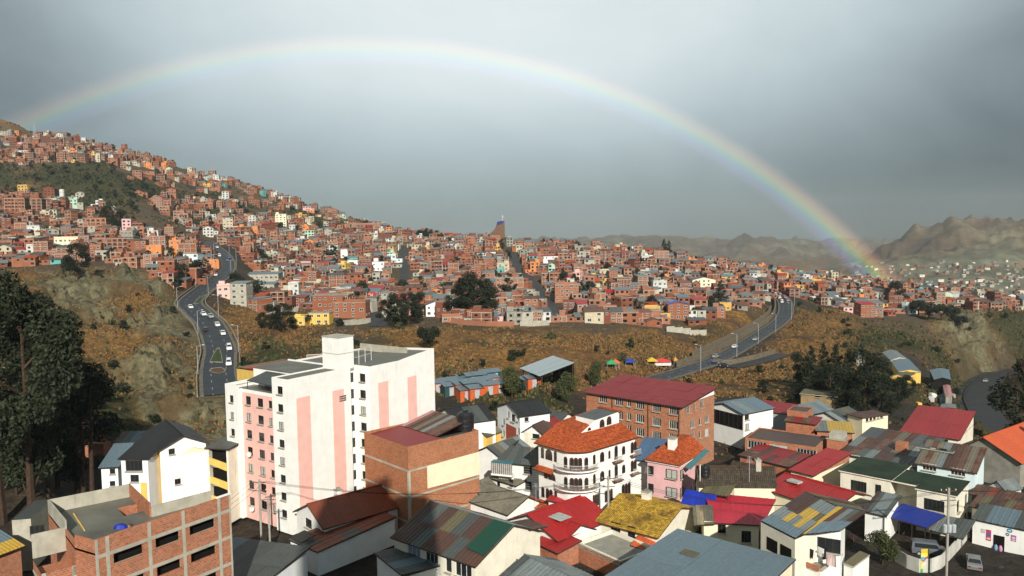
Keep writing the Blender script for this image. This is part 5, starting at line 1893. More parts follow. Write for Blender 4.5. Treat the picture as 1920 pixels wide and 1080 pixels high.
# the part of the house under the left roof
q0, q1 = w0[0], w0[1]
mb = MB()
a0, a1, a2, a3 = [(w0[k][0], w0[k][1]) for k in range(4)]
skirt(mb, [a0, a1, a2, a3], 0, 10.7, IVORY)
b.part('side_wall', mb)
mb = MB()
for k in (0.35, 0.75):
 x, y = a0[0] + (a1[0] - a0[0]) * k, a0[1] + (a1[1] - a0[1]) * k
 n_ = Vector((a1[1] - a0[1], -(a1[0] - a0[0]), 0)).normalized()
 t_ = Vector((a1[0] - a0[0], a1[1] - a0[1], 0)).normalized()
 c_ = Vector((x, y, 8.7)) + n_ * 0.03
 mb.poly([c_ - t_ * 0.9 - Vector((0, 0, 0.8)), c_ + t_ * 0.9 - Vector((0, 0, 0.8)), c_ + t_ * 0.9 + Vector((0, 0, 0.7)), c_ - t_ * 0.9 + Vector((0, 0, 0.7))], DARK)
b.part('opening', mb)
# laundry terrace in front
tx = [b.onlevel(*c7(*p), 7.0) for p in ((1003, 935), (1265, 1035), (1455, 885), (1200, 830))]
mb = MB()
skirt(mb, tx, 0, 7.0, WHITE)
mb.poly([(p[0], p[1], 7.0) for p in tx], CONC)
b.part('terrace', mb)
for i in range(2):
 a, e = tx[i], tx[i + 1]
 upstand(b, a, e, 7.0, 7.25 if i else 7.5, CONC_P if i else BRICK, -0.25)
wx = [b.onlevel(*c7(*p), 6.3) for p in ((1484, 968), (1568, 1002), (1716, 892), (1630, 860))]
mb = MB()
skirt(mb, wx, 0, 6.3, WHITE)
b.part('porch', mb)
mb = MB()
wx2 = [b.onlevel(*c7(*p), 6.3) for p in ((1480, 970), (1570, 1005), (1722, 895), (1630, 858))]
mb.poly([(p[0], p[1], 6.45) for p in wx2], SH_OLIVE)
for i in range(4):
 a, e = wx2[i], wx2[(i + 1) % 4]
 mb.poly([(a[0], a[1], 6.25), (e[0], e[1], 6.25), (e[0], e[1], 6.45), (a[0], a[1], 6.45)], CONC_P)
b.part('porch_roof', mb)
# clothes lines: each piece of washing hangs by itself
to_w = b.inv.inverted()
cl = [('white sheet', (0.72, 0.74, 0.76), (1190, 830), 1.7, 0.9), ('light blue towel', (0.12, 0.34, 0.52), (1240, 790), 1.0, 0.9), ('dark trousers', (0.02, 0.022, 0.03), (1280, 860), 0.6, 1.2), ('pale pink sheet', (0.74, 0.58, 0.58), (1320, 905), 1.3, 1.3), ('white shirt', (0.7, 0.7, 0.7), (1130, 790), 0.7, 0.9), ('black jacket', (0.015, 0.015, 0.018), (1160, 870), 0.7, 1.0), ('yellow cloth', (0.55, 0.40, 0.05), (1155, 755), 0.5, 0.4), ('red shirt', (0.4, 0.03, 0.04), (1130, 770), 0.4, 0.7), ('grey blanket', (0.12, 0.13, 0.14), (1075, 870), 0.7, 1.3)]
for i, (nm, col, p, w, h) in enumerate(cl):
 x, y = b.onlevel(*c7(*p), 8.3)
 mb = MB()
 m_ = plain('cloth_' + nm.replace(' ', '_'), col, 0.8)
 n = 5
 dx, dy = w * 0.8, -w * 0.6
 for k in range(n):
  u0, u1 = k / n, (k + 1) / n
  wv = [0.10 * math.sin(6 * u + i) for u in (u0, u1)]
  q = [(x + dx * u0 + wv[0], y + dy * u0 + wv[0], 8.9 - h - 0.1 * math.sin(3 * u0)), (x + dx * u1 + wv[1], y + dy * u1 + wv[1], 8.9 - h - 0.1 * math.sin(3 * u1)), (x + dx * u1, y + dy * u1, 8.9), (x + dx * u0, y + dy * u0, 8.9)]
  mb.poly(q, m_)
  mb.poly([Vector(v) + Vector((0.02, 0.03, 0)) for v in q][::-1], m_)
 o = mb.build('laundry', None)
 o.matrix_world = to_w
 tag(o, nm + ' hung out to dry on the laundry terrace', 'laundry', 'washing on the terrace lines')

# ---- cream house with green flat roof
zg_ = -38.6
b = Building('flat_roof_house', 'cream house with dark green felt flat roof and barred windows', 'house', pz(c8(675, 290), zg_), pz(c8(1040, 350), zg_), pz(c8(1195, 225), zg_))
pxwin(b, 'f', [c8(840, 430)], 2.7, 1.7, 'd5')
pxwin(b, 'r', [c8(1062, 440), c8(1135, 380)], 1.5, 1.8, 'd4')
pxwin(b, 'r', [c8(1130, 545)], 1.4, 1.6, 'd4')
b.walls(6.4, CREAM if False else IVORY)
flat(b, 6.4, GREENFLAT, 0.0, IVORY, over=0.25)
b3 = Building('flat_roof_house', 'cream wing with dark green felt roof left of the taller green roof', 'house', pz(c8(-20, 115), zg_), pz(c8(440, 205), zg_), dep=9.5)
b = b3
pxwin(b, 'f', [c8(145, 255)], 2.4, 1.7, 'd5')
pxwin(b, 'f', [c8(325, 295)], 0.9, 1.9, 'd2')
b.walls(6.4, IVORY)
flat(b, 6.4, GREENFLAT, 0.0, IVORY, over=0.25, x1=b.L + 0.0)
b = Building('flat_roof_link', 'recessed porch between the two green flat roofs', 'porch', pz(c8(440, 200), zg_), pz(c8(690, 250), zg_), dep=7.0)
mb = MB()
mb.box(0, b.L, 2.4, b.D, 0, 6.3, IVORY)
b.part('wall', mb)
mb = MB()
mb.box(0.02, b.L - 0.02, -0.3, b.D, 6.3, 6.5, IVORY, top=GREENFLAT)
b.part('roof', mb)

# ---- blue tarpaulin carport, grey sheet roofs beside it
b = Building('carport', 'blue sheeted carport roof beside the cream flat roofed house', 'carport', pz(c8(390, 520), -41.6), pz(c8(770, 632), -41.6), dep=4.2)
b.sheets((0, 0, 3.3), (b.L, 0, 3.3), (b.L + 0.6, b.D, 4.3), (0.4, b.D, 4.3), 4, 1, [sheet_metal('royal_blue_sheet', (0.010, 0.026, 0.22), 0.0, rough=0.45)], rib=0.8, amp=0.03)
mb = MB()
for k in range(4):
 for y in (0.1, b.D - 0.1):
  x = 0.2 + k * (b.L - 0.4) / 3
  mb.bar((x, y, 0), (x, y, 3.2 if y < 1 else 4.2), 0.06, FRAME_D)
b.part('posts', mb)
b = Building('lean_to', 'torn grey sheet lean-to right of the blue carport', 'lean-to', pz(c8(790, 640), -41.8), pz(c8(1110, 715), -41.8), dep=4.5)
b.sheets((0, 0, 3.0), (b.L, 0, 2.8), (b.L + 0.4, b.D, 4.2), (0, b.D, 3.8), 4, 2, [SH_GREY, SH_SLATE], rib=0.5)
mb = MB()
for x in (0.2, b.L * 0.5, b.L - 0.2):
 mb.bar((x, 0.2, 0), (x, 0.2, 2.9), 0.06, FRAME_D)
b.part('posts', mb)
b = house('rusty_shed', 'white shed with striped rusty roof left of the blue carport', c6(975, 735), c6(1075, 760), c6(1140, 690), -40.6, WHITE)
shed(b, (b.h, b.h, b.h + 0.9, b.h + 0.9), [SH_RUSTD, SH_GREY, SH_SLATE, SH_GREY], nx=6, ny=1, wallmat=WHITE)

# ---- shop at the right edge
b = house('corner_shop', 'white shop with posters and a dark doorway at the right edge', c8(1198, 565), c8(1700, 672), None, -41.4, WHITE, dep=5.5, cat='shop')
shed(b, (b.h, b.h, b.h + 0.7, b.h + 0.7), [SH_BLUE, SH_SLATE], nx=4, ny=1, rib=0.8, over=0.15, wallmat=WHITE)
s, z = b.onface('f', *c8(1440, 745))
mb = MB()
mb.box(s - 0.65, s + 0.65, -0.05, -0.01, 0.05, 2.2, DARK)
b.part('doorway', mb)
POST = [('poster', (1343, 705), 0.62, 1.55, (0.55, 0.06, 0.10)), ('poster', (1573, 733), 0.62, 0.85, (0.42, 0.10, 0.38)), ('round_sign', (1537, 663), 0.34, 0.28, (0.02, 0.26, 0.42)), ('round_sign', (1517, 697), 0.22, 0.22, (0.10, 0.04, 0.06)), ('poster', (1292, 665), 0.5, 0.6, (0.45, 0.47, 0.46))]
for nm, p, w, h, col in POST:
 s, z = b.onface('f', *c8(*p))
 m_ = plain('print_%d' % p[0], col, 0.5)
 mb = MB()
 if nm == 'poster':
  mb.box(s - w / 2, s + w / 2, -0.03, -0.004, z - h / 2, z + h / 2, m_)
  m2 = plain('print_pale', (0.6, 0.55, 0.5), 0.5)
  mb.box(s - w * 0.3, s + w * 0.3, -0.036, -0.03, z - h * 0.1, z + h * 0.25, plain('print_blue', (0.06, 0.14, 0.42), 0.5) if p[0] == 1343 else m2)
  mb.box(s - w * 0.35, s + w * 0.35, -0.036, -0.03, z - h * 0.38, z - h * 0.22, m2)
 else:
  mb.poly([(s + w * math.cos(a), -0.03, z + h * math.sin(a)) for a in np.linspace(0, 2 * math.pi, 17)[:-1]], m_)
  mb.poly([(s + w * 0.6 * math.cos(a), -0.034, z + h * 0.35 * math.sin(a)) for a in np.linspace(0, 2 * math.pi, 17)[:-1]], FRAME_W)
 b.part(nm, mb)
for i, (dx, c_) in enumerate(((-0.35, (0.20, 0.30, 0.45)), (0.2, (0.45, 0.22, 0.35)))):
 s, z = b.onface('f', *c8(1440, 780))
 mb = MB()
 mb.lathe([(0.0, 0.0), (0.22, 0.0), (0.26, 0.35), (0.2, 0.7), (0.1, 0.85), (0.0, 0.88)], plain('goods_%d' % i, c_, 0.6), 8)
 o = b.part('goods', mb)
 o.location = (s + dx, -0.15, 0.05)
b = house('long_yard_wall', 'long weathered brown roofed wall behind the white shop', c8(1190, 445), c8(1720, 560), None, -41.3, IVORY, dep=4.5, cat='building')
shed(b, (b.h, b.h, b.h + 0.5, b.h + 0.5), [SH_RUSTD, SH_RUST, SH_OLIVE], nx=8, ny=1, wallmat=IVORY)
b = house('brown_wall_house', 'brown walled strip of building under the pale blue house', c8(1190, 330), c8(1720, 440), None, -41.0, OCHRE if False else paint('brown_plaster', (0.24, 0.15, 0.085), var=0.2, dirt=0.5), dep=4.0, cat='building')
shed(b, (b.h, b.h, b.h + 0.3, b.h + 0.3), [SH_RUST, SH_BROWN, SH_RUSTD], nx=8, ny=1)

# ---- pale blue house
b = house('pale_blue_house', 'pale blue house with rusty grey gable roof behind the green flat roof', c8(690, 45), c8(1215, 135), c8(1300, 10), -38.4, PALEBLUE, dep=8.0,
   wins=[('f', [c8(797, 80), c8(1060, 125)], 2.0, 1.1, 'w4')])
shed(b, (b.h, b.h, b.h + 1.9, b.h + 1.9), [SH_RUST, SH_GREY, SH_RUSTD, SH_FIBRE], nx=9, ny=1, wallmat=PALEBLUE)
b = house('attic_box', 'grey attic room with two square windows on the rusty roofs', c6(1262, 395), c6(1432, 425), c6(1450, 400), -37.0, CONC_P, dep=4,
   wins=[('f', [c6(1333, 410), c6(1387, 418)], 1.1, 1.0, 'd1')])
flat(b, b.h, SH_SLATE, 0, over=0.3)
b = house('tin_hut', 'pale tin hut with tilted fibre sheet roof right of the pale blue house', c8(1365, 240), c8(1510, 300), c8(1590, 250), -40.6, PALEBLUE)
gable(b, b.h, b.h + 1.2, [SH_FIBRE, SH_GREY], axis='y', nx=3, ny=1, over=0.2, wallmat=PALEBLUE)

# ---- red and orange roofs at the right edge
b = house('red_roof_hall', 'hall with faded red sheet roof at the upper right of the near houses', c6(1175, 300), c6(1470, 350), c6(1515, 265), -39.5, IVORY, dep=14,
   wins=[('f', [c6(1327, 352), c6(1393, 365)], 1.3, 0.9, 'd2')])
shed(b, (b.h - 0.2, b.h - 0.2, b.h + 2.2, b.h + 2.2), [sheet_metal('faded_red_sheet', (0.27, 0.026, 0.026), 0.05, tone=0.16)], nx=8, ny=2, rib=0.8, seed=3, wallmat=IVORY)
b = house('orange_roof_house', 'grey gabled house with vivid orange roof at the right edge', c6(1490, 395), c6(1800, 470), c6(1900, 400), -40.0, CONC, dep=16)
SH_OR = sheet_metal('orange_red_sheet', (0.50, 0.095, 0.035), 0.0, rough=0.6)
gable(b, b.h, b.h + 3.0, [SH_OR], axis='y', over=0.5, nx=6, ny=2, rib=0.8, amp=0.03, wallmat=CONC, ridge=0.42)
chimney(b, b.L * 0.75, b.D * 0.75, b.h + 1.5, b.h + 4.0, 0.9, BRICK)

# ---- rusty long roofs in the middle right
b = house('rusty_long_roof', 'long building with streaked rusty roof sloping towards the green flat roof', c6(885, 395), c6(1235, 495), c6(1290, 345), -40.3, IVORY, dep=16)
shed(b, (b.h - 0.3, b.h - 0.3, b.h + 1.2, b.h + 1.2), [SH_RUSTD, SH_RUST, SH_GREY, SH_RUSTD, SH_FIBRE, SH_SLATE], nx=9, ny=3, rib=0.6, seed=6, wallmat=IVORY)
mb = MB()
mb.box(b.L - 5.0, b.L - 3.4, 6, 8, b.h, b.h + 1.9, BRICK)
b.part('brick_stack', mb)
b = house('long_brick_house', 'long low brick building with a band of white barred windows', c6(335, 350), c6(710, 405), c6(745, 360), -40.2, BRICK_S, dep=9,
   wins=[('f', [c6(395, 383), c6(512, 403), c6(660, 427)], 3.4, 1.5, 'w6')])
flat(b, b.h, SH_RUSTD, 0.35, BRICK_S)
b = house('brick_tower', 'brick stair tower with a small concrete tank beside the yellow sheeted roof', c6(768, 350), c6(862, 362), c6(885, 340), -39.2, BRICK, cat='tower')
flat(b, b.h, CONC, 0.0, CONC_P, over=0.15)
mb = MB()
mb.box(0.3, b.L - 0.2, 0.2, b.D - 0.1, b.h + 0.17, b.h + 1.1, CONC_P)
b.part('tank', mb)
b = house('yellow_strip_roof', 'small house with bright yellow strip of roof sheets behind the brick stair tower', c6(720, 320), c6(905, 320), c6(945, 290), -40.0, BRICK, dep=6)
shed(b, (b.h, b.h, b.h + 0.5, b.h + 0.5), lambda i, j: SH_YEL if i > 1 else SH_GREY, nx=6, ny=1)
b = house('red_long_roof', 'dull red low roof running between the shingle roof and the long brick building', c6(300, 440), c6(560, 500), c6(680, 460), -41.5, BRICK, dep=7)
shed(b, (b.h, b.h, b.h + 0.6, b.h + 0.6), [SH_MAROON, SH_RUST, SH_MAROON, SH_RUSTD], nx=8, ny=2, rib=0.8)
b = house('brick_room', 'bare brick room with a rusty porch roof on the long brick building', c6(560, 200), c6(665, 215), c6(680, 190), -37.6, BRICK, dep=5)
flat(b, b.h, SH_RUSTD, 0.3, BRICK)
b = house('porch_shed', 'rusty roofed open porch in front of the bare brick room', c6(550, 255), c6(705, 275), None, -39.0, BRICK, dep=4)
shed(b, (b.h, b.h, b.h + 0.5, b.h + 0.5), [SH_RUST, SH_MAROON], nx=4, ny=1)
b = house('blue_roof_house', 'white house with dark glazed gallery and blue grey roof beside the school', c6(215, 150), c6(325, 215), c6(378, 160), -37.4, WHITE,
   wins=[('r', [c6(342, 232)], 1.3, 1.3, 'd2'), ('r', [c6(342, 285)], 1.2, 1.3, 'd2')])
gable(b, b.h, b.h + 1.3, [SH_BLUE, SH_BLUE, SH_GREY], axis='y', over=0.35, nx=5, ny=1, rib=0.7)
mb = MB()
s0, s1 = 0.4, b.L - 0.3
mb.box(0.2, b.L - 0.2, -0.08, -0.01, b.h - 3.4, b.h - 0.5, DARK)
for k in range(9):
 x = 0.2 + k * (b.L - 0.4) / 8
 mb.box(x - 0.04, x + 0.04, -0.12, -0.081, b.h - 3.4, b.h - 0.5, FRAME_D)
b.part('glazed_gallery', mb)
b = house('maroon_roof_house', 'low house with maroon roof and sheet metal front right of the blue roofed house', c6(375, 190), c6(560, 220), c6(600, 190), -40.0, GALV, dep=6)
shed(b, (b.h, b.h, b.h + 0.8, b.h + 0.8), [SH_MAROON], nx=7, ny=1)
b = house('pale_roof_house', 'house with pale blue grey roofs below the dark grove', c6(580, 175), c6(690, 215), c6(770, 180), -40.0, WHITE, dep=7)
gable(b, b.h, b.h + 1.2, [SH_GREY, SH_BLUE], axis='y', nx=4, ny=1, over=0.3)
b = house('dark_roof_house', 'house with two dark slate roofs left of the small windowed cream building', c6(715, 215), c6(850, 260), c6(950, 210), -40.3, IVORY, dep=8)
gable(b, b.h, b.h + 1.4, [SH_SLATE, SH_OLIVE, SH_GREY], axis='y', nx=5, ny=1, over=0.3)
b = house('cream_block', 'plain cream building with a row of five tiny windows', c6(905, 215), c6(958, 240), c6(1080, 212), -39.0, CREAM, dep=7.0,
   wins=[('r', [c6(983, 247), c6(1003, 243), c6(1022, 238), c6(1041, 233), c6(1060, 229)], 0.75, 0.7, 'd1')])
flat(b, b.h, SH_RUSTD, 0.0, SH_RUSTD, over=0.3)
b = house('mud_house', 'long low mud brown house at the foot of the dark grove', c6(630, 110), c6(850, 130), None, -44.5 + 3.0, paint('mud_plaster', (0.30, 0.21, 0.11), var=0.2, dirt=0.4), dep=6,
   wins=[('f', [c6(720, 120), c6(800, 127)], 1.3, 0.8, 'd2')])
flat(b, b.h, SH_OLIVE, 0.0, over=0.3)

# ---- behind the villa on the left: clapboard house, block with black roof, sheds
b = house('clapboard_house', 'white clapboard house with glazed balcony and grey hipped roof', c4(165, 690), c4(410, 742), c4(432, 640), -38.8, WHITE, dep=7,
   wins=[('f', [c4(345, 775)], 1.5, 1.4, 'd2'), ('f', [c4(275, 870), c4(345, 890)], 1.4, 1.5, 'd2')])
for k in range(14):
 mb = MB()
 z = 0.3 + k * 0.42
 mb.box(-0.02, b.L + 0.02, -0.035, -0.005, z, z + 0.03, CONC_P)
 b.part('clapboard_joint', mb)
b.sheets((-0.5, -0.5, b.h), (b.L + 0.5, -0.5, b.h), (b.L - 1.5, 3.5, b.h + 1.9), (1.0, 3.5, b.h + 1.9), 5, 1, [SH_SLATE, SH_FIBRE])
b.sheets((b.L + 0.5, -0.5, b.h), (b.L + 0.5, b.D + 0.5, b.h), (b.L - 1.5, b.D + 0.5, b.h + 1.9), (b.L - 1.5, 3.5, b.h + 1.9), 4, 1, [SH_SLATE, SH_FIBRE])
b.sheets((-0.5, b.D + 0.5, b.h), (-0.5, -0.5, b.h), (1.0, 3.5, b.h + 1.9), (1.0, b.D + 0.5, b.h + 1.9), 4, 1, [SH_SLATE, SH_RUSTD])
x, z = b.onface('f', *c4(155, 770), -1.4)
mb = MB()
mb.box(x - 1.9, x + 1.9, -1.4, -0.003, z - 1.2, z - 0.9, WHITE)
for k in range(11):
 xx = x - 1.85 + k * 0.37
 mb.box(xx - 0.04, xx + 0.04, -1.38, -1.32, z - 0.9, z + 1.0, FRAME_BR)
mb.box(x - 1.8, x + 1.8, -1.3, -1.25, z - 0.9, z + 1.0, CURTAIN)
mb.box(x - 1.9, x + 1.9, -1.4, -0.003, z + 1.0, z + 1.1, plain('teal_sheet', (0.03, 0.14, 0.17), 0.4))
b.part('glazed_balcony', mb)
b = house('grey_roof_cottage', 'cottage with wide dull grey roofs left of the clapboard house', c4(30, 620), c4(165, 690), c4(270, 600), -40.0, WHITE, dep=8)
gable(b, b.h, b.h + 1.6, [SH_FIBRE, SH_SLATE, SH_GREY], axis='y', nx=6, ny=1, over=0.4)
b = house('small_apartment_block', 'white three storey block with red brick panel and black roof', c4(150, 310), c4(290, 385), c4(490, 350), -36.2, WHITE_B, cat='apartment block',
   wins=[('f', [c4(172, 428), c4(172, 510), c4(280, 495), c4(207, 375), c4(275, 400)], 0.7, 1.3, 'd1'), ('f', [c4(240, 400)], 1.6, 1.5, 'd3'), ('r', [c4(337, 410)], 0.9, 0.8, 'd1')])
gable(b, b.h, b.h + 1.7, [SH_BLACK], axis='y', over=0.35, nx=6, ny=1, rib=1.4, amp=0.02, wallmat=WHITE_B)
s0, s1 = b.onface('f', *c4(190, 480))[0], b.onface('f', *c4(262, 500))[0]
mb = MB()
mb.box(s0, s1, -0.05, 0.0, 0, 6.0, plain('red_panel', (0.33, 0.07, 0.04), 0.8))
b.part('brick_panel', mb)
b = house('maroon_hip_house', 'house with dark maroon hipped roof between the white block and the villa', c4(330, 490), c4(470, 525), c4(600, 440), -39.5, IVORY, dep=8,
   wins=[('f', [c4(405, 530)], 1.6, 1.1, 'd3')])
gable(b, b.h, b.h + 1.7, [SH_RUSTD, SH_MAROON], axis='y', nx=5, ny=1, over=0.4)
b = house('slate_roof_house', 'house with plain slate roof behind the maroon hipped roof', c4(420, 400), c4(560, 440), c4(640, 395), -40.5, IVORY, dep=7)  # both roof slopes in plain slate colour
gable(b, b.h, b.h + 1.5, [SH_SLATE], axis='x', nx=4, ny=1, over=0.3)
b = house('far_white_house', 'white house with slate roof and yellow gable beyond the brick building with tank', c2(1145, 440), c2(1235, 500), c2(1420, 470), -38.0, WHITE)
gable(b, b.h, b.h + 2.0, [SH_BLACK, SH_SLATE], axis='y', nx=5, ny=1, over=0.3)
for i, (A_, K_, C_, z_, wm, lb) in enumerate((
  (c2(1330, 540), c2(1385, 560), c2(1431, 530), -41.0, YELLOW, 'small yellow trimmed house right of the black water tank'),
  (c2(1095, 500), c2(1135, 520), c2(1190, 490), -40.0, YELLOW, 'yellow walled house left of the black roofed white house'))):
 b = house('yellow_house', lb, A_, K_, C_, z_, wm)
 gable(b, b.h, b.h + 1.0, [SH_SLATE, SH_FIBRE], axis='y', nx=3, ny=1, over=0.3, wallmat=wm)
b = house('white_shed', 'narrow white shed with olive roof in front of the cream panel', c3(1125, 380), c3(1195, 400), c3(1275, 350), -41.5, WHITE)
shed(b, (b.h, b.h, b.h + 0.6, b.h + 0.6), [SH_OLIVE, SH_FIBRE], nx=3, ny=1, wallmat=WHITE)
b = house('corrugated_shed', 'long fibre cement shed roof sloping beside the narrow white shed', c3(1260, 390), c3(1580, 545), c3(1740, 440), -41.8, WHITE, dep=7)
gable(b, b.h, b.h + 1.5, [SH_FIBRE, SH_FIBRE, SH_FIBRE, SH_FIBRE, SH_RUSTD], axis='x', nx=8, ny=2, over=0.4, rib=0.35, amp=0.07, ridge=0.6)
b = house('fibre_roof_hut', 'little hut with tilted grey fibre roof behind the narrow white shed', c3(1290, 350), c3(1380, 400), c3(1440, 350), -41.0, WHITE, dep=4)
gable(b, b.h, b.h + 1.0, [SH_FIBRE], axis='y', nx=3, ny=1, over=0.3, rib=0.35)
b = house('white_rear_house', 'white house with small windows behind the corrugated shed', c3(1460, 300), c3(1640, 350), c3(1800, 300), -42.0, WHITE, dep=5,
   wins=[('f', [c3(1515, 325), c3(1605, 330)], 0.8, 1.3, 'd1')])
shed(b, (b.h, b.h, b.h + 0.7, b.h + 0.7), [SH_FIBRE, SH_OLIVE], nx=5, ny=1, wallmat=WHITE)
b = house('blue_roof_villa_wing', 'blue sheet roof wing behind the rounded villa', c4(1120, 690), c4(1260, 715), c4(1310, 625), -39.0, WHITE, dep=8)
shed(b, (b.h - 0.1, b.h - 0.1, b.h + 1.5, b.h + 1.5), [sheet_metal('steel_blue_sheet', (0.075, 0.135, 0.23), 0.0)], nx=5, ny=1, rib=0.9)
b = house('rust_lean_to', 'low rusty lean-to along the right side of the villa', c4(1010, 815), c4(1110, 800), None, -41.5, BRICK_O, dep=3.0, cat='lean-to')
shed(b, (b.h, b.h, b.h + 0.6, b.h + 0.6), [SH_RUSTD, SH_RUST], nx=5, ny=1)
# ------------------------------------------------------------------ the town on the hillside
def proj(x, y, z):
 f = y * _F.y + z * _F.z
 return (960 + FPX * (x * CX.x + y * CX.y + z * CX.z) / f, 540 - FPX * (x * CY.x + y * CY.y + z * CY.z) / f)

def inside(px, py, poly):
 n = len(poly)
 c = False
 for i in range(n):
  (x1, y1), (x2, y2) = poly[i], poly[(i + 1) % n]
  if (y1 > py) != (y2 > py) and px < (x2 - x1) * (py - y1) / (y2 - y1) + x1:
   c = not c
 return c

BRK = [brick('far_brick_a', (0.28, 0.098, 0.050), far=True, var=0.22), brick('far_brick_b', (0.31, 0.118, 0.062), far=True, var=0.2), brick('far_brick_c', (0.20, 0.070, 0.040), far=True, var=0.22), brick('far_brick_d', (0.34, 0.150, 0.090), far=True, var=0.2)]
WCOL = {'brick': BRK, 'white': [paint('dim_white', (0.58, 0.58, 0.54), var=0.12, dirt=0.5)], 'cream': [paint('dim_cream', (0.52, 0.46, 0.33), var=0.12, dirt=0.5)], 'grey': [CONC_P, CONC], 'yellow': [YELLOW], 'ochre': [OCHRE], 'orange': [ORANGE], 'pink': [PINK, ROSE], 'pale blue': [PALEBLUE], 'mint green': [MINT], 'teal': [TEAL]}  # white and cream kept dimmer than near walls, with heavier streaks
WPROB = [('brick', 0.80), ('white', 0.04), ('cream', 0.035), ('grey', 0.07), ('yellow', 0.008), ('ochre', 0.012), ('orange', 0.009), ('pink', 0.011), ('pale blue', 0.006), ('mint green', 0.005), ('teal', 0.004)]
RCOL = {'grey sheet': SH_GREY, 'blue grey sheet': SH_BLUE, 'slate sheet': SH_SLATE, 'rusty sheet': SH_RUST, 'red sheet': SH_RED, 'brown sheet': SH_BROWN, 'clay tile': TILE_O}
NUMW = {1: 'one storey', 2: 'two storey', 3: 'three storey', 4: 'four storey', 5: 'five storey'}

def far_window_mesh():
 mb = MB()
 mb.box(0, 1, -0.05, 0.02, 0, 0.10, FRAME_W).box(0, 1, -0.05, 0.02, 0.92, 1.0, FRAME_W).box(0, 0.07, -0.05, 0.02, 0.1, 0.92, FRAME_W).box(0.93, 1, -0.05, 0.02, 0.1, 0.92, FRAME_W).box(0.47, 0.53, -0.05, 0.02, 0.1, 0.92, FRAME_W)
 mb.box(0.07, 0.93, -0.02, 0.0, 0.1, 0.92, GLASS)
 a = new_mesh('window', mb.v, mb.f, mb.mats, mb.uv, mb.mi)
 mb = MB()
 mb.box(0, 1, -0.03, 0.02, 0, 1, DARK).box(-0.06, 1.06, -0.10, -0.031, -0.08, 0.0, CONC_P)
 c = new_mesh('window', mb.v, mb.f, mb.mats, mb.uv, mb.mi)
 return [a, c]

FWIN = far_window_mesh()

class Pieces:
 """collects loose rooftop pieces, each to become a part of its own"""
 def __init__(self):
  self.l = []

 def box(self, *a, **k):
  self.l.append(('column_stub', MB().box(*a, **k)))

 def lathe(self, *a, **k):
  self.l.append(('water_tank', MB().lathe(*a, **k)))

 def place(self, o):
  for nm, m in self.l:
   m.build(nm, o)

def house_spec(rg, D):
 col = rg.choices([c for c, _ in WPROB], [p for _, p in WPROB])[0]
 st = rg.choices([1, 2, 3, 4], [0.34, 0.42, 0.19, 0.05])[0]
 rf = rg.choices(['flat', 'shed', 'gable'], [0.52, 0.33, 0.15])[0]
 rc = rg.choices(list(RCOL), [0.30, 0.17, 0.12, 0.17, 0.07, 0.09, 0.08])[0] if rf != 'flat' else None
 return dict(col=col, mat=rg.choice(WCOL[col]), st=st, rf=rf, rc=rc, w=rg.uniform(4.2, 9.0), d=rg.uniform(5.0, 8.6), fl=rg.uniform(2.35, 2.65),
    frame=col in ('brick', 'grey') and rg.random() < 0.55, tank=rf == 'flat' and rg.random() < 0.22, annex=rg.random() < 0.55, empty=rg.random() < 0.3, seed=rg.randrange(10 ** 6))

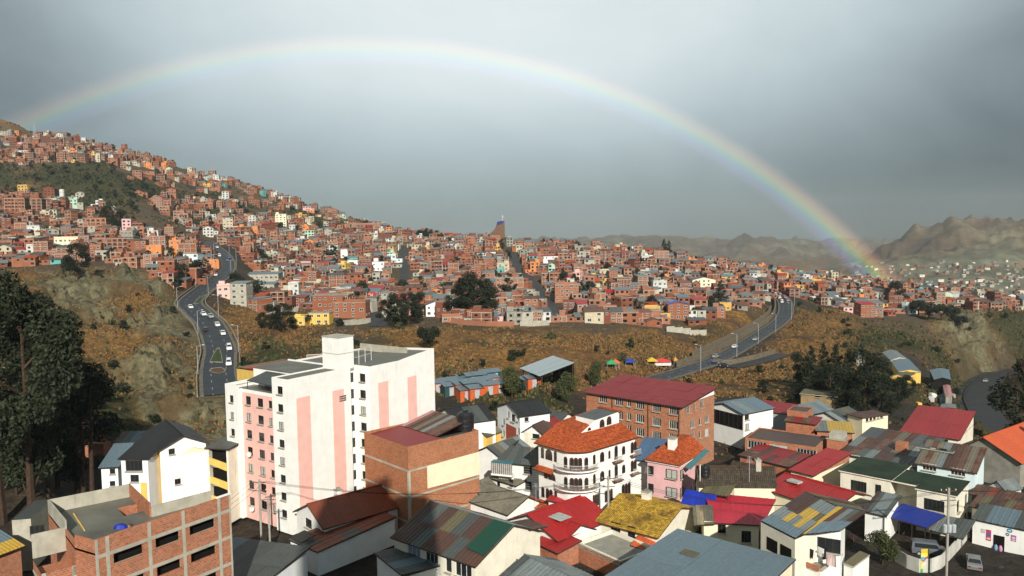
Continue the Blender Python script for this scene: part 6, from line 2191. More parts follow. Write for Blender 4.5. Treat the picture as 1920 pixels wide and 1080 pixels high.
def house_geo(s, wall, roof, wins, extra):
 """fills mesh builders in local space: x along the front, y back, z up; wins gets (x, y, z, w, h, rot, kind)"""
 rg = random.Random(s['seed'])
 w, d, h = s['w'], s['d'], s['st'] * s['fl']
 x0, x1 = -w / 2, w / 2
 wall.box(x0, x1, 0, d, -5.0, h, s['mat'], skip='d')
 side = s['mat']
 if s['frame']:                                 # pale concrete columns and floor edges
  k = max(2, int(w / 3.3))
  for i in range(k + 1):
   x = x0 + 0.12 + (w - 0.24) * i / k
   wall.box(x - 0.13, x + 0.13, -0.04, 0.0, -5.0, h, CONC_P, skip='bd')
  for i in range(s['st'] + 1):
   z = min(h - 0.02, i * s['fl'])
   wall.box(x0 - 0.05, x1 + 0.05, -0.06, 0.0, z - 0.22, z, CONC_P, skip='bd')
   wall.box(x1, x1 + 0.05, 0.0, d, z - 0.22, z, CONC_P, skip='ld')
   wall.box(x0 - 0.05, x0, 0.0, d, z - 0.22, z, CONC_P, skip='rd')
 kind = 1 if s['empty'] else 0
 n = max(2, int(w / rg.uniform(2.3, 3.2)))
 for f in range(s['st']):
  for i in range(n):
   if rg.random() < 0.82:
    ww, hh = rg.uniform(1.0, 1.8), rg.uniform(1.05, 1.45)
    wins.append((x0 + w * (i + 0.5) / n - ww / 2, -0.01, f * s['fl'] + 0.85, ww, hh, 0.0, kind))
  for sd in (-1, 1):
   if rg.random() < 0.42:
    m_ = max(1, int(d / 3.6))
    for i in range(m_):
     ww, hh = rg.uniform(0.8, 1.3), rg.uniform(0.9, 1.2)
     yy = d * (i + 0.5) / m_
     if sd > 0:
      wins.append((x1 + 0.01, yy - ww / 2, f * s['fl'] + 0.9, ww, hh, math.pi / 2, kind))
     else:
      wins.append((x0 - 0.01, yy + ww / 2, f * s['fl'] + 0.9, ww, hh, -math.pi / 2, kind))
 if s['rf'] == 'flat':
  roof.box(x0 - 0.15, x1 + 0.15, -0.2, d + 0.1, h + 0.003, h + 0.18, CONC_P, top=CONC)
  p = rg.choice([0.0, 0.5, 0.9])
  if p:
   m_ = s['mat']
   roof.box(x0, x1, 0, 0.16, h + 0.183, h + p, m_, skip='d').box(x0, x1, d - 0.16, d, h + 0.183, h + p, m_, skip='d').box(x0, x0 + 0.16, 0.16, d - 0.16, h + 0.183, h + p, m_, skip='d').box(x1 - 0.16, x1, 0.16, d - 0.16, h + 0.183, h + p, m_, skip='d')
  if rg.random() < 0.5:                       # stair head or unfinished room
   a = rg.uniform(2.2, 3.6)
   xx = rg.choice([x0 + 0.3, x1 - a - 0.3])
   roof.box(xx, xx + a, d * 0.5, d * 0.5 + a, h + 0.183, h + 2.3, s['mat'], top=rg.choice([SH_GREY, CONC, SH_RUST]), skip='d')
  for i in range(4):
   if rg.random() < 0.35:
    extra.box(x0 + 0.2 + (w - 0.6) * (i % 2), x0 + 0.45 + (w - 0.6) * (i % 2), 0.2 + (d - 0.6) * (i // 2), 0.45 + (d - 0.6) * (i // 2), h + 0.183, h + 1.2, CONC_P, skip='d')
  if s['tank']:
   extra.lathe([(0.55, h + 0.2), (0.55, h + 1.2), (0.3, h + 1.5), (0, h + 1.55)], TANK, 8, (rg.uniform(x0 + 1, x1 - 1), rg.uniform(1.5, d - 1.5), 0.0))
 else:
  m_ = RCOL[s['rc']]
  ov = 0.35
  if s['rf'] == 'shed':
   rise = rg.uniform(0.5, 1.3)
   a = [(x0 - ov, -ov, h + 0.12), (x1 + ov, -ov, h + 0.12), (x1 + ov, d + ov, h + 0.12 + rise), (x0 - ov, d + ov, h + 0.12 + rise)]
   roof.poly(a, m_).poly([(p[0], p[1], p[2] - 0.1) for p in a][::-1], m_)
   for i in range(4):
    j = (i + 1) % 4
    roof.poly([(a[i][0], a[i][1], a[i][2] - 0.1), (a[j][0], a[j][1], a[j][2] - 0.1), a[j], a[i]], m_)
   wall.poly([(x1, 0, h), (x1, d, h), (x1, d, h + rise), (x1, 0, h + 0.06)], side).poly([(x0, 0, h), (x0, 0, h + 0.06), (x0, d, h + rise), (x0, d, h)], side)
  else:
   rise = rg.uniform(1.2, 2.0)
   if rg.random() < 0.5:
    ym = d / 2
    for a in ([(x0 - ov, -ov, h), (x1 + ov, -ov, h), (x1 + ov, ym, h + rise), (x0 - ov, ym, h + rise)], [(x1 + ov, d + ov, h), (x0 - ov, d + ov, h), (x0 - ov, ym, h + rise), (x1 + ov, ym, h + rise)]):
     roof.poly(a, m_).poly([(p[0], p[1], p[2] - 0.1) for p in a][::-1], m_)
     roof.poly([(a[0][0], a[0][1], a[0][2] - 0.1), (a[1][0], a[1][1], a[1][2] - 0.1), a[1], a[0]], m_)
    wall.poly([(x1, 0, h), (x1, d, h), (x1, ym, h + rise - 0.08)], side).poly([(x0, 0, h), (x0, ym, h + rise - 0.08), (x0, d, h)], side)
   else:
    for a in ([(x0 - ov, d + ov, h), (x0 - ov, -ov, h), (0, -ov, h + rise), (0, d + ov, h + rise)], [(x1 + ov, -ov, h), (x1 + ov, d + ov, h), (0, d + ov, h + rise), (0, -ov, h + rise)]):
     roof.poly(a, m_).poly([(p[0], p[1], p[2] - 0.1) for p in a][::-1], m_)
     roof.poly([(a[1][0], a[1][1], a[1][2] - 0.1), (a[2][0], a[2][1], a[2][2] - 0.1), a[2], a[1]], m_)
    wall.poly([(x0, 0, h), (x1, 0, h), (0, 0, h + rise - 0.08)], side).poly([(x0, d, h), (0, d, h + rise - 0.08), (x1, d, h)], side)
 if s['annex']:
  aw, ad, ah = rg.uniform(3, 5), rg.uniform(3.5, 6), s['fl'] * rg.choice([1, 1, 2]) if s['st'] > 1 else 2.3
  sx = rg.choice([-1, 1])
  xa, xb = (x1 + 0.003, x1 + aw) if sx > 0 else (x0 - aw, x0 - 0.003)
  y0 = rg.uniform(-1.5, 1.5)
  m_ = rg.choice([s['mat'], rg.choice(BRK), CONC_P])
  wall.box(xa, xb, y0, y0 + ad, -5, ah, m_, top=rg.choice([SH_GREY, SH_RUST, SH_BLUE, SH_SLATE, CONC]), skip='d')
  wins.append(((xa + xb) / 2 - 0.55, y0 - 0.01, max(0.8, ah - 1.7), 1.1, 1.1, 0.0, kind))

TOWN = [(455, 470), (520, 452), (600, 438), (700, 428), (760, 434), (900, 445), (1000, 452), (1100, 462), (1200, 474), (1300, 486), (1400, 500), (1500, 516), (1600, 530), (1700, 546), (1800, 558), (1960, 568), (1960, 583), (1800, 582), (1720, 590),
  (1640, 598), (1560, 578), (1495, 557), (1452, 560), (1440, 572), (1370, 588), (1312, 612), (1290, 626), (1180, 610), (1060, 606), (1000, 612), (940, 610), (830, 607), (760, 600), (700, 608), (640, 612), (560, 613), (540, 600), (590, 582), (500, 577), (452, 592), (442, 560), (470, 520)]
LEFT = [(-60, 505), (60, 500), (200, 490), (280, 510), (335, 548), (365, 538), (402, 505), (385, 470), (455, 462), (520, 452), (600, 438), (700, 427), (640, 404), (570, 384), (500, 362), (430, 341), (360, 325), (300, 302), (240, 286), (150, 267), (70, 254), (-60, 250)]
KNOLL = [[(-60, 312), (60, 310), (200, 303), (240, 330), (262, 372), (300, 402), (352, 440), (395, 468), (300, 440), (232, 432), (215, 398), (150, 372), (60, 365), (0, 352), (-60, 350)],
   [(255, 345), (330, 352), (420, 372), (420, 385), (330, 372), (265, 372)], [(440, 388), (560, 398), (560, 415), (500, 412), (440, 402)], [(-60, 205), (40, 230), (70, 256), (20, 250), (-60, 246)], [(640, 404), (700, 418), (720, 428), (660, 420)]]

PLACED = []                                       # x, y, radius of what already stands there

def free(x, y, r):
 for (a, c, q) in PLACED:
  if (x - a) ** 2 + (y - c) ** 2 < (r + q) ** 2:
   return False
 return True

def road_dist(x, y):
 m = 1e9
 for nm, ln, wd in ROAD_LINES:
  d = math.sqrt(((ln[:, 0] - x) ** 2 + (ln[:, 1] - y) ** 2).min()) - wd / 2
  m = min(m, d)
 return m

def foot(px, py):
 """a place on the land from the photograph"""
 return ground_hit(px, py, 150)

# ---- landmarks of the hillside, placed first
def simple_block(name, label, cat, px, py, w, d, h, mat, rz=0.0, roof='flat', rmat=None, wins=(2, 2), frame=False, wkind=0, group=None, D=None):
 p = foot(px, py) if D is None else at(px, py, D)
 o = bpy.data.objects.new(name, None)
 COL.objects.link(o)
 o.location = (p.x, p.y, p.z)
 o.rotation_euler = (0, 0, rz)
 tag(o, label, cat, group)
 s = dict(col='x', mat=mat, st=max(1, int(round(h / 2.6))), rf=roof, rc=None, w=w, d=d, fl=h / max(1, int(round(h / 2.6))), frame=frame, tank=False, annex=False, empty=wkind == 1, seed=hash_(label))
 wl, rf, ws, ex = MB(), MB(), [], Pieces()
 if roof != 'flat':
  s['rc'] = 'grey sheet'
  RCOL['grey sheet'], keep = (rmat or SH_GREY), RCOL['grey sheet']
 house_geo(s, wl, rf, ws, ex)
 if roof != 'flat':
  RCOL['grey sheet'] = keep
 wl.build('wall', o)
 rf.build('roof', o)
 ex.place(o)
 put_windows(o, ws)
 PLACED.append((p.x, p.y + d / 2, max(w, d) * 0.55))
 if p.y < 600:                                  # nothing is built right in front of a landmark
  for k in (0.97, 0.94):
   PLACED.append((p.x * k, p.y * k, w * 0.42))
 return o

def hash_(t_):
 k = 7
 for c_ in t_:
  k = (k * 31 + ord(c_)) % 999983
 return k

def put_windows(o, ws):
 for (x, y, z, w, h, r, k) in ws:
  q = link('window', FWIN[k], o)
  q.location = (x, y, z)
  q.scale = (w, 1.0, h)
  q.rotation_euler = (0, 0, r)

simple_block('white_house', 'small bright white house with four square windows below the big dark trees', 'house', 816, 594, 8.4, 7, 5.4, WHITE, 0.1, 'gable', SH_SLATE)
simple_block('blue_roof_house', 'brick house with bright blue roof above the right avenue', 'house', 1272, 600, 10, 8, 7.6, BRK[1], -0.1, 'gable', plain('royal_blue_roof', (0.01, 0.03, 0.30), 0.4))
simple_block('red_top_house', 'solitary three storey brick house with red roof edge on the right spur', 'house', 1627, 596, 9, 7, 8.0, BRK[1], 0.15, 'shed', SH_RED)
simple_block('brick_block', 'tall bare brick block beside the orange block above the clay cliffs', 'apartment block', 352, 490, 10.5, 9, 10.5, BRK[0], 0.1, frame=True)
simple_block('orange_block', 'orange fronted block left of the tall bare brick block', 'apartment block', 329, 482, 7, 9, 9.5, ORANGE, 0.1)
simple_block('brick_block', 'wide brick block with concrete grid facing the clay cliffs', 'apartment block', 294, 474, 11, 9, 10.5, BRK[1], 0.1, frame=True)
simple_block('brick_row', 'long unfinished brick row with black openings above the clay cliffs', 'apartment block', 226, 470, 17, 9, 7.5, BRK[2], 0.05, frame=True, wkind=1)
simple_block('yellow_house', 'long pale yellow house above the clay cliffs', 'house', 127, 465, 17, 9, 6.5, CREAM, 0.05)
simple_block('unfinished_block', 'unfinished five storey brick block with empty openings high on the left', 'apartment block', 28, 398, 16, 10, 11.5, BRK[0], 0.15, frame=True, wkind=1)
simple_block('unfinished_block', 'second unfinished brick block right beside the five storey one', 'apartment block', 69, 397, 8.5, 10, 10.5, BRK[2], 0.1, frame=True, wkind=1)
simple_block('brick_block', 'unfinished brick block with open floors left of the two dark trees', 'apartment block', 180, 430, 15, 9, 8.0, BRK[0], 0.1, frame=True, wkind=1)
simple_block('long_brick_hall', 'long pinkish brick hall with a window band on the crest', 'hall', 683, 432, 34, 12, 7.0, BRK[3], 0.12)
simple_block('yellow_block', 'tall cream yellow apartment block in the middle of the slope', 'apartment block', 527, 424, 11, 9, 12.0, CREAM, 0.2)
simple_block('orange_house', 'wide orange house on the slope left of the yellow block', 'house', 465, 437, 16, 9, 5.0, ORANGE, 0.1)
simple_block('ridge_hall', 'large brown brick hall standing on the far left skyline', 'hall', 110, 261, 22, 12, 9.0, BRK[2], 0.1, wins=(0, 0))
simple_block('white_cube_house', 'white cube house with dark windows in the middle of the town', 'house', 649, 490, 8, 8, 8.0, WHITE, 0.05)
simple_block('white_pair_house', 'white house with two windowed storeys below the white cube house', 'house', 661, 509, 7.5, 8, 6.5, WHITE, 0.05)
simple_block('white_stepped_house', 'wide white house beside the side street', 'house', 713, 508, 11.5, 8, 6.5, WHITE, -0.05)
simple_block('pink_ledge_house', 'pink house with vivid orange roof room beside the left avenue', 'house', 424, 560, 8, 7, 6.0, PINK, 0.2)
simple_block('big_brick_house', 'large plain brick house above the yellow fronts by the lower street', 'house', 620, 590, 17, 10, 9.0, BRK[0], -0.05)
simple_block('brick_flats', 'brick flats with pale windows left of the lower street', 'apartment block', 655, 597, 15, 9, 7.0, BRK[1], -0.05)
simple_block('yellow_front_house', 'bright yellow fronted house at the lower edge of the town', 'house', 598, 610, 9.0, 6, 5.0, YELLOW, -0.05)
simple_block('yellow_corner_house', 'low yellow and brick house left of the round dark tree', 'house', 556, 612, 7, 6, 3.6, YELLOW, -0.05)
simple_block('three_storey_flats', 'square three storey brick flats with white window panels right of the church street', 'apartment block', 1063, 567, 13, 9, 9.5, BRK[3], 0.0)
simple_block('brick_flats', 'tall brick block with balconies beside the pair of dark conifers', 'apartment block', 1240, 500, 12, 9, 12, BRK[3], -0.1, frame=True)
simple_block('brick_flats', 'dark brick block with blue roof rim on the right shoulder', 'apartment block', 1445, 512, 14, 9, 9, BRK[2], -0.1)
simple_block('pink_terrace', 'wide stepped brick terrace house above the grassy plot by the church street', 'house', 955, 548, 17, 9, 8.5, BRK[3], 0.0, frame=True)
simple_block('pale_green_house', 'cream three storey house with rows of white windows right of the town', 'house', 1320, 545, 15, 9, 7.0, CREAM, 0.0, 'gable', SH_SLATE)
simple_block('white_red_house', 'white house with long red roof beside the upper church street', 'house', 1028, 494, 15, 9, 5.5, WHITE, 0.0, 'shed', SH_RED)
simple_block('corrugated_hall', 'low hall with wide blue grey roof beside the left avenue', 'hall', 482, 526, 24, 14, 3.5, CONC_P, 0.1, 'shed', SH_BLUE)
simple_block('corrugated_hall', 'second low hall with blue grey roof below the first', 'hall', 478, 545, 20, 11, 3.2, CONC_P, 0.1, 'shed', SH_BLUE)

# the church with its swept brown tower, blue glass and white cross
p = foot(938, 458)
o = bpy.data.objects.new('church', None)
COL.objects.link(o)
o.location = (p.x, p.y, p.z + 5.0)
o.scale = (1.15, 1.15, 1.1)
tag(o, 'brown church tower with swept curving side, blue glass top and white cross on the crest', 'church')
k_ = p.y / FPX                                     # metres per pixel there
prof = []
for u in np.linspace(0, 1, 13):
 prof.append((-15 * k_ * (1 - u) ** 2.6 - 5 * k_ * (1 - u) - 4.5 * k_, 2 + 25 * k_ * u))
mb = MB()
R_ = 11.5 * k_ - 4 * k_
BROWN = paint('brown_render', (0.155, 0.095, 0.055), var=0.12, dirt=0.3)
y0, y1 = -4.0, 4.0
for i in range(len(prof) - 1):
 (xa, za), (xb, zb) = prof[i], prof[i + 1]
 mb.poly([(xa, y0, za), (R_, y0, za), (R_, y0, zb), (xb, y0, zb)], BROWN)
 mb.poly([(xa, y1, za), (xb, y1, zb), (R_, y1, zb), (R_, y1, za)], BROWN)
 mb.poly([(xa, y0, za), (xb, y0, zb), (xb, y1, zb), (xa, y1, za)], SH_BLACK)
mb.poly([(R_, y0, 0), (R_, y1, 0), (R_, y1, prof[-1][1] + 0.9), (R_, y0, prof[-1][1] + 0.9)], BROWN)
zt_ = prof[-1][1]
mb.poly([(prof[-1][0], y0, zt_), (R_, y0, zt_), (R_, y0, zt_ + 0.9)], BROWN)
mb.box(prof[0][0], R_ - 0.01, y0 + 0.01, y1 - 0.01, -12, 2.0, BROWN, skip='t')
mb.build('tower', o)
mb = MB()
mb.poly([(prof[-1][0], y0 - 0.05, zt_ - 3.0), (R_ - 1.4, y0 - 0.05, zt_ - 1.2), (R_ - 1.0, y0 - 0.05, zt_ + 1.2), (prof[-1][0], y0 - 0.05, zt_ + 0.2)], plain('blue_glass', (0.03, 0.05, 0.20), 0.2))
mb.build('glass', o)
mb = MB()
mb.box(R_ - 1.8, R_ - 1.5, -0.15, 0.15, zt_ + 1.0, zt_ + 6.2, FRAME_W).box(R_ - 2.5, R_ - 0.8, -0.14, 0.14, zt_ + 4.4, zt_ + 4.7, FRAME_W)
mb.build('cross', o)
PLACED.append((p.x, p.y, 14))
# white cylinder tank on the left hill
p = foot(117, 378)
mb = MB()
mb.lathe([(2.1, -2), (2.1, 10.5), (1.9, 10.9), (0, 11.3)], FRAME_W, 20)
mb.lathe([(2.16, 2.0), (2.16, 2.3), (2.1, 2.35)], GALV, 20).lathe([(2.16, 8.0), (2.16, 8.3), (2.1, 8.35)], GALV, 20)
tag(mb.build('water_tower', None, p), 'white cylindrical water tower on the dark grassy knoll', 'water tower')
PLACED.append((p.x, p.y, 5))
# lattice mast on the skyline
p = foot(65, 256)
mb = MB()
for sx, sy in ((-1, -1), (1, -1), (1, 1), (-1, 1)):
 mb.bar((sx * 1.6, sy * 1.6, -3), (sx * 0.3, sy * 0.3, 17), 0.16, GALV)
for z in range(0, 16, 3):
 q = 1.6 - 1.3 * (z + 3) / 20
 for (a, e) in (((-1, -1), (1, -1)), ((1, -1), (1, 1)), ((1, 1), (-1, 1)), ((-1, 1), (-1, -1))):
  mb.bar((a[0] * q, a[1] * q, z), (e[0] * q * 0.85, e[1] * q * 0.85, z + 3), 0.1, GALV)
tag(mb.build('lattice_mast', None, p), 'thin steel lattice mast on the left skyline', 'mast')

# ---- rows of houses
rg = random.Random(23)
cand = []
y = 318.0
while y < 1170:
 step = 8.4 + (y - 318) * 0.007
 x = -0.74 * y
 while x < 0.72 * y:
  x += rg.uniform(5.6, 9.6) * (1 + (y - 318) / 2600)
  xx, yy = x + rg.uniform(-1.5, 1.5), y + rg.uniform(-0.3, 0.3) * step
  zz_ = float(gz(xx, yy))
  px, py = proj(xx, yy, zz_)
  if not (-70 < px < 1990):
   continue
  t_in = inside(px, py, TOWN)
  l_in = inside(px, py, LEFT) and not any(inside(px, py, k) for k in KNOLL)
  if not (t_in or l_in):
   continue
  # what the crest hides is left out
  ds = np.linspace(0.72, 0.985, 40)
  if (gz(xx * ds, yy * ds) > (zz_ + 9) * ds + 0.0).any():
   continue
  if l_in and not t_in and yy > 560 and rg.random() < 0.25 + 0.65 * max(0.0, min(1.0, float(fbm(np.array(xx / 70), np.array(yy / 70), 2)) * 1.6 + 0.3)):
   continue
  cand.append((xx, yy, zz_, px, py))
 y += step
houses = []
for (x, y, z, px, py) in cand:
 s = house_spec(rg, y)
 if y > 700:
  s['w'] *= 1.12
 if py > 560 and rg.random() < 0.4:
  s['st'] = min(s['st'], 2)
 r = max(s['w'], s['d']) * 0.42
 if road_dist(x, y) < s['w'] * 0.5 + 1.0 or not free(x, y + s['d'] / 2, r * 0.8):
  continue
 rz = rg.gauss(0.02, 0.10) if rg.random() < 0.72 else rg.uniform(-0.6, 0.6)
 if px < 420:
  rz += 0.12
 houses.append((x, y, z, px, py, s, rz))
 PLACED.append((x, y + s['d'] / 2, r * 0.72))
print('houses', len(houses))
# the three hundred that show largest stand as houses of their own
houses.sort(key=lambda q: -(q[5]['w'] * q[5]['st'] * q[5]['fl']) / q[1] ** 2)
near_h, rest_h = houses[:290], houses[290:]

def zone(px, py, y):
 if px < 400:
  return 'on the left skyline' if py < 300 + 0.12 * px else ('high on the left hill' if py < 400 else 'above the clay cliffs')
 if px < 560:
  return 'above the left avenue' if py < 480 else 'beside the left avenue'
 if px < 745:
  return 'on the long crest' if py < 450 else ('left of the side street' if py < 545 else 'near the lower street')
 if px < 960:
  return 'on the crest beside the church' if py < 470 else ('between the two streets' if py < 545 else 'behind the dark grove')
 if px < 1120:
  return 'by the upper church street' if py < 500 else ('right of the church street' if py < 570 else 'below the church street')
 if px < 1340:
  return 'near the conifer pair' if py < 505 else ('on the right slope' if py < 565 else 'above the golden slope')
 if px < 1490:
  return 'above the right avenue'
 if px < 1660:
  return 'on the right shoulder'
 return 'on the right plateau'

recs = []
for (x, y, z, px, py, s, rz) in near_h:
 rf = {'flat': 'flat roof', 'shed': 'sloping %s' % s['rc'], 'gable': 'pitched %s' % s['rc']}[s['rf']] if True else ''
 ft = ' with tank' if s['tank'] else (', framed' if s['frame'] else (', annexed' if s['annex'] else ''))
 recs.append(['%s %s house, %s%s, %s' % (NUMW[s['st']], s['col'], rf, ft, zone(px, py, y)), (x, y, z, px, py, s, rz)])
ORD = ['leftmost', 'second', 'third', 'fourth', 'fifth', 'sixth', 'seventh', 'eighth', 'ninth', 'tenth', 'eleventh', 'twelfth', 'thirteenth', 'fourteenth', 'fifteenth', 'sixteenth', 'seventeenth', 'eighteenth', 'nineteenth', 'twentieth']

def single_out(rs_, col_):
 """labels that several things would share get their order from left to right"""
 by = {}
 for r in rs_:
  by.setdefault(r[0], []).append(r)
 for key, lst in by.items():
  if len(lst) > 1:
   lst.sort(key=col_)
   for i, r in enumerate(lst):
    r[0] += ', rightmost' if i == len(lst) - 1 else ', ' + ORD[min(i, 19)] + (' from left' if i else '')

single_out(recs, lambda r: r[1][3])
for lb, (x, y, z, px, py, s, rz) in recs:
 o = bpy.data.objects.new('house', None)
 COL.objects.link(o)
 o.location = (x, y, z)
 o.rotation_euler = (0, 0, rz)
 tag(o, lb, 'house', 'houses of the hillside town')
 wl, rf, ws, ex = MB(), MB(), [], Pieces()
 house_geo(s, wl, rf, ws, ex)
 wl.build('wall', o)
 rf.build('roof', o)
 ex.place(o)
 put_windows(o, ws)
# the rest: real houses too, joined
WL, EX = MB(), MB()

def add_joined(big, mb, M):
 k = len(big.v)
 big.v += [tuple(M @ Vector(v)) for v in mb.v]
 big.f += [tuple(i + k for i in f) for f in mb.f]
 big.uv += mb.uv
 big.mi += [big.m(mb.mats[i]) for i in mb.mi]

for (x, y, z, px, py, s, rz) in rest_h:
 wl, ws = MB(), []
 house_geo(s, wl, wl, ws, wl)
 for (a, c, e, w, h, r, kd) in ws:
  cs_, sn = math.cos(r), math.sin(r)

  def T_(u, v, o_):
   return (a + cs_ * u * w + sn * o_, c + sn * u * w - cs_ * o_, e + v * h)
  wl.poly([T_(0, 0, 0.03), T_(1, 0, 0.03), T_(1, 1, 0.03), T_(0, 1, 0.03)], GLASS if kd == 0 else DARK)
  wl.poly([T_(-0.06, -0.1, 0.02), T_(1.06, -0.1, 0.02), T_(1.06, 0.0, 0.06), T_(-0.06, 0.0, 0.06)], FRAME_W)
 add_joined(WL, wl, Matrix.Translation((x, y, z)) @ Matrix.Rotation(rz, 4, 'Z'))
o = WL.build('hillside_houses')
o['kind'] = 'stuff'
o['label'] = 'dense mass of small brick and painted houses farther up the slopes'

# far valley: pale specks of a distant district
FV = MB()
for i in range(270):
 if i < 150:
  px, py, D = rg.uniform(1480, 1920), rg.uniform(492, 545), 0
 else:
  px, py, D = rg.uniform(1640, 1940), rg.uniform(500, 560), 0
 p = ground_hit(px, py, 1250)
 if p is None or p.y > 3300:
  continue
 w, d, h = rg.uniform(5, 12), rg.uniform(5, 11), rg.uniform(2.5, 6.5)
 mb = MB()
 mb.box(-w / 2, w / 2, 0, d, -6, h, rg.choice([IVORY, BRK[3], CONC_P, BRK[2], BRK[0], CONC]), top=rg.choice([SH_GREY, CONC_P, SH_RUST, CONC]), skip='d')
 for k in range(int(w / 3)):
  mb.box(-w / 2 + 1 + k * 3, -w / 2 + 2.2 + k * 3, -0.05, 0, h - 2, h - 0.8, GLASS, skip='bd')
 add_joined(FV, mb, Matrix.Translation(p) @ Matrix.Rotation(rg.uniform(-0.5, 0.5), 4, 'Z'))
if FV.f:
 o = FV.build('valley_houses')
 o['kind'] = 'stuff'
 o['label'] = 'far pale district in the hazy valley under the mountain'
# ------------------------------------------------------------------ roads, walls, cars, lamps
def asphalt(name, col, rough):
 m, t, b = principled(name)
 pos = t.add('ShaderNodeNewGeometry').outputs['Position']
 n = t.noise(pos, 0.22, 4, 0.6)
 n2 = t.noise(pos, 1.5, 4, 0.6)
 c = t.ramp(n, [(0.3, tuple(x * 0.75 for x in col)), (0.7, tuple(x * 1.3 for x in col))])
 t.l.new(c, b.inputs['Base Color'])
 t.l.new(t.math('MULTIPLY_ADD', n, 0.5, rough - 0.25), b.inputs['Roughness'])
 set_in(b, 'Specular IOR Level', 0.3)
 bp = t.add('ShaderNodeBump')
 bp.inputs['Strength'].default_value = 0.15
 bp.inputs['Distance'].default_value = 0.03
 t.l.new(n2, bp.inputs['Height'])
 t.l.new(bp.outputs[0], b.inputs['Normal'])
 return m

ASPH = asphalt('wet_asphalt', (0.023, 0.027, 0.033), 0.60)
ASPH_D = asphalt('damp_asphalt', (0.026, 0.026, 0.026), 0.65)
LINE = plain('road_paint', (0.30, 0.30, 0.28), 0.7)
KERB = paint('kerb_stone', (0.24, 0.215, 0.16), var=0.15, dirt=0.4)
PAVE = paint('pavement', (0.13, 0.12, 0.10), var=0.2, dirt=0.4)
MASON = brick('stone_masonry', (0.165, 0.135, 0.095), mortar=(0.14, 0.12, 0.09), bw=0.9, bh=0.45, var=0.35, mort=0.05)

def frame_at(ln, i):
 a, e = ln[max(i - 1, 0)], ln[min(i + 1, len(ln) - 1)]
 t_ = np.array([e[0] - a[0], e[1] - a[1]])
 t_ = t_ / (np.linalg.norm(t_) + 1e-9)
 return t_, np.array([t_[1], -t_[0]])            # tangent, right hand normal

def ribbon(name, ln, o0, o1, z0, z1, mat, skirt_=0.0, i0=0, i1=None, step=1, wob=None):
 """strip along a road between two sideways offsets; with skirt it has standing sides"""
 mb = MB()
 i1 = len(ln) - 1 if i1 is None else i1
 pts = []
 for i in range(i0, i1 + 1, step):
  t_, n = frame_at(ln, i)
  p = ln[i]
  pts.append((Vector((p[0] + n[0] * o0, p[1] + n[1] * o0, p[2] + z0)), Vector((p[0] + n[0] * o1, p[1] + n[1] * o1, p[2] + z1))))
 run = 0.0
 for (a, e), (c, d) in zip(pts[:-1], pts[1:]):
  seg = (c - a).length
  w_ = (e - a).length
  mb.poly([a, e, d, c], mat, [(0, run), (w_, run), (w_, run + seg), (0, run + seg)])
  if skirt_:
   dn = Vector((0, 0, skirt_))
   mb.poly([a - dn, a, c, c - dn], mat, [(run, -skirt_), (run, 0), (run + seg, 0), (run + seg, -skirt_)])
   mb.poly([e, e - dn, d - dn, d], mat, [(run, 0), (run, -skirt_), (run + seg, -skirt_), (run + seg, 0)])
  run += seg
 if skirt_:
  for a, e in (pts[0], pts[-1]):
   dn = Vector((0, 0, skirt_))
   mb.poly([a - dn, e - dn, e, a], mat)
 return mb

for k, (nm, ln, wd) in enumerate(ROAD_LINES):
 o = ribbon(nm, ln, -wd / 2, wd / 2, 0.12, 0.12, ASPH if k < 2 else ASPH_D).build(nm)
 o['kind'] = 'structure'
 if k < 2:
  for sgn in (-1, 1):
   q = ribbon('pavement', ln, sgn * wd / 2, sgn * (wd / 2 + 1.0), 0.27, 0.27, PAVE, 0.6).build('pavement')
   q['kind'] = 'structure'
   mb = MB()
   for i in range(0, len(ln) - 2, 3):           # lane dashes
    t_, n = frame_at(ln, i)
    p = ln[i]
    a = Vector((p[0], p[1], p[2] + 0.135))
    e = Vector((ln[i + 1][0], ln[i + 1][1], ln[i + 1][2] + 0.135))
    nn = Vector((n[0], n[1], 0))
    off = nn * (sgn * wd * 0.24)
    mb.poly([a + off - nn * 0.09, a + off + nn * 0.09, e + off + nn * 0.09, e + off - nn * 0.09], LINE)
   q = mb.build('lane_marking')
   q['kind'] = 'structure'
# walls along the avenues
def wall_along(name, label, ln, off, h, th, mat, i0, i1, base=0.0):
 mb = ribbon(name, ln, off, off + th, h + base, h + base, mat, h + 1.6, i0, i1)
 return tag(mb.build(name), label, 'wall')

L0 = ROAD_LINES[0][1]
L1 = ROAD_LINES[1][1]
nl, nr = len(L0), len(L1)
wall_along('parapet_wall', 'low pale parapet along the outer bend of the left avenue', L0, -6.4, 0.8, 0.35, KERB, 0, int(nl * 0.62))
wall_along('parapet_wall', 'low pale parapet on the town side of the left avenue', L0, 6.2, 0.7, 0.35, KERB, 0, int(nl * 0.45))
wall_along('retaining_wall', 'long rough stone retaining wall left of the right avenue', L1, -6.4, 2.2, 0.8, MASON, int(nr * 0.14), int(nr * 0.80))
wall_along('retaining_wall', 'second lower stone wall step above the retaining wall', L1, -8.6, 3.5, 0.7, MASON, int(nr * 0.2), int(nr * 0.7))
LB = ROAD_LINES[6][1]
wall_along('retaining_wall', 'stone wall along the branch road below the spur', LB, -4.2, 1.8, 0.6, MASON, 0, len(LB) - 1)
LC = ROAD_LINES[5][1]
wall_along('barrier_wall', 'dark dividing wall along the canyon road', LC, 6.2, 0.7, 0.6, ASPH_D, 0, len(LC) - 1)
q = ribbon('road', LC, 7.2, 17.0, 0.10, 0.10, ASPH_D).build('road')
q['kind'] = 'structure'

GRASS_G = paint('lawn', (0.040, 0.058, 0.018), var=0.3, dirt=0.3, scale=1.2)

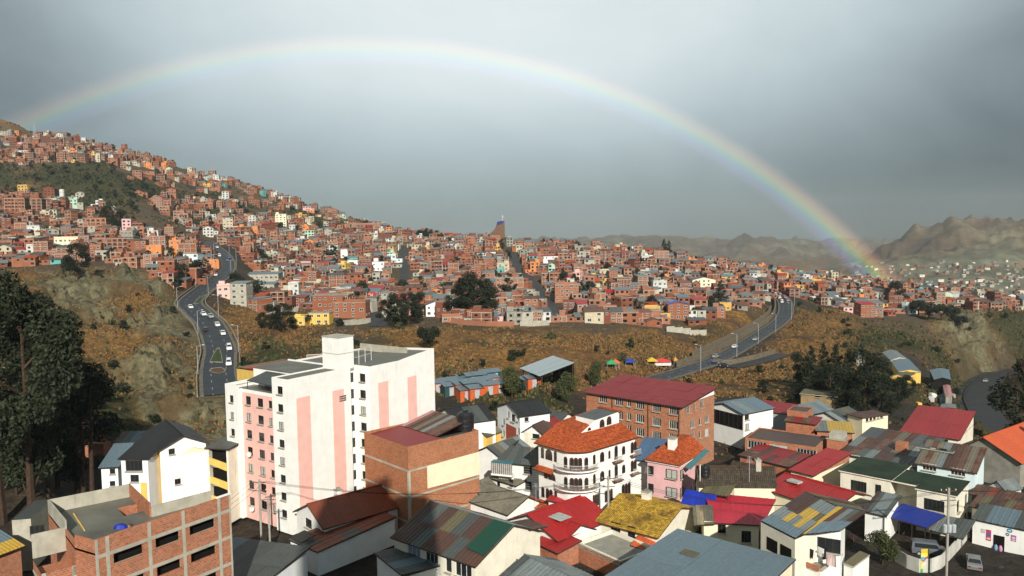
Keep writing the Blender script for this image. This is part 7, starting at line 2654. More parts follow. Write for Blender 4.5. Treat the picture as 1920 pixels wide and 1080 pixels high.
def island(label, pts, mat, kerb=0.25):
 P3 = [foot(*p) for p in pts]
 c = sum(P3, Vector()) / len(P3)
 mb = MB()
 zt_ = max(p.z for p in P3)
 ring0 = [Vector((p.x, p.y, p.z - 0.2)) for p in P3]
 ring1 = [Vector((p.x, p.y, p.z + 0.35)) for p in P3]
 ring2 = [c + (p - c) * 0.86 for p in ring1]
 n = len(P3)
 for i in range(n):
  j = (i + 1) % n
  mb.poly([ring0[i], ring0[j], ring1[j], ring1[i]], KERB).poly([ring1[i], ring1[j], ring2[j], ring2[i]], KERB)
 mb.poly([p + Vector((0, 0, 0.02)) for p in ring2], mat)
 o = mb.build('traffic_island')
 tag(o, label, 'traffic island')

island('triangular green traffic island at the bottom of the left avenue', [(393, 682), (399, 668), (407, 654), (412, 654), (416, 668), (418, 682)], GRASS_G)
island('oval planted island with pale kerb below the triangular one', [(392 + 16 + 16 * math.cos(a), 697 - 5 * math.sin(a)) for a in np.linspace(0, 2 * math.pi, 13)[:-1]], paint('bare_soil', (0.10, 0.055, 0.032), var=0.2))
island('narrow grassy island where the left avenue bends', [(362, 572), (372, 560), (390, 552), (388, 560), (372, 571)], GRASS_G)
island('small lens shaped island farther up the left avenue', [(392, 548), (398, 543), (407, 541), (404, 546), (396, 549)], GRASS_G)
island('grassy strip dividing the upper left avenue', [(437, 507), (438, 497), (432, 489), (436, 488), (444, 497), (443, 507)], GRASS_G)

def car_meshes():
 """body, glass, wheel and lamps of a saloon car; x forward"""
 prof = [(-2.1, 0.35), (-2.15, 0.75), (-2.0, 0.95), (-1.55, 1.0), (-1.05, 1.45), (0.45, 1.47), (1.05, 1.02), (1.9, 0.88), (2.12, 0.68), (2.12, 0.35)]
 out = []
 for van in (False, True):
  pr = prof if not van else [(-2.2, 0.35), (-2.25, 1.0), (-2.15, 1.75), (-1.8, 1.92), (0.9, 1.92), (1.45, 1.2), (2.05, 1.05), (2.2, 0.75), (2.2, 0.35)]
  mb = MB()
  n = len(pr)
  w = 0.86
  tuck = lambda z: w - (0.16 * max(0.0, (z - 0.95)) / 0.5 if z > 0.95 else 0.0) * (0.7 if van else 1.0)
  for i in range(n - 1):
   (xa, za), (xb, zb) = pr[i], pr[i + 1]
   mb.poly([(xa, -tuck(za), za), (xa, tuck(za), za), (xb, tuck(zb), zb), (xb, -tuck(zb), zb)][::-1], 0)
  for sgn in (-1, 1):
   low = [p for p in pr if p[1] <= 1.03 or van]
   q = [(x, sgn * tuck(z), z) for x, z in pr]
   mb.poly(q if sgn > 0 else q[::-1], 0)
  mb.poly([(pr[0][0], -w, 0.35), (pr[0][0], w, 0.35), (pr[-1][0], w, 0.35), (pr[-1][0], -w, 0.35)], 0)
  gl = MB()
  for sgn in (-1, 1):
   if van:
    q = [(-1.9, 1.15), (-1.85, 1.7), (0.8, 1.7), (1.2, 1.2)]
   else:
    q = [(-1.4, 1.03), (-0.98, 1.38), (0.40, 1.40), (0.90, 1.04)]
   q3 = [(x, sgn * (tuck(z) + 0.012), z) for x, z in q]
   gl.poly(q3 if sgn > 0 else q3[::-1], 1)
  (xa, za), (xb, zb) = (pr[5], pr[6]) if not van else (pr[4], pr[5])
  nx = 0.02
  gl.poly([(xa + (xb - xa) * 0.08 + nx, -tuck(za) * 0.9, za + (zb - za) * 0.08 + nx), (xa + (xb - xa) * 0.92 + nx, -tuck(zb) * 0.92, za + (zb - za) * 0.92 + nx), (xa + (xb - xa) * 0.92 + nx, tuck(zb) * 0.92, za + (zb - za) * 0.92 + nx), (xa + (xb - xa) * 0.08 + nx, tuck(za) * 0.9, za + (zb - za) * 0.08 + nx)], 1)
  (xa, za), (xb, zb) = (pr[3], pr[4]) if not van else (pr[1], pr[2])
  f0, f1 = (0.08, 0.92) if not van else (0.25, 0.9)
  gl.poly([(xa + (xb - xa) * f0 - nx, -tuck(za) * 0.9, za + (zb - za) * f0 + nx), (xa + (xb - xa) * f0 - nx, tuck(za) * 0.9, za + (zb - za) * f0 + nx), (xa + (xb - xa) * f1 - nx, tuck(zb) * 0.88, za + (zb - za) * f1 + nx), (xa + (xb - xa) * f1 - nx, -tuck(zb) * 0.88, za + (zb - za) * f1 + nx)], 1)
  out.append((mb, gl, pr))
 wh = MB()
 for sgn in (-1, 1):
  ring = [(0.32 * math.cos(a), sgn * 0.1, 0.32 * math.sin(a)) for a in np.linspace(0, 2 * math.pi, 13)[:-1]]
  wh.poly(ring if sgn < 0 else ring[::-1], 0)
  r2 = [(0.19 * math.cos(a), sgn * 0.106, 0.19 * math.sin(a)) for a in np.linspace(0, 2 * math.pi, 9)[:-1]]
  wh.poly(r2 if sgn < 0 else r2[::-1], 1)
 ring = [(0.32 * math.cos(a), 0.32 * math.sin(a)) for a in np.linspace(0, 2 * math.pi, 13)]
 for (xa, za), (xb, zb) in zip(ring[:-1], ring[1:]):
  wh.poly([(xa, -0.1, za), (xb, -0.1, zb), (xb, 0.1, zb), (xa, 0.1, za)], 0)
 return out, wh

CARS, WH = car_meshes()
TYRE = plain('tyre_rubber', (0.015, 0.015, 0.015), 0.8)
me_wheel = new_mesh('wheel', WH.v, WH.f, [TYRE, GALV], WH.uv, WH.mi)
LAMP_R = plain('tail_lamp', (0.30, 0.015, 0.012), 0.3)
LAMP_W = plain('head_lamp', (0.7, 0.7, 0.66), 0.2)
_lb = []
for (x0, x1, m_) in ((-2.18, -2.1, LAMP_R), (2.06, 2.14, LAMP_W)):
 mb = MB()
 mb.box(x0, x1, -0.17, 0.17, -0.08, 0.08, m_)
 _lb.append(new_mesh('lamp', mb.v, mb.f, mb.mats, mb.uv, mb.mi))
_CB = {}

def car(p, rz, col, label, van=False, group=None, cat='car', tilt=0.0):
 key = (col, van)
 if key not in _CB:
  mb, gl, pr = CARS[1 if van else 0]
  m_, t, b_ = principled('car_paint_%d' % len(_CB))
  b_.inputs['Base Color'].default_value = (*col, 1)
  b_.inputs['Roughness'].default_value = 0.32
  set_in(b_, 'Coat Weight', 0.4)
  _CB[key] = (new_mesh('body', mb.v, mb.f, [m_], mb.uv, mb.mi), new_mesh('window', gl.v, gl.f, [GLASS, GLASS], gl.uv, gl.mi))
 o = bpy.data.objects.new('van' if van else 'car', None)
 COL.objects.link(o)
 o.location = p
 o.rotation_euler = (0, -tilt, rz)
 tag(o, label, 'van' if van else cat, group)
 link('body', _CB[key][0], o)
 link('window', _CB[key][1], o)
 for x in (-1.35, 1.35):
  for y in (-0.78, 0.78):
   w = link('wheel', me_wheel, o)
   w.location = (x, y, 0.32)
 for y in (-0.6, 0.6):
  for k in (0, 1):
   w = link('tail_lamp' if k == 0 else 'headlight', _lb[k], o)
   w.location = (0, y, 0.72)
 return o

def road_car(ln, px, py, off, col, label, van=False, back=False, group='cars on the avenues'):
 g = foot(px, py)
 i = int(np.argmin((ln[:, 0] - g.x) ** 2 + (ln[:, 1] - g.y) ** 2))
 t_, n = frame_at(ln, i)
 p = Vector((ln[i][0] + n[0] * off, ln[i][1] + n[1] * off, ln[i][2] + 0.13))
 e = ln[min(i + 1, len(ln) - 1)]
 slope = (e[2] - ln[i][2]) / max(0.1, math.hypot(e[0] - ln[i][0], e[1] - ln[i][1]))
 rz = math.atan2(t_[1], t_[0]) + (math.pi if back else 0)
 car(p, rz, col, label, van, group, tilt=math.atan(slope) * (-1 if back else 1))

Wc, Sc, Kc = (0.72, 0.72, 0.70), (0.30, 0.31, 0.32), (0.02, 0.02, 0.025)
road_car(L0, 431, 684, 3.0, Wc, 'white minibus lowest on the left avenue beside the triangular island', van=True, back=True)
road_car(L0, 424, 660, 2.9, Wc, 'white minibus driving down just above the triangular island', van=True, back=True)
road_car(L0, 417, 628, 2.6, Wc, 'white car at the right kerb in the middle of the left avenue', back=True)
road_car(L0, 404, 614, 2.2, Wc, 'white car in the centre lane of the left avenue', back=True)
road_car(L0, 388, 622, -2.8, Kc, 'black car driving up the left side of the left avenue')
road_car(L0, 389, 597, 2.6, Sc, 'grey car behind the white one at the bend of the left avenue', back=True)
road_car(L0, 384, 592, 1.0, Wc, 'white car beside the grey one at the bend of the left avenue', back=True)
road_car(L0, 379, 578, -1.0, Wc, 'white car just below the narrow grassy island', back=True)
road_car(L0, 416, 517, -2.6, Wc, 'white car on the outer lane above the bend of the left avenue')
road_car(L0, 425, 486, 2.8, (0.05, 0.09, 0.2), 'dark blue van high on the left avenue', van=True, back=True)
road_car(L0, 416, 482, -2.4, Wc, 'white van high on the left avenue', van=True)
road_car(L0, 403, 466, 2.0, Wc, 'white car at the top end of the left avenue', back=True)
road_car(L1, 1373, 653, -1.7, Wc, 'white car driving up the right avenue')
road_car(L1, 1398, 639, 1.7, Sc, 'silver car farther up the right avenue', back=True)
road_car(L1, 1336, 672, -1.7, Sc, 'grey car lowest on the right avenue')
road_car(LB, 1325, 693, 1.0, (0.02, 0.03, 0.07), 'dark blue car parked at the branch road')
road_car(LB, 1340, 692, 0.6, Kc, 'black car parked behind the dark blue one at the branch road')
road_car(LC, 1897, 700, -3, (0.55, 0.05, 0.05), 'red car on the canyon road', group='cars on the canyon road')
road_car(LC, 1862, 718, 2.5, Sc, 'grey car on the canyon road below the red one', group='cars on the canyon road')
for i in range(12):
 road_car(L1, 1471 - (i % 3) * 5, 568 - i * 1.6, (-1.9, 1.9)[i % 2], (Wc, Sc, Kc, (0.35, 0.05, 0.05))[i % 4], ('white van', 'silver car', 'black car', 'dark red car')[i % 4] + ', ' + ('first', 'second', 'third')[i // 4] + ' of its kind in the queue atop the right avenue', van=i % 4 == 0, group='queue of cars at the top of the right avenue')
# near cars
g = onz(1826, 1062, -44.9)
car((g.x, g.y, -44.9), math.radians(62), (0.17, 0.18, 0.18), 'silver car parked at the lower right corner')
g = onz(1742, 1040, -44.9)
car((g.x, g.y, -44.9), math.radians(-20), (0.10, 0.11, 0.13), 'dark grey van parked inside the curved white fence', van=True)
g = onz(1690, 990, -44.9)
car((g.x, g.y + 3, -44.9), math.radians(-15), (0.03, 0.05, 0.09), 'dark blue car under the blue carport')

# street lamps
def lamp(p, h, label, rz=0.0, group='street lamps'):
 mb = MB()
 mb.bar((0, 0, -0.5), (0, 0, h), 0.09, GALV, 6)
 o = mb.build('street_lamp', None, p, rz)
 tag(o, label, 'street lamp', group)
 m2 = MB()
 m2.bar((0, 0, h - 0.05), (1.6, 0, h + 0.35), 0.05, GALV)
 m2.build('arm', o)
 m3 = MB()
 m3.box(1.4, 2.2, -0.14, 0.14, h + 0.27, h + 0.42, FRAME_W)
 m3.build('lamp_head', o)

for i in range(1, 13):
 k = int(nl * i / 16)
 t_, n = frame_at(L0, k)
 sg = -1 if i % 2 else 1
 lamp((L0[k][0] + n[0] * sg * 5.9, L0[k][1] + n[1] * sg * 5.9, L0[k][2]), 9.0, 'tall steel lamp on the %s side of the left avenue, %s' % ('outer' if sg < 0 else 'town', ['lowest', 'second', 'third', 'fourth', 'fifth', 'highest'][(i - 1) // 2] + ' of that side'), math.atan2(-n[1] * sg, -n[0] * sg))
for i in range(1, 7):
 k = int(nr * i / 8)
 t_, n = frame_at(L1, k)
 lamp((L1[k][0] + n[0] * 4.9, L1[k][1] + n[1] * 4.9, L1[k][2]), 9.0, 'thin steel lamp on the valley side of the right avenue, ' + ['nearest', 'second', 'third', 'fourth', 'fifth', 'farthest'][i - 1], math.atan2(-n[1], -n[0]))

# power poles near the viewer
WIRE = plain('black_cable', (0.012, 0.012, 0.012), 0.6)

def power_pole(px, py_base, h, label, trans=False, z=-45.0, arms=2):
 g = onz(px, py_base, z)
 mb = MB()
 mb.bar((0, 0, -0.5), (0, 0, h), 0.15, POLE, 8)
 o = mb.build('power_pole', None, g)
 tag(o, label, 'power pole')
 for k in range(arms):
  m2 = MB()
  m2.bar((-1.0, 0.0, h - 0.4 - 1.2 * k), (1.0, 0.1, h - 0.4 - 1.2 * k), 0.06, FRAME_BR)
  m2.build('crossarm', o)
  for x in (-0.9, -0.3, 0.9):
   m3 = MB()
   m3.lathe([(0.0, 0), (0.07, 0.02), (0.05, 0.1), (0.07, 0.14), (0.0, 0.22)], FRAME_W, 6, (x, 0.05, h - 0.34 - 1.2 * k))
   m3.build('insulator', o)
 if trans:
  for x in (-0.55, 0.0, 0.55):
   m2 = MB()
   m2.lathe([(0, 0), (0.26, 0), (0.27, 0.9), (0.18, 1.0), (0, 1.02)], GALV, 10, (x, -0.35, h * 0.56))
   m2.build('transformer', o)
 return g, h

def wire(a, c, sag, label='', n=12):
 mb = MB()
 a, c = Vector(a), Vector(c)
 pts = [a + (c - a) * (i / n) + Vector((0, 0, -sag * 4 * (i / n) * (1 - i / n))) for i in range(n + 1)]
 for p, q in zip(pts[:-1], pts[1:]):
  mb.bar(p, q, 0.022, WIRE, 3)
 o = mb.build('cable')
 tag(o, label, 'cable', 'overhead cables')

g1, h1 = power_pole(1774, 1098, 12.5, 'concrete power pole carrying grey transformers beside the curved fence', True)
g2, h2 = power_pole(1141, 1005, 9.0, 'power pole with crossarms in front of the rounded villa')
g3, h3 = power_pole(491, 1035, 10.5, 'power pole with crossarms at the foot of the tower')
g4, h4 = power_pole(507, 1043, 8.5, 'thinner brown pole beside the power pole at the tower', arms=1)
for k in range(3):
 d = Vector((-0.9 + 0.9 * k, 0, 0))
 wire(g3 + Vector((0, 0, h3 - 0.2)) + d, g2 + Vector((0, 0, h2 - 0.2)) + d, 2.2, ['left', 'middle', 'right'][k] + ' cable from the tower pole to the villa pole')
 wire(g2 + Vector((0, 0, h2 - 0.2)) + d, g1 + Vector((0, 0, h1 - 0.3)) + d, 3.0, ['left', 'middle', 'right'][k] + ' cable from the villa pole to the transformer pole')
 wire(g1 + Vector((0, 0, h1 - 0.3)) + d, (95 + k, 112, -36.5), 1.2, ['left', 'middle', 'right'][k] + ' cable leaving the transformer pole rightwards')
 wire(g3 + Vector((0, 0, h3 - 0.2)) + d, (-45 + k, 85, -37), 1.0, ['left', 'middle', 'right'][k] + ' cable leaving the tower pole leftwards')

# banner and curved fence of the yard
FENCE = paint('fence_sheet', (0.50, 0.49, 0.44), var=0.12, dirt=0.4)
pts = [onz(px, py, -44.9) for px, py in ((1678, 1055), (1700, 1068), (1722, 1076), (1745, 1076), (1765, 1068), (1782, 1050), (1800, 1030), (1818, 1008))]
o = bpy.data.objects.new('yard_fence', None)
COL.objects.link(o)
tag(o, 'curved fence of white sheets round the parking yard', 'fence')
o.location = pts[0]
for a, e in zip(pts[:-1], pts[1:]):
 mb = MB()
 a2, e2 = a - pts[0], e - pts[0]
 d = (e2 - a2)
 n = Vector((d.y, -d.x, 0)).normalized() * 0.05
 g_ = d * 0.02
 q = [a2 + g_ + n, e2 - g_ + n, e2 - g_ - n, a2 + g_ - n]
 up = Vector((0, 0, 2.0))
 mb.poly([p + up for p in q], FENCE)
 for i in range(4):
  j = (i + 1) % 4
  mb.poly([q[i], q[j], q[j] + up, q[i] + up], FENCE)
 mb.build('fence_panel', o)
g = onz(1731, 1074, -44.9)
mb = MB()
cols = [(0.62, 0.45, 0.04), (0.70, 0.62, 0.10), (0.10, 0.32, 0.55), (0.72, 0.55, 0.06), (0.55, 0.62, 0.10), (0.06, 0.36, 0.10)]
for i, c_ in enumerate(cols):
 z0, z1 = 3.1 - i * 0.52, 3.1 - (i + 1) * 0.52
 mb.box(-0.55, 0.55, -0.03, 0.0, z1, z0, plain('banner_%d' % i, c_, 0.5), skip='td' if 0 < i < 5 else '')
mb.bar((-0.3, -0.04, 1.5), (0.35, -0.04, 2.1), 0.09, plain('banner_red', (0.5, 0.06, 0.03), 0.5)).bar((-0.4, -0.04, 0.9), (0.1, -0.04, 1.3), 0.08, plain('banner_pale', (0.7, 0.7, 0.6), 0.5))
tag(mb.build('banner', None, g - Vector((0, 0.3, -0.2)), 0.1), 'upright yellow, blue and green banner on the curved white fence', 'banner')
p0 = [onz(px, py, -44.95) for px, py in ((1790, 1100), (1830, 1005), (1930, 1030), (1960, 1100))]
mb = MB()
mb.poly(p0, asphalt('dark_yard_asphalt', (0.030, 0.030, 0.032), 0.45))
q = mb.build('street')
q['kind'] = 'structure'
# ------------------------------------------------------------------ trees, shrubs, dry grass
def leaf_mat(name, lo, hi):
 m, t, b = principled(name)
 oi = t.add('ShaderNodeObjectInfo').outputs['Random']
 pos = t.add('ShaderNodeNewGeometry').outputs['Position']
 n = t.noise(pos, 0.9, 3, 0.6)
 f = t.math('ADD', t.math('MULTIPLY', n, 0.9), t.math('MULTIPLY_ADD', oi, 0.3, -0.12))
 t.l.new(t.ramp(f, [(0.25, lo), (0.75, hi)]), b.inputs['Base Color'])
 b.inputs['Roughness'].default_value = 0.7
 set_in(b, 'Specular IOR Level', 0.25)
 return m

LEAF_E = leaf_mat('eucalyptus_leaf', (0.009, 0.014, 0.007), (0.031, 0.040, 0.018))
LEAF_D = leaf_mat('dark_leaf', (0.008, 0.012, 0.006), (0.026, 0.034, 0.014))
LEAF_G = leaf_mat('olive_leaf', (0.030, 0.040, 0.014), (0.085, 0.092, 0.032))
BARK = paint('bark', (0.055, 0.034, 0.022), var=0.3, dirt=0.4, scale=2.0)
DRY = leaf_mat('dry_grass', (0.11, 0.060, 0.021), (0.34, 0.200, 0.070))
DRY_B = leaf_mat('brown_scrub', (0.055, 0.032, 0.018), (0.15, 0.088, 0.042))

def leaf_cloud(rs, centres, radii, n, size, flat_=0.0):
 """n leaf faces spread through ellipsoid clumps, denser towards their outside"""
 centres, radii = np.array(centres, float), np.array(radii, float)
 vol = radii.prod(1) ** 0.75
 k = rs.choice(len(centres), n, p=vol / vol.sum())
 d = rs.normal(size=(n, 3))
 d /= np.linalg.norm(d, axis=1)[:, None]
 r = rs.rand(n) ** 0.42
 c = centres[k] + d * r[:, None] * radii[k]
 a = rs.normal(size=(n, 3))
 a /= np.linalg.norm(a, axis=1)[:, None]
 bb_ = np.cross(a, rs.normal(size=(n, 3)))
 bb_ /= np.linalg.norm(bb_, axis=1)[:, None] + 1e-9
 s = size * (0.6 + 0.8 * rs.rand(n))[:, None]
 a, bb_ = a * s, bb_ * s * 0.55
 v = np.stack([c - a, c - bb_ * 0.9 + a * 0.1, c + a, c + bb_], 1)
 return v.reshape(-1, 3)

def quads_mesh(name, v, mat):
 n = len(v) // 4
 me = bpy.data.meshes.new(name)
 me.vertices.add(len(v))
 me.vertices.foreach_set('co', v.astype(np.float32).ravel())
 me.loops.add(n * 4)
 me.loops.foreach_set('vertex_index', np.arange(n * 4, dtype=np.int32))
 me.polygons.add(n)
 me.polygons.foreach_set('loop_start', np.arange(n, dtype=np.int32) * 4)
 me.polygons.foreach_set('loop_total', np.full(n, 4, np.int32))
 me.update(calc_edges=True)
 me.materials.append(mat)
 return me

def limb(mb, a, e, r0, r1, n=6):
 a, e = Vector(a), Vector(e)
 d = (e - a).normalized()
 s = d.cross(Vector((0.3, 0.2, 1))).normalized()
 w = s.cross(d)
 for i in range(n):
  t0, t1 = 2 * math.pi * i / n, 2 * math.pi * (i + 1) / n
  q = [a + (s * math.cos(t0) + w * math.sin(t0)) * r0, a + (s * math.cos(t1) + w * math.sin(t1)) * r0, e + (s * math.cos(t1) + w * math.sin(t1)) * r1, e + (s * math.cos(t0) + w * math.sin(t0)) * r1]
  mb.poly(q[::-1], BARK)

def tree_proto(kind, seed, n, size, mat):
 """unit height tree: crown mesh and trunk mesh; kind: gum, round, cone"""
 rs = np.random.RandomState(seed)
 mb = MB()
 cen, rad = [], []
 if kind == 'gum':
  limb(mb, (0, 0, -0.05), (0.01, 0.0, 0.45), 0.022, 0.014)
  limb(mb, (0.01, 0, 0.45), (0.0, 0.01, 0.88), 0.014, 0.004)
  for i in range(15):
   z = 0.24 + 0.70 * i / 14
   an = rs.rand() * 6.28
   out = (0.05 + 0.15 * math.sin(math.pi * min(1, (z - 0.22) / 0.78) ** 0.8)) * (0.6 + 0.7 * rs.rand())
   c = (math.cos(an) * out, math.sin(an) * out, z + 0.03)
   limb(mb, (0.005, 0, z - 0.10), c, 0.007, 0.002, 4)
   cen.append(c)
   r = 0.065 + 0.07 * rs.rand()
   rad.append((r, r, r * (0.75 + 0.5 * rs.rand())))
 elif kind == 'round':
  limb(mb, (0, 0, -0.05), (0.0, 0.0, 0.4), 0.03, 0.02)
  for i in range(12):
   an = rs.rand() * 6.28
   el = rs.rand()
   out = 0.26 * math.sqrt(1 - (el * 2 - 1) ** 2) * (0.7 + 0.5 * rs.rand())
   c = (math.cos(an) * out, math.sin(an) * out, 0.28 + 0.58 * el)
   limb(mb, (0, 0, 0.25), c, 0.012, 0.003, 4)
   cen.append(c)
   r = 0.12 + 0.08 * rs.rand()
   rad.append((r, r, r * 0.9))
 else:
  limb(mb, (0, 0, -0.05), (0.0, 0.0, 0.9), 0.02, 0.004)
  for i in range(22):
   z = 0.08 + 0.86 * i / 21
   an = i * 2.4 + rs.rand()
   out = 0.17 * (1 - z) ** 0.8 * (0.6 + 0.7 * rs.rand())
   c = (math.cos(an) * out, math.sin(an) * out, z)
   limb(mb, (0, 0, z), c, 0.006, 0.002, 4)
   cen.append(c)
   r = 0.035 + 0.085 * (1 - z)
   rad.append((r, r, 0.055))
 v = leaf_cloud(rs, cen, rad, n, size)
 return quads_mesh('crown', v, mat), new_mesh('trunk', mb.v, mb.f, mb.mats, mb.uv, mb.mi)

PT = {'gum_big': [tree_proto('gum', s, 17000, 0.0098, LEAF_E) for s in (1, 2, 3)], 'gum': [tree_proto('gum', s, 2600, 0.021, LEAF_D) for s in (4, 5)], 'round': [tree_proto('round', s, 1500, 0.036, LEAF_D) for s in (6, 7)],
  'cone': [tree_proto('cone', s, 1900, 0.022, LEAF_D) for s in (8, 9)], 'bush_tree': [tree_proto('round', s, 3800, 0.026, LEAF_G) for s in (10, 11)], 'small': [tree_proto('round', s, 420, 0.060, LEAF_D) for s in (12, 13, 14)],
  'thick': [tree_proto('gum', s, 5200, 0.016, LEAF_D) for s in (15, 16)]}
TREES = []

def tree(p, h, kind, label, cat='tree', group=None, wide=1.0, name=None, var=None):
 k = len(TREES)
 cr, tr = PT[kind][(k if var is None else var) % len(PT[kind])]
 nm = name or {'gum_big': 'eucalyptus_tree', 'gum': 'eucalyptus_tree', 'thick': 'eucalyptus_tree', 'round': 'tree', 'cone': 'conifer_tree', 'bush_tree': 'tree', 'small': 'tree'}[kind]
 o = bpy.data.objects.new(nm, None)
 COL.objects.link(o)
 o.location = p
 o.scale = (h * wide, h * wide, h)
 o.rotation_euler = (0, 0, (k * 1.7) % 6.28)
 tag(o, label, cat, group)
 link('trunk', tr, o)
 link('crown', cr, o)
 TREES.append(o)
 return o

def ptree(px, py, hpx, kind, label, wide=1.0, group=None, D=None, **kw):
 p = foot(px, py)
 while p is None or p.y > 1250:                 # stay on this side of the crest
  py += 1.5
  p = foot(px, py)
 tree(Vector((p.x, p.y, p.z - 0.3)), hpx * p.y / FPX * 1.02, kind, label, wide=wide, group=group, **kw)
 PLACED.append((p.x, p.y, 3))

# the big eucalyptus at the left edge and its lower neighbours
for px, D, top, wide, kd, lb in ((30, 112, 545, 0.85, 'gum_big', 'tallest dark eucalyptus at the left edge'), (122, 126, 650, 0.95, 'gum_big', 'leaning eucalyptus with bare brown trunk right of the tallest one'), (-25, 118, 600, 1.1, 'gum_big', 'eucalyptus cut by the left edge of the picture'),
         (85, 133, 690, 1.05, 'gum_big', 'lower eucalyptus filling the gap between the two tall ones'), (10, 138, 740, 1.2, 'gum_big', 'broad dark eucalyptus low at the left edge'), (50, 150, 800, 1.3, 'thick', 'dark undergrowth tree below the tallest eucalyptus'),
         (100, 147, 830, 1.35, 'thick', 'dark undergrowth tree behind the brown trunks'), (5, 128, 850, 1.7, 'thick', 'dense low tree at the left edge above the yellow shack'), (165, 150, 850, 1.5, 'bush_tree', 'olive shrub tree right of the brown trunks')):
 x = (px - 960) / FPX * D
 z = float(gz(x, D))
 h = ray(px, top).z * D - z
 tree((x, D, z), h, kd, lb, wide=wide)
# bare brown trunks of older gums
for i, (px, D, y0) in enumerate(((132, 124, 790), (148, 122, 800), (62, 120, 830))):
 x = (px - 960) / FPX * D
 z = float(gz(x, D))
 top = ray(px, y0 - 70).z * D
 mb = MB()
 limb(mb, (0, 0, -0.5), (0.4, 0, (top - z) * 0.5), 0.42, 0.30, 8)
 limb(mb, (0.4, 0, (top - z) * 0.5), (0.1 + 0.5 * i, 0.2, top - z), 0.30, 0.12, 8)
 o = mb.build('bare_tree', None, (x, D, z))
 tag(o, ['straight bare brown trunk under the leaning eucalyptus', 'second bare trunk close to the first', 'bare trunk under the tallest eucalyptus'][i], 'tree')
# trees in view on the slopes
for i, (px, py, h, w) in enumerate(((858, 598, 60, 1.3), (874, 600, 78, 1.2), (890, 602, 84, 1.25), (907, 600, 76, 1.2), (920, 597, 55, 1.3))):
 ptree(px, py, h, 'thick', ['leftmost', 'second', 'tallest', 'fourth', 'rightmost'][i] + ' tree of the big dark grove below the church', w)
for i, (px, py, h, w) in enumerate(((727, 612, 50, 1.4), (745, 618, 62, 1.4), (766, 612, 62, 1.3), (784, 604, 52, 1.3))):
 ptree(px, py, h, 'thick', ['leftmost', 'second', 'third', 'rightmost'][i] + ' tree of the dark clump left of the small white house', w)
ptree(804, 660, 58, 'round', 'round dark tree standing alone on the golden slope edge', 1.0)
for i, (px, py, h, w) in enumerate(((512, 622, 48, 1.5), (532, 626, 55, 1.5), (490, 618, 30, 1.4))):
 ptree(px, py, h, 'thick', ['middle', 'right', 'small left'][i] + ' tree of the group right of the left avenue', w)
ptree(572, 612, 28, 'round', 'neat round dark tree in front of the yellow fronts', 1.0)
ptree(638, 613, 18, 'round', 'low dark bush tree in front of the brick flats', 1.3)
ptree(146, 524, 66, 'thick', 'tall dark tree above the clay cliffs', 1.3)
ptree(131, 517, 40, 'round', 'lower dark tree left of the tall one above the cliffs', 1.0)
ptree(205, 430, 42, 'gum', 'left one of the two dark trees on the left hill', 1.5)
ptree(225, 433, 38, 'gum', 'right one of the two dark trees on the left hill', 1.6)
ptree(440, 532, 26, 'round', 'dark tree on the upper left avenue', 1.0)
ptree(448, 553, 26, 'round', 'dark tree beside the pink house on the left avenue', 0.9)
ptree(495, 498, 26, 'round', 'round tree between the houses right of the left avenue', 1.1)
for i, (px, py, h) in enumerate(((768, 446, 14), (790, 448, 24), (803, 449, 26), (815, 449, 24), (826, 449, 18))):
 ptree(px, py, h, 'round', ['leftmost', 'second', 'third', 'fourth', 'rightmost'][i] + ' tree of the dark crown on the crest', 1.0)
ptree(1245, 486, 40, 'cone', 'left conifer of the dark pair on the crest', 1.1)
ptree(1254, 487, 38, 'cone', 'right conifer of the dark pair on the crest', 1.1)
for i, (px, py, h) in enumerate(((1066, 474, 18), (1080, 474, 24), (1092, 474, 15))):
 ptree(px, py, h, 'round', ['left', 'tall middle', 'right'][i] + ' tree of the small clump on the crest', 1.0)
ptree(1018, 462, 20, 'gum', 'thin tree on the crest right of the church', 1.0)
ptree(1033, 462, 21, 'gum', 'second thin tree on the crest right of the church', 0.9)
ptree(1091, 564, 38, 'cone', 'conifer beside the three storey brick flats', 1.4)
ptree(1351, 580, 56, 'cone', 'tall conifer above the right avenue', 1.3)
ptree(1336, 585, 36, 'round', 'round dark tree left of the tall conifer', 1.0)
ptree(1308, 598, 26, 'round', 'dark bush tree at the golden slope edge', 1.0)
ptree(1677, 580, 48, 'thick', 'tall dark tree on the right plateau', 1.5)
for i, (px, py, h) in enumerate(((1722, 592, 36), (1742, 598, 34), (1765, 602, 36), (1785, 606, 34), (1800, 615, 28))):
 ptree(px, py, h, 'round', ['first', 'second', 'third', 'fourth', 'last'][i] + ' dark tree of the row running down the right spur', 1.2)
ptree(1575, 572, 26, 'round', 'dark tree by the houses of the right shoulder', 1.0)
ptree(1196, 590, 26, 'round', 'dark tree at the lower town edge', 1.2)
ptree(1216, 590, 24, 'round', 'second dark tree at the lower town edge', 1.3)
ptree(960, 748, 70, 'bush_tree', 'bushy green tree at the end of the orange kiosks', 0.72, var=0)
ptree(1066, 758, 66, 'bush_tree', 'bushy green tree behind the villa', 0.85, var=1)
ptree(1117, 728, 58, 'bush_tree', 'bushy green tree left of the school roof', 0.62, var=0)
GRV = ['leftmost low', 'first pointed', 'second pointed', 'tallest pointed', 'last pointed', 'broad rear', 'broad upper right', 'middle front', 'second front', 'third front', 'rightmost front', 'small right hand', 'outermost right', 'left front']
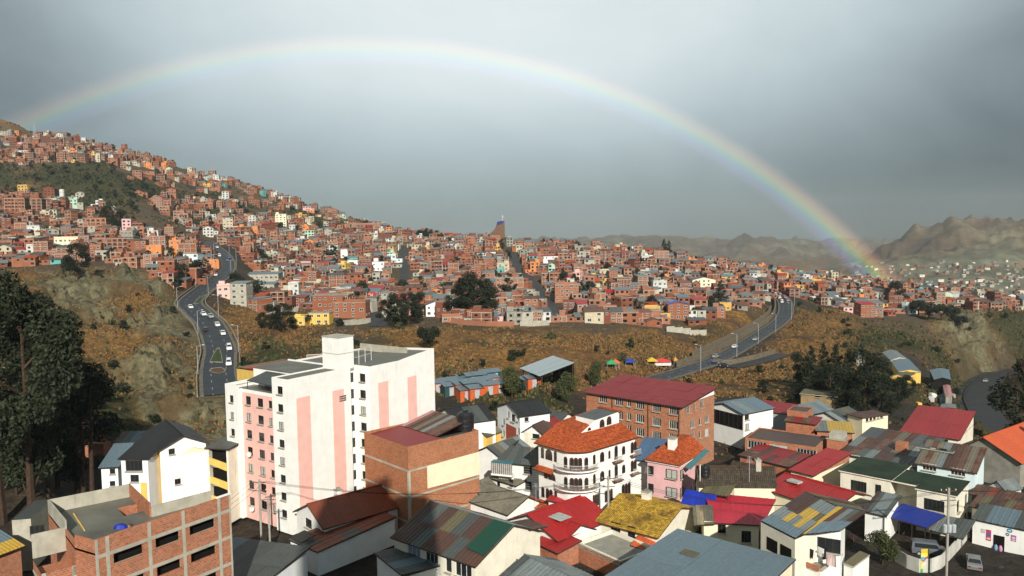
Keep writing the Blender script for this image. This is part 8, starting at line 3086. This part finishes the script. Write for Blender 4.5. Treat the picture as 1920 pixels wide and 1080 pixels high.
for i, (px, py, h, w, kd) in enumerate(((1500, 725, 60, 1.4, 'thick'), (1520, 740, 96, 0.95, 'cone'), (1543, 738, 98, 0.95, 'cone'), (1566, 745, 104, 0.95, 'cone'), (1588, 750, 100, 0.95, 'cone'), (1612, 752, 96, 1.3, 'thick'), (1640, 760, 84, 1.5, 'thick'), (1555, 768, 84, 1.4, 'thick'), (1590, 785, 90, 1.4, 'thick'), (1622, 792, 96, 1.4, 'thick'), (1652, 795, 86, 1.4, 'thick'), (1684, 762, 56, 1.6, 'thick'), (1700, 745, 40, 1.5, 'thick'), (1530, 765, 60, 1.5, 'thick'))):
 ptree(px, py, h, kd, GRV[i] + ' tree of the large dark grove', w)
g = onz(1655, 1062, -45)
tree(g, 5.6, 'bush_tree', 'small brown green tree in the parking yard', wide=0.95)
g = onz(1700, 952, -45)
tree(Vector((g.x + 1, g.y, -45)), 5.0, 'small', 'thin bare shrub in front of the cream barred window', wide=0.5)
g = onz(1905, 850, -48)
tree(g, 15, 'gum', 'dark tree at the right edge above the orange roof', wide=1.5)
g = onz(1930, 800, -52)
tree(g, 17, 'thick', 'dark leafy tree cut by the right edge', wide=1.4)
# bare branches reaching in at the right edge
mb = MB()
b0 = at(1935, 760, 150)
rr = random.Random(4)

def twig(p, d, ln_, r, lv):
 q = p + d * ln_
 limb(mb, p, q, r, r * 0.6, 4)
 if lv:
  for k in range(3):
   nd = (d + Vector((rr.uniform(-0.7, 0.5), rr.uniform(-0.4, 0.4), rr.uniform(-0.35, 0.7)))).normalized()
   twig(p + d * ln_ * rr.uniform(0.45, 1.0), nd, ln_ * 0.62, r * 0.55, lv - 1)

limb(mb, Vector((b0.x, b0.y, float(gz(b0.x, b0.y)))), b0, 0.32, 0.22, 6)
twig(b0, Vector((-0.55, 0, 0.8)).normalized(), 6.0, 0.2, 3)
twig(b0, Vector((-0.15, 0.2, 0.95)).normalized(), 6.5, 0.2, 3)
tag(mb.build('bare_tree'), 'leafless branching tree reaching in at the right edge', 'tree')

# small trees between the houses
rg = random.Random(77)
n_ = 0
recs = []
while n_ < 230:
 px, py = rg.uniform(0, 1800), rg.uniform(270, 600)
 if not (inside(px, py, TOWN) or inside(px, py, LEFT)):
  continue
 p = foot(px, py)
 if p is None or p.y > 1200 or road_dist(p.x, p.y) < 2:
  continue
 h, kd = rg.uniform(4.5, 10.5), rg.choice(['small', 'small', 'gum'])
 o = tree(Vector((p.x, p.y, p.z - 0.3)), h, kd, '', wide=rg.uniform(0.9, 1.3), group='small trees among the hillside houses')
 recs.append(['%s %s tree among houses %s' % ('low' if h < 6.5 else ('mid height' if h < 8.5 else 'taller'), 'slender' if kd == 'gum' else 'round', zone(px, py, p.y)), o, px])
 n_ += 1
single_out(recs, lambda r: r[2])
for r in recs:
 r[1]['label'] = r[0]

# shrubs on the knolls and slopes
SHR = [tree_proto('round', s, 260, 0.085, LEAF_D)[0] for s in (31, 32, 33)]
SHR_G = [tree_proto('round', s, 260, 0.085, LEAF_G)[0] for s in (34, 35)]
n_ = 0
recs = []
while n_ < 230:
 px, py = rg.uniform(-10, 1930), rg.uniform(300, 800)
 p = foot(px, py)
 if p is None or p.y < 150 or p.y > 1100 or road_dist(p.x, p.y) < 3 or not free(p.x, p.y, 1.0):
  continue
 u = (p.x / p.y - TA0) / (TA1 - TA0) * (NU - 1)
 v = np.interp(math.log(p.y), _ld, np.arange(NV))
 cv = COV[int(v), int(u)]
 if rg.random() > cv[S] + 0.45 * cv[G] + 0.12 * cv[C]:
  continue
 dk_ = rg.random() < 0.65
 o = link('shrub', rg.choice(SHR if dk_ else SHR_G))
 o.location = (p.x, p.y, p.z - 0.5)
 h = rg.uniform(1.6, 4.2) * (1.5 if p.y > 600 else 1)
 o.scale = (h * rg.uniform(1.0, 1.6), h * rg.uniform(1.0, 1.6), h)
 o.rotation_euler = (0, 0, rg.uniform(0, 6))
 tag(o, '', 'shrub', 'wild shrubs on the open slopes')
 if p.y > 560:
  zn = 'on the left hill' if px < 400 else ('on the far slope gaps' if px < 1300 else 'on the right plateau')
 elif px < 340:
  zn = 'on the clay cliffs' if py < 580 else ('on the grassy terrace below the cliffs' if py < 690 else 'at the cliff foot')
 elif px < 700:
  zn = 'on the bank beside the left avenue' if px < 520 else 'on the slope behind the tower'
 elif px < 1180:
  zn = 'on the golden slope, upper part' if py < 650 else 'on the golden slope, lower part'
 elif px < 1480:
  zn = 'beside the right avenue'
 else:
  zn = 'on the right spur' if py < 680 else 'in the right hollow'
 recs.append(['%s %s shrub %s' % ('small' if h < 2.6 else ('medium' if h < 3.9 else 'large'), 'dark' if dk_ else 'olive', zn), o, px])
 n_ += 1
single_out(recs, lambda r: r[2])
for r in recs:
 r[1]['label'] = r[0]

# dry grass tufts and scrub cover, one mass each
def scatter(name, n, mat, weight, size, label, seed, ymax=560, blades=4, ymin=150):
 rs = np.random.RandomState(seed)
 y = np.exp(rs.uniform(math.log(ymin), math.log(ymax), n * 6))
 x = rs.uniform(-0.70, 0.70, n * 6) * y
 u = ((x / y - TA0) / (TA1 - TA0) * (NU - 1)).astype(int)
 v = np.interp(np.log(y), _ld, np.arange(NV)).astype(int)
 w = weight(COV[v, u])
 patch = np.clip(fbm(x / 26, y / 26, 4) * 2.6 + 0.5, 0.03, 1)
 ok = rs.rand(len(x)) < w * patch
 for nm, ln, wd in ROAD_LINES:
  sub = ln[::2]
  for q in sub:
   ok &= (x - q[0]) ** 2 + (y - q[1]) ** 2 > (wd / 2 + 2.2) ** 2
 for (a, c_, r) in PLACED:
  if c_ < ymax:
   ok &= (x - a) ** 2 + (y - c_) ** 2 > (r * 0.8) ** 2
 x, y = x[ok][:n], y[ok][:n]
 z = gz(x, y)
 m = len(x)
 vs = []
 for k in range(blades):
  an = rs.uniform(0, 6.28, m)
  s = size * rs.uniform(0.5, 1.3, m) * (0.75 + y / 900)
  dx, dy = np.cos(an) * s * 0.5, np.sin(an) * s * 0.5
  lx, ly = rs.uniform(-0.3, 0.3, m) * s, rs.uniform(-0.3, 0.3, m) * s
  hgt = s * rs.uniform(0.55, 1.1, m)
  ox, oy = rs.uniform(-0.3, 0.3, m) * s, rs.uniform(-0.3, 0.3, m) * s
  q = np.stack([np.stack([x + ox - dx, y + oy - dy, z - 0.1], 1), np.stack([x + ox + dx, y + oy + dy, z - 0.1], 1), np.stack([x + ox + dx * 0.7 + lx, y + oy + dy * 0.7 + ly, z + hgt], 1), np.stack([x + ox - dx * 0.5 + lx, y + oy - dy * 0.5 + ly, z + hgt * 0.8], 1)], 1)
  vs.append(q.reshape(-1, 3))
 me = quads_mesh(name, np.concatenate(vs), mat)
 o = link(name, me)
 o['kind'] = 'stuff'
 o['label'] = label

scatter('dry_grass', 34000, DRY, lambda c: c[..., G] * 0.9 + c[..., C] * 0.10 + c[..., S] * 0.15 + 0.06 * c[..., T], 0.55, 'dry golden grass on the slopes', 3)
scatter('brown_scrub', 8000, DRY_B, lambda c: c[..., G] * 0.45 + c[..., C] * 0.18 + c[..., S] * 0.5, 0.75, 'brown low scrub on the slopes', 4)
scatter('green_scrub', 16000, LEAF_G, lambda c: c[..., S] * 0.8 + c[..., G] * 0.08 + c[..., C] * 0.05, 0.9, 'low green scrub on the slopes', 5, ymax=1150)
scatter('hill_scrub', 9000, LEAF_D, lambda c: c[..., S] + c[..., G] * 0.2 + 0.04 * c[..., T], 0.95, 'dark scrub on the high knolls', 6, ymax=1150, ymin=600)
# ------------------------------------------------------------------ kiosks, sheds, tents, signs between town and houses
cK = _crop(780, 650, 5.647)
KO = plain('orange_kiosk', (0.50, 0.105, 0.030), 0.6)
KG = plain('teal_kiosk', (0.020, 0.062, 0.062), 0.6)
KIOSK = [((235, 470), 0), ((345, 445), 1), ((440, 435), 0), ((525, 405), 1), ((605, 388), 1), ((690, 372), 1), ((770, 358), 1), ((845, 345), 1),
   ((380, 505), 1), ((500, 492), 0), ((580, 470), 1), ((665, 455), 0), ((740, 430), 1), ((820, 412), 0), ((545, 550), 0), ((650, 535), 0), ((790, 495), 0), ((900, 480), 0), ((1255, 415), 0), ((1205, 425), 1)]
rowname = ['back row', 'middle row', 'front row']
for i, ((x, y), c_) in enumerate(KIOSK):
 p = foot(*cK(x, y + 22))
 if p is None:
  continue
 o = bpy.data.objects.new('kiosk', None)
 COL.objects.link(o)
 o.location = p
 o.rotation_euler = (0, 0, 0.42)
 o.scale = (1.3, 1.3, 1.25)
 row = 0 if i < 8 else (1 if i < 14 else 2)
 tag(o, '%s market kiosk with grey roof, %s of stalls, %s' % ('orange' if c_ == 0 else 'dark teal', rowname[row] if i < 18 else 'right hand end', ['first', 'second', 'third', 'fourth', 'fifth', 'sixth', 'seventh', 'eighth'][(i - (0, 8, 14)[row]) % 8] + ' from left'), 'kiosk', 'market kiosks')
 mb = MB()
 mb.box(-1.5, 1.5, 0, 2.6, -1.5, 2.1, KO if c_ == 0 else KG)
 mb.build('wall', o)
 mb = MB()
 mb.poly([(-1.65, -0.2, 2.12), (1.65, -0.2, 2.12), (1.65, 2.8, 2.5), (-1.65, 2.8, 2.5)], SH_BLUE).poly([(-1.65, -0.2, 2.06), (-1.65, 2.8, 2.44), (1.65, 2.8, 2.44), (1.65, -0.2, 2.06)], SH_SLATE)
 mb.build('roof', o)
 mb = MB()
 mb.box(-0.5, 0.5, -0.04, -0.003, 0.0, 1.8, GALV)
 mb.build('shutter', o)

# open market shed with tilted pale roof
A_, K_, C_ = foot(*cK(1130, 400)), foot(*cK(1330, 440)), foot(*cK(1480, 350))
b = Building('market_shed', 'open sided market shed with tilted pale blue roof behind the green trees', 'shed', A_, K_, dep=10, zg=min(A_.z, K_.z))
b.sheets((-0.5, -0.8, 4.3), (b.L + 0.5, -0.8, 4.3), (b.L + 0.5, b.D, 7.2), (-0.5, b.D, 7.2), 8, 1, [sheet_metal('pale_blue_sheet', (0.30, 0.36, 0.38), 0.0)], rib=0.8)
for x in (0.2, b.L * 0.33, b.L * 0.66, b.L - 0.2):
 for y in (0.2, b.D - 0.3):
  mb = MB()
  mb.bar((x, y, -1), (x, y, 4.4 if y < 1 else 7.0), 0.12, FRAME_BR)
  b.part('post', mb)
mb = MB()
mb.box(0, b.L, b.D - 0.2, b.D, -1, 6.8, DARK)
b.part('rear_wall', mb)

# red roofed hall behind the tower
b = house('red_roof_hall', 'hall with red sheet roof and yellow gable just behind the tower', (453, 687), (480, 697), (575, 681), -39.5, YELLOW, dep=15)
shed(b, (b.h - 0.2, b.h + 0.5, b.h + 0.9, b.h + 0.2), [sheet_metal('light_red_sheet', (0.42, 0.075, 0.055), 0.0), sheet_metal('light_red_sheet', (0.42, 0.075, 0.055), 0.0), SH_OLIVE, SH_RED], nx=6, ny=1, rib=0.8, wallmat=YELLOW)
b = house('pink_wall_house', 'pink stepped wall house between the red roofed hall and the tower top', (553, 668), (575, 678), (596, 680), -38.0, PINK, dep=6)
flat(b, b.h, CONC, 0.3, PINK)

# lettered wall by the lower street
def letters(text, px, py, size, label, D_off=0.0):
 p = foot(px, py + 4)
 cu = bpy.data.curves.new('lettering', 'FONT')
 cu.body = text
 cu.size = size
 cu.extrude = 0.05
 o = bpy.data.objects.new('lettering', cu)
 COL.objects.link(o)
 cu.materials.append(FRAME_W)
 return o, p

for text, px, w, lb in (('MON', 607, 10.0, 'red wall lettered MON above the big plain brick house'), ('NOOL', 688, 11.0, 'red wall with white letters beside the lower street')):
 cu, p = letters(text, px, 560, 2.6, '')
 root = bpy.data.objects.new('lettered_wall', None)
 COL.objects.link(root)
 root.location = (p.x - w / 2, p.y - 2, p.z + 1.5)
 tag(root, lb, 'wall')
 mb = MB()
 mb.box(0, w, 0, 0.3, -6, 3.2, plain('red_painted_wall', (0.36, 0.04, 0.03), 0.8))
 mb.build('wall', root)
 cu.parent = root
 cu.location = (0.6, -0.06, 0.7)
 cu.rotation_euler = (math.pi / 2, 0, 0)
 cu.scale = (1.25, 1, 1)

# tents and stalls beside the right avenue
for i, (px, py, w, c_, lb) in enumerate(((1146, 692, 3.2, (0.04, 0.30, 0.12), 'green and orange market tent left of the school roof'), (1154, 691, 2.6, (0.55, 0.13, 0.04), 'orange market tent beside the green one'), (1181, 688, 3.4, (0.02, 0.05, 0.28), 'blue market tent in the middle of the row'),
           (1222, 687, 3.6, (0.55, 0.36, 0.03), 'yellow market tent right of the blue one'), (1240, 688, 6.5, (0.50, 0.05, 0.04), 'red and white striped long stall beside the yellow tent'), (1266, 684, 1.6, (0.55, 0.24, 0.04), 'small orange stall at the roadside'))):
 p = foot(px, py)
 o = bpy.data.objects.new('market_tent', None)
 COL.objects.link(o)
 o.location = p
 tag(o, lb, 'tent')
 mb = MB()
 m_ = plain('tent_%d' % i, c_, 0.7)
 h = w / 2
 for s_ in (-1, 1):
  mb.poly([(s_ * h, -1.4, 2.0), (s_ * h, 1.4, 2.0), (0, 0, 3.0)][::s_], m_)
  mb.poly([(-h, s_ * 1.4, 2.0), (h, s_ * 1.4, 2.0), (0, 0, 3.0)][::-s_], m_)
 mb.box(-h, h, -1.4, 1.4, 1.6, 2.0, m_, skip='td')
 if i == 4:
  mb.box(-h, h, -1.45, -1.41, 0.4, 1.4, FRAME_W)
 mb.build('canopy', o)
 mb = MB()
 for x in (-h + 0.1, h - 0.1):
  for y in (-1.3, 1.3):
   mb.bar((x, y, -0.6), (x, y, 1.7), 0.05, GALV)
 mb.build('legs', o)

# warehouses on the right
cW = _crop(1600, 630, 6.0)

def roof_block(name, label, pts, z, h, roofmat, wallmat, cat='warehouse', rise=0.8):
 """hall from its four roof corners in the photograph at one height"""
 w = [onz(*cW(*p), z) for p in pts]
 c = sum(w, Vector()) / 4
 o = bpy.data.objects.new(name, None)
 COL.objects.link(o)
 zg_ = z - h
 o.location = (c.x, c.y, zg_)
 tag(o, label, cat)
 q = [p - Vector((c.x, c.y, 0)) for p in w]
 mb = MB()
 for i in range(4):
  a, e = q[i], q[(i + 1) % 4]
  mb.poly([(a.x, a.y, -6), (e.x, e.y, -6), (e.x, e.y, h), (a.x, a.y, h)], wallmat)
 mb.build('wall', o)
 m1, m2 = (q[0] + q[1]) / 2, (q[2] + q[3]) / 2
 up = h + rise
 mb = MB()
 k = 1.04
 P = lambda v, z_: (v.x * k, v.y * k, z_)
 mb.poly([P(q[0], h), P(m1, up), P(m2, up), P(q[3], h)], roofmat).poly([P(m1, up), P(q[1], h), P(q[2], h), P(m2, up)], roofmat)
 mb.poly([P(q[0], h - 0.02), P(q[1], h - 0.02), P(m1, up)], wallmat).poly([P(q[2], h - 0.02), P(q[3], h - 0.02), P(m2, up)], wallmat)
 mb.build('roof', o)
 return o

roof_block('warehouse', 'blue grey roofed warehouse with yellow end wall on the right terrace', [(510, 400), (760, 405), (620, 260), (430, 285)], -52.0, 6, SH_BLUE, YELLOW)
roof_block('warehouse', 'green grey roofed warehouse behind the blue roofed one', [(420, 270), (600, 250), (480, 165), (330, 185)], -51.5, 6, SH_GREY, CONC_P)
roof_block('warehouse', 'yellow walled hall with olive roof in front of the blue warehouse', [(410, 455), (590, 470), (700, 425), (560, 390)], -52.5, 5, SH_OLIVE, YELLOW)
roof_block('gate_canopy', 'blue gable canopy on yellow posts over the works entrance', [(910, 490), (1095, 490), (1075, 380), (865, 385)], -53.5, 5, SH_BLUE, DARK, 'canopy')
roof_block('red_canopy', 'narrow faded red canopy roof running down from the blue gate canopy', [(1040, 680), (1110, 670), (1085, 530), (1000, 535)], -55.5, 3, SH_PINK, CONC, 'canopy', 0.3)
roof_block('works_office', 'dark red works hut with grey roof below the rubble yard', [(980, 810), (1160, 815), (1150, 770), (990, 765)], -50.5, 3.5, SH_GREY, plain('dark_red_wall', (0.14, 0.02, 0.03), 0.7), 'hut', 0.3)
roof_block('tin_shed', 'grey roofed sheds at the top of the dark grove', [(10, 240), (110, 250), (140, 170), (30, 180)], -50.0, 4, SH_GREY, CONC_P, 'shed')
rr = random.Random(9)
recs = []
for i in range(16):                                  # scrap and parked machines in the works yard
 p = foot(*cW(rr.uniform(850, 1120), rr.uniform(690, 790)))
 mb = MB()
 w, d, h = rr.uniform(1, 2.6), rr.uniform(0.8, 2), rr.uniform(0.6, 1.7)
 m_ = rr.choice([FRAME_W, GALV, CONC_P, SH_RUST, PALEBLUE])
 mb.box(-w / 2, w / 2, -d / 2, d / 2, -0.5, h, m_).box(-w / 2 + 0.1, w / 4, -d / 3, d / 3, h, h + 0.4, m_)
 o = mb.build('scrap_pile', None, p, rr.uniform(0, 3))
 tag(o, '', 'scrap', 'scrap in the works yard')
 recs.append(['%s %s crate heap in the works yard' % ({FRAME_W: 'white', GALV: 'steel grey', CONC_P: 'pale grey', SH_RUST: 'rusty', PALEBLUE: 'pale blue'}[m_], 'low' if h < 1.1 else 'tall'), o, proj(*p)[0]])
single_out(recs, lambda r: r[2])
for r in recs:
 r[1]['label'] = r[0]
p = foot(*cW(765, 850))
mb = MB()
mb.box(-1.3, 1.3, -0.8, 0.8, 0.5, 1.5, YELLOW).box(-1.3, -0.2, -0.7, 0.7, 1.5, 2.5, YELLOW).box(1.2, 2.6, -0.9, 0.9, 0.2, 0.9, YELLOW)
for x in (-0.8, 0.9):
 for y in (-0.8, 0.8):
  mb.lathe([(0, -0.2), (0.55, -0.2), (0.55, 0.2), (0, 0.2)], TYRE, 10, (x, y, 0.5))
tag(mb.build('loader', None, p), 'small yellow wheel loader in the works yard', 'loader')
ptsr = [foot(*cW(*q)) for q in ((380, 700), (560, 700), (590, 900), (390, 900))]
mb = MB()
mb.poly([p + Vector((0, 0, 0.12)) for p in ptsr], ASPH_D)
q = mb.build('street')
q['kind'] = 'structure'

# garden walls in the lower town
for i, (x0, y0, x1, y1, c_) in enumerate(((838, 604, 912, 612, BRK[3]), (912, 612, 965, 614, BRK[3]), (1060, 600, 1145, 592, BRK[3]), (1250, 622, 1325, 630, CONC_P), (975, 612, 1030, 610, CONC_P), (640, 612, 695, 606, CONC_P), (500, 590, 560, 585, CONC_P), (1400, 560, 1445, 566, CONC_P))):
 a, e = foot(x0, y0), foot(x1, y1)
 if a is None or e is None:
  continue
 n = max(2, int((e - a).length / 4))
 root = bpy.data.objects.new('garden_wall', None)
 COL.objects.link(root)
 root.location = a
 tag(root, 'long garden wall at the lower town edge, ' + ['below the big dark grove', 'right of the grove beside the red gate', 'under the blue shed row', 'grey, above the golden slope near the right avenue', 'grey, at the foot of the church street', 'below the brick flats', 'right of the left avenue', 'near the top of the right avenue'][i], 'wall')
 for k in range(n):
  p, q = a + (e - a) * k / n, a + (e - a) * (k + 1) / n
  p.z, q.z = float(gz(p.x, p.y)), float(gz(q.x, q.y))
  p, q = p - a, q - a
  mb = MB()
  zt_ = max(p.z, q.z) + 2.2
  mb.poly([(p.x, p.y, p.z - 1), (q.x, q.y, q.z - 1), (q.x, q.y, zt_), (p.x, p.y, zt_)], c_)
  mb.poly([(p.x, p.y + 0.25, p.z - 1), (p.x, p.y + 0.25, zt_), (q.x, q.y + 0.25, zt_), (q.x, q.y + 0.25, q.z - 1)], c_)
  mb.poly([(p.x, p.y, zt_), (q.x, q.y, zt_), (q.x, q.y + 0.25, zt_), (p.x, p.y + 0.25, zt_)], c_)
  mb.build('wall_panel', root)

# aerials on the near roofs
CL = [('aerial', 1214, 905, -37.5, 'yellow lichen roof chimney'), ('aerial', 1005, 935, -40.6, 'left edge of the red roof with skylight'), ('aerial', 1405, 885, -36.6, 'dark shingle roof')]
for kd, px, py, z, wh in CL:
 p = onz(px, py, z)
 mb = MB()
 if kd == 'aerial':
  mb.bar((0, 0, -1.5), (0, 0, 2.4), 0.035, GALV)
  for k in range(5):
   mb.bar((-0.5 + 0.05 * k, 0.0, 1.5 + 0.2 * k), (0.5 - 0.05 * k, 0.05, 1.5 + 0.2 * k), 0.02, GALV)
 tag(mb.build('roof_aerial', None, p), 'thin television aerial above the ' + wh, 'aerial')

# ------------------------------------------------------------------ the viewer's own tall building: it throws the big shadow
mb = MB()
mb.box(-9.0, 6.0, -16.0, -1.5, -46, 24, IVORY)
mb.box(-5.0, 1.0, -13.0, -6.0, 24, 30, IVORY)
ob = bpy.data.objects.new('viewpoint_tower', None)
COL.objects.link(ob)
tag(ob, 'tall cream apartment tower the view is taken from', 'apartment tower')
mb.build('wall', ob)

# ------------------------------------------------------------------ rainbow
rbm = bpy.data.materials.new('rainbow_light')
rbm.use_nodes = True
t = NT(rbm.node_tree)
t.n.clear()
uvn = t.add('ShaderNodeUVMap').outputs[0]
sp = t.add('ShaderNodeSeparateXYZ')
t.l.new(uvn, sp.inputs[0])
band = t.ramp(sp.outputs[1], [(0.0, (0.0, 0.0, 0.0)), (0.16, (0.05, 0.035, 0.085)), (0.30, (0.045, 0.075, 0.15)), (0.44, (0.07, 0.155, 0.10)), (0.58, (0.19, 0.175, 0.05)), (0.72, (0.20, 0.105, 0.045)), (0.86, (0.09, 0.04, 0.035)), (1.0, (0.0, 0.0, 0.0))])
em = t.add('ShaderNodeEmission')
t.l.new(band, em.inputs[0])
# brighter towards the right foot where the rain is densest
st_ = t.ramp(sp.outputs[0], [(0.0, (0.8, 0.8, 0.8)), (0.12, (0.95, 0.95, 0.95)), (0.30, (0.42, 0.42, 0.42)), (0.62, (0.62, 0.62, 0.62)), (0.80, (1.5, 1.5, 1.5)), (0.93, (2.6, 2.6, 2.6)), (1.0, (0.0, 0.0, 0.0))])
sv = t.add('ShaderNodeSeparateColor')
t.l.new(st_, sv.inputs[0])
t.l.new(sv.outputs[0], em.inputs[1])
tr_ = t.add('ShaderNodeBsdfTransparent')
ad = t.add('ShaderNodeAddShader')
t.l.new(em.outputs[0], ad.inputs[0])
t.l.new(tr_.outputs[0], ad.inputs[1])
mo = t.add('ShaderNodeOutputMaterial')
t.l.new(ad.outputs[0], mo.inputs[0])
ax = ANTI
e1 = ax.cross(Vector((0, 0, 1))).normalized()       # to the right
e2 = e1.cross(ax)                                    # upwards
RD = 1650.0
vs, fs, uv = [], [], []
NA, NB = 160, 8
th0, th1 = math.radians(208), math.radians(-38)
for i in range(NA + 1):
 th = th0 + (th1 - th0) * i / NA
 for j in range(NB + 1):
  al = math.radians(40.4 + (42.65 - 40.4) * j / NB)
  d = ax * math.cos(al) + (e1 * math.cos(th) + e2 * math.sin(th)) * math.sin(al)
  vs.append(d * RD)
for i in range(NA):
 for j in range(NB):
  k = i * (NB + 1) + j
  fs.append((k, k + NB + 1, k + NB + 2, k + 1))
  uv += [(i / NA, j / NB), ((i + 1) / NA, j / NB), ((i + 1) / NA, (j + 1) / NB), (i / NA, (j + 1) / NB)]
o = link('rainbow', new_mesh('rainbow', [tuple(v) for v in vs], fs, [rbm], uv))
tag(o, 'rainbow arching over the whole hillside town', 'rainbow')
o.visible_shadow = True

# ------------------------------------------------------------------ rain haze
mb = MB()
hz = bpy.data.materials.new('haze')
hz.use_nodes = True
hz.node_tree.nodes.clear()
t = NT(hz.node_tree)
pv = t.add('ShaderNodeVolumePrincipled')
pv.inputs['Color'].default_value = (0.54, 0.61, 0.62, 1)
pv.inputs['Density'].default_value = 0.0001
pv.inputs['Anisotropy'].default_value = 0.0
mo = t.add('ShaderNodeOutputMaterial')
t.l.new(pv.outputs[0], mo.inputs['Volume'])
zl, zh = float(ZZ.min()) - 1.5, max(260.0, float(ZZ.max()) + 5)
mb.box(-5900, 5900, -60, 7100, zl, zh, hz)
o = mb.build('haze')
o['kind'] = 'stuff'
o['label'] = 'thin rain haze filling the valley'
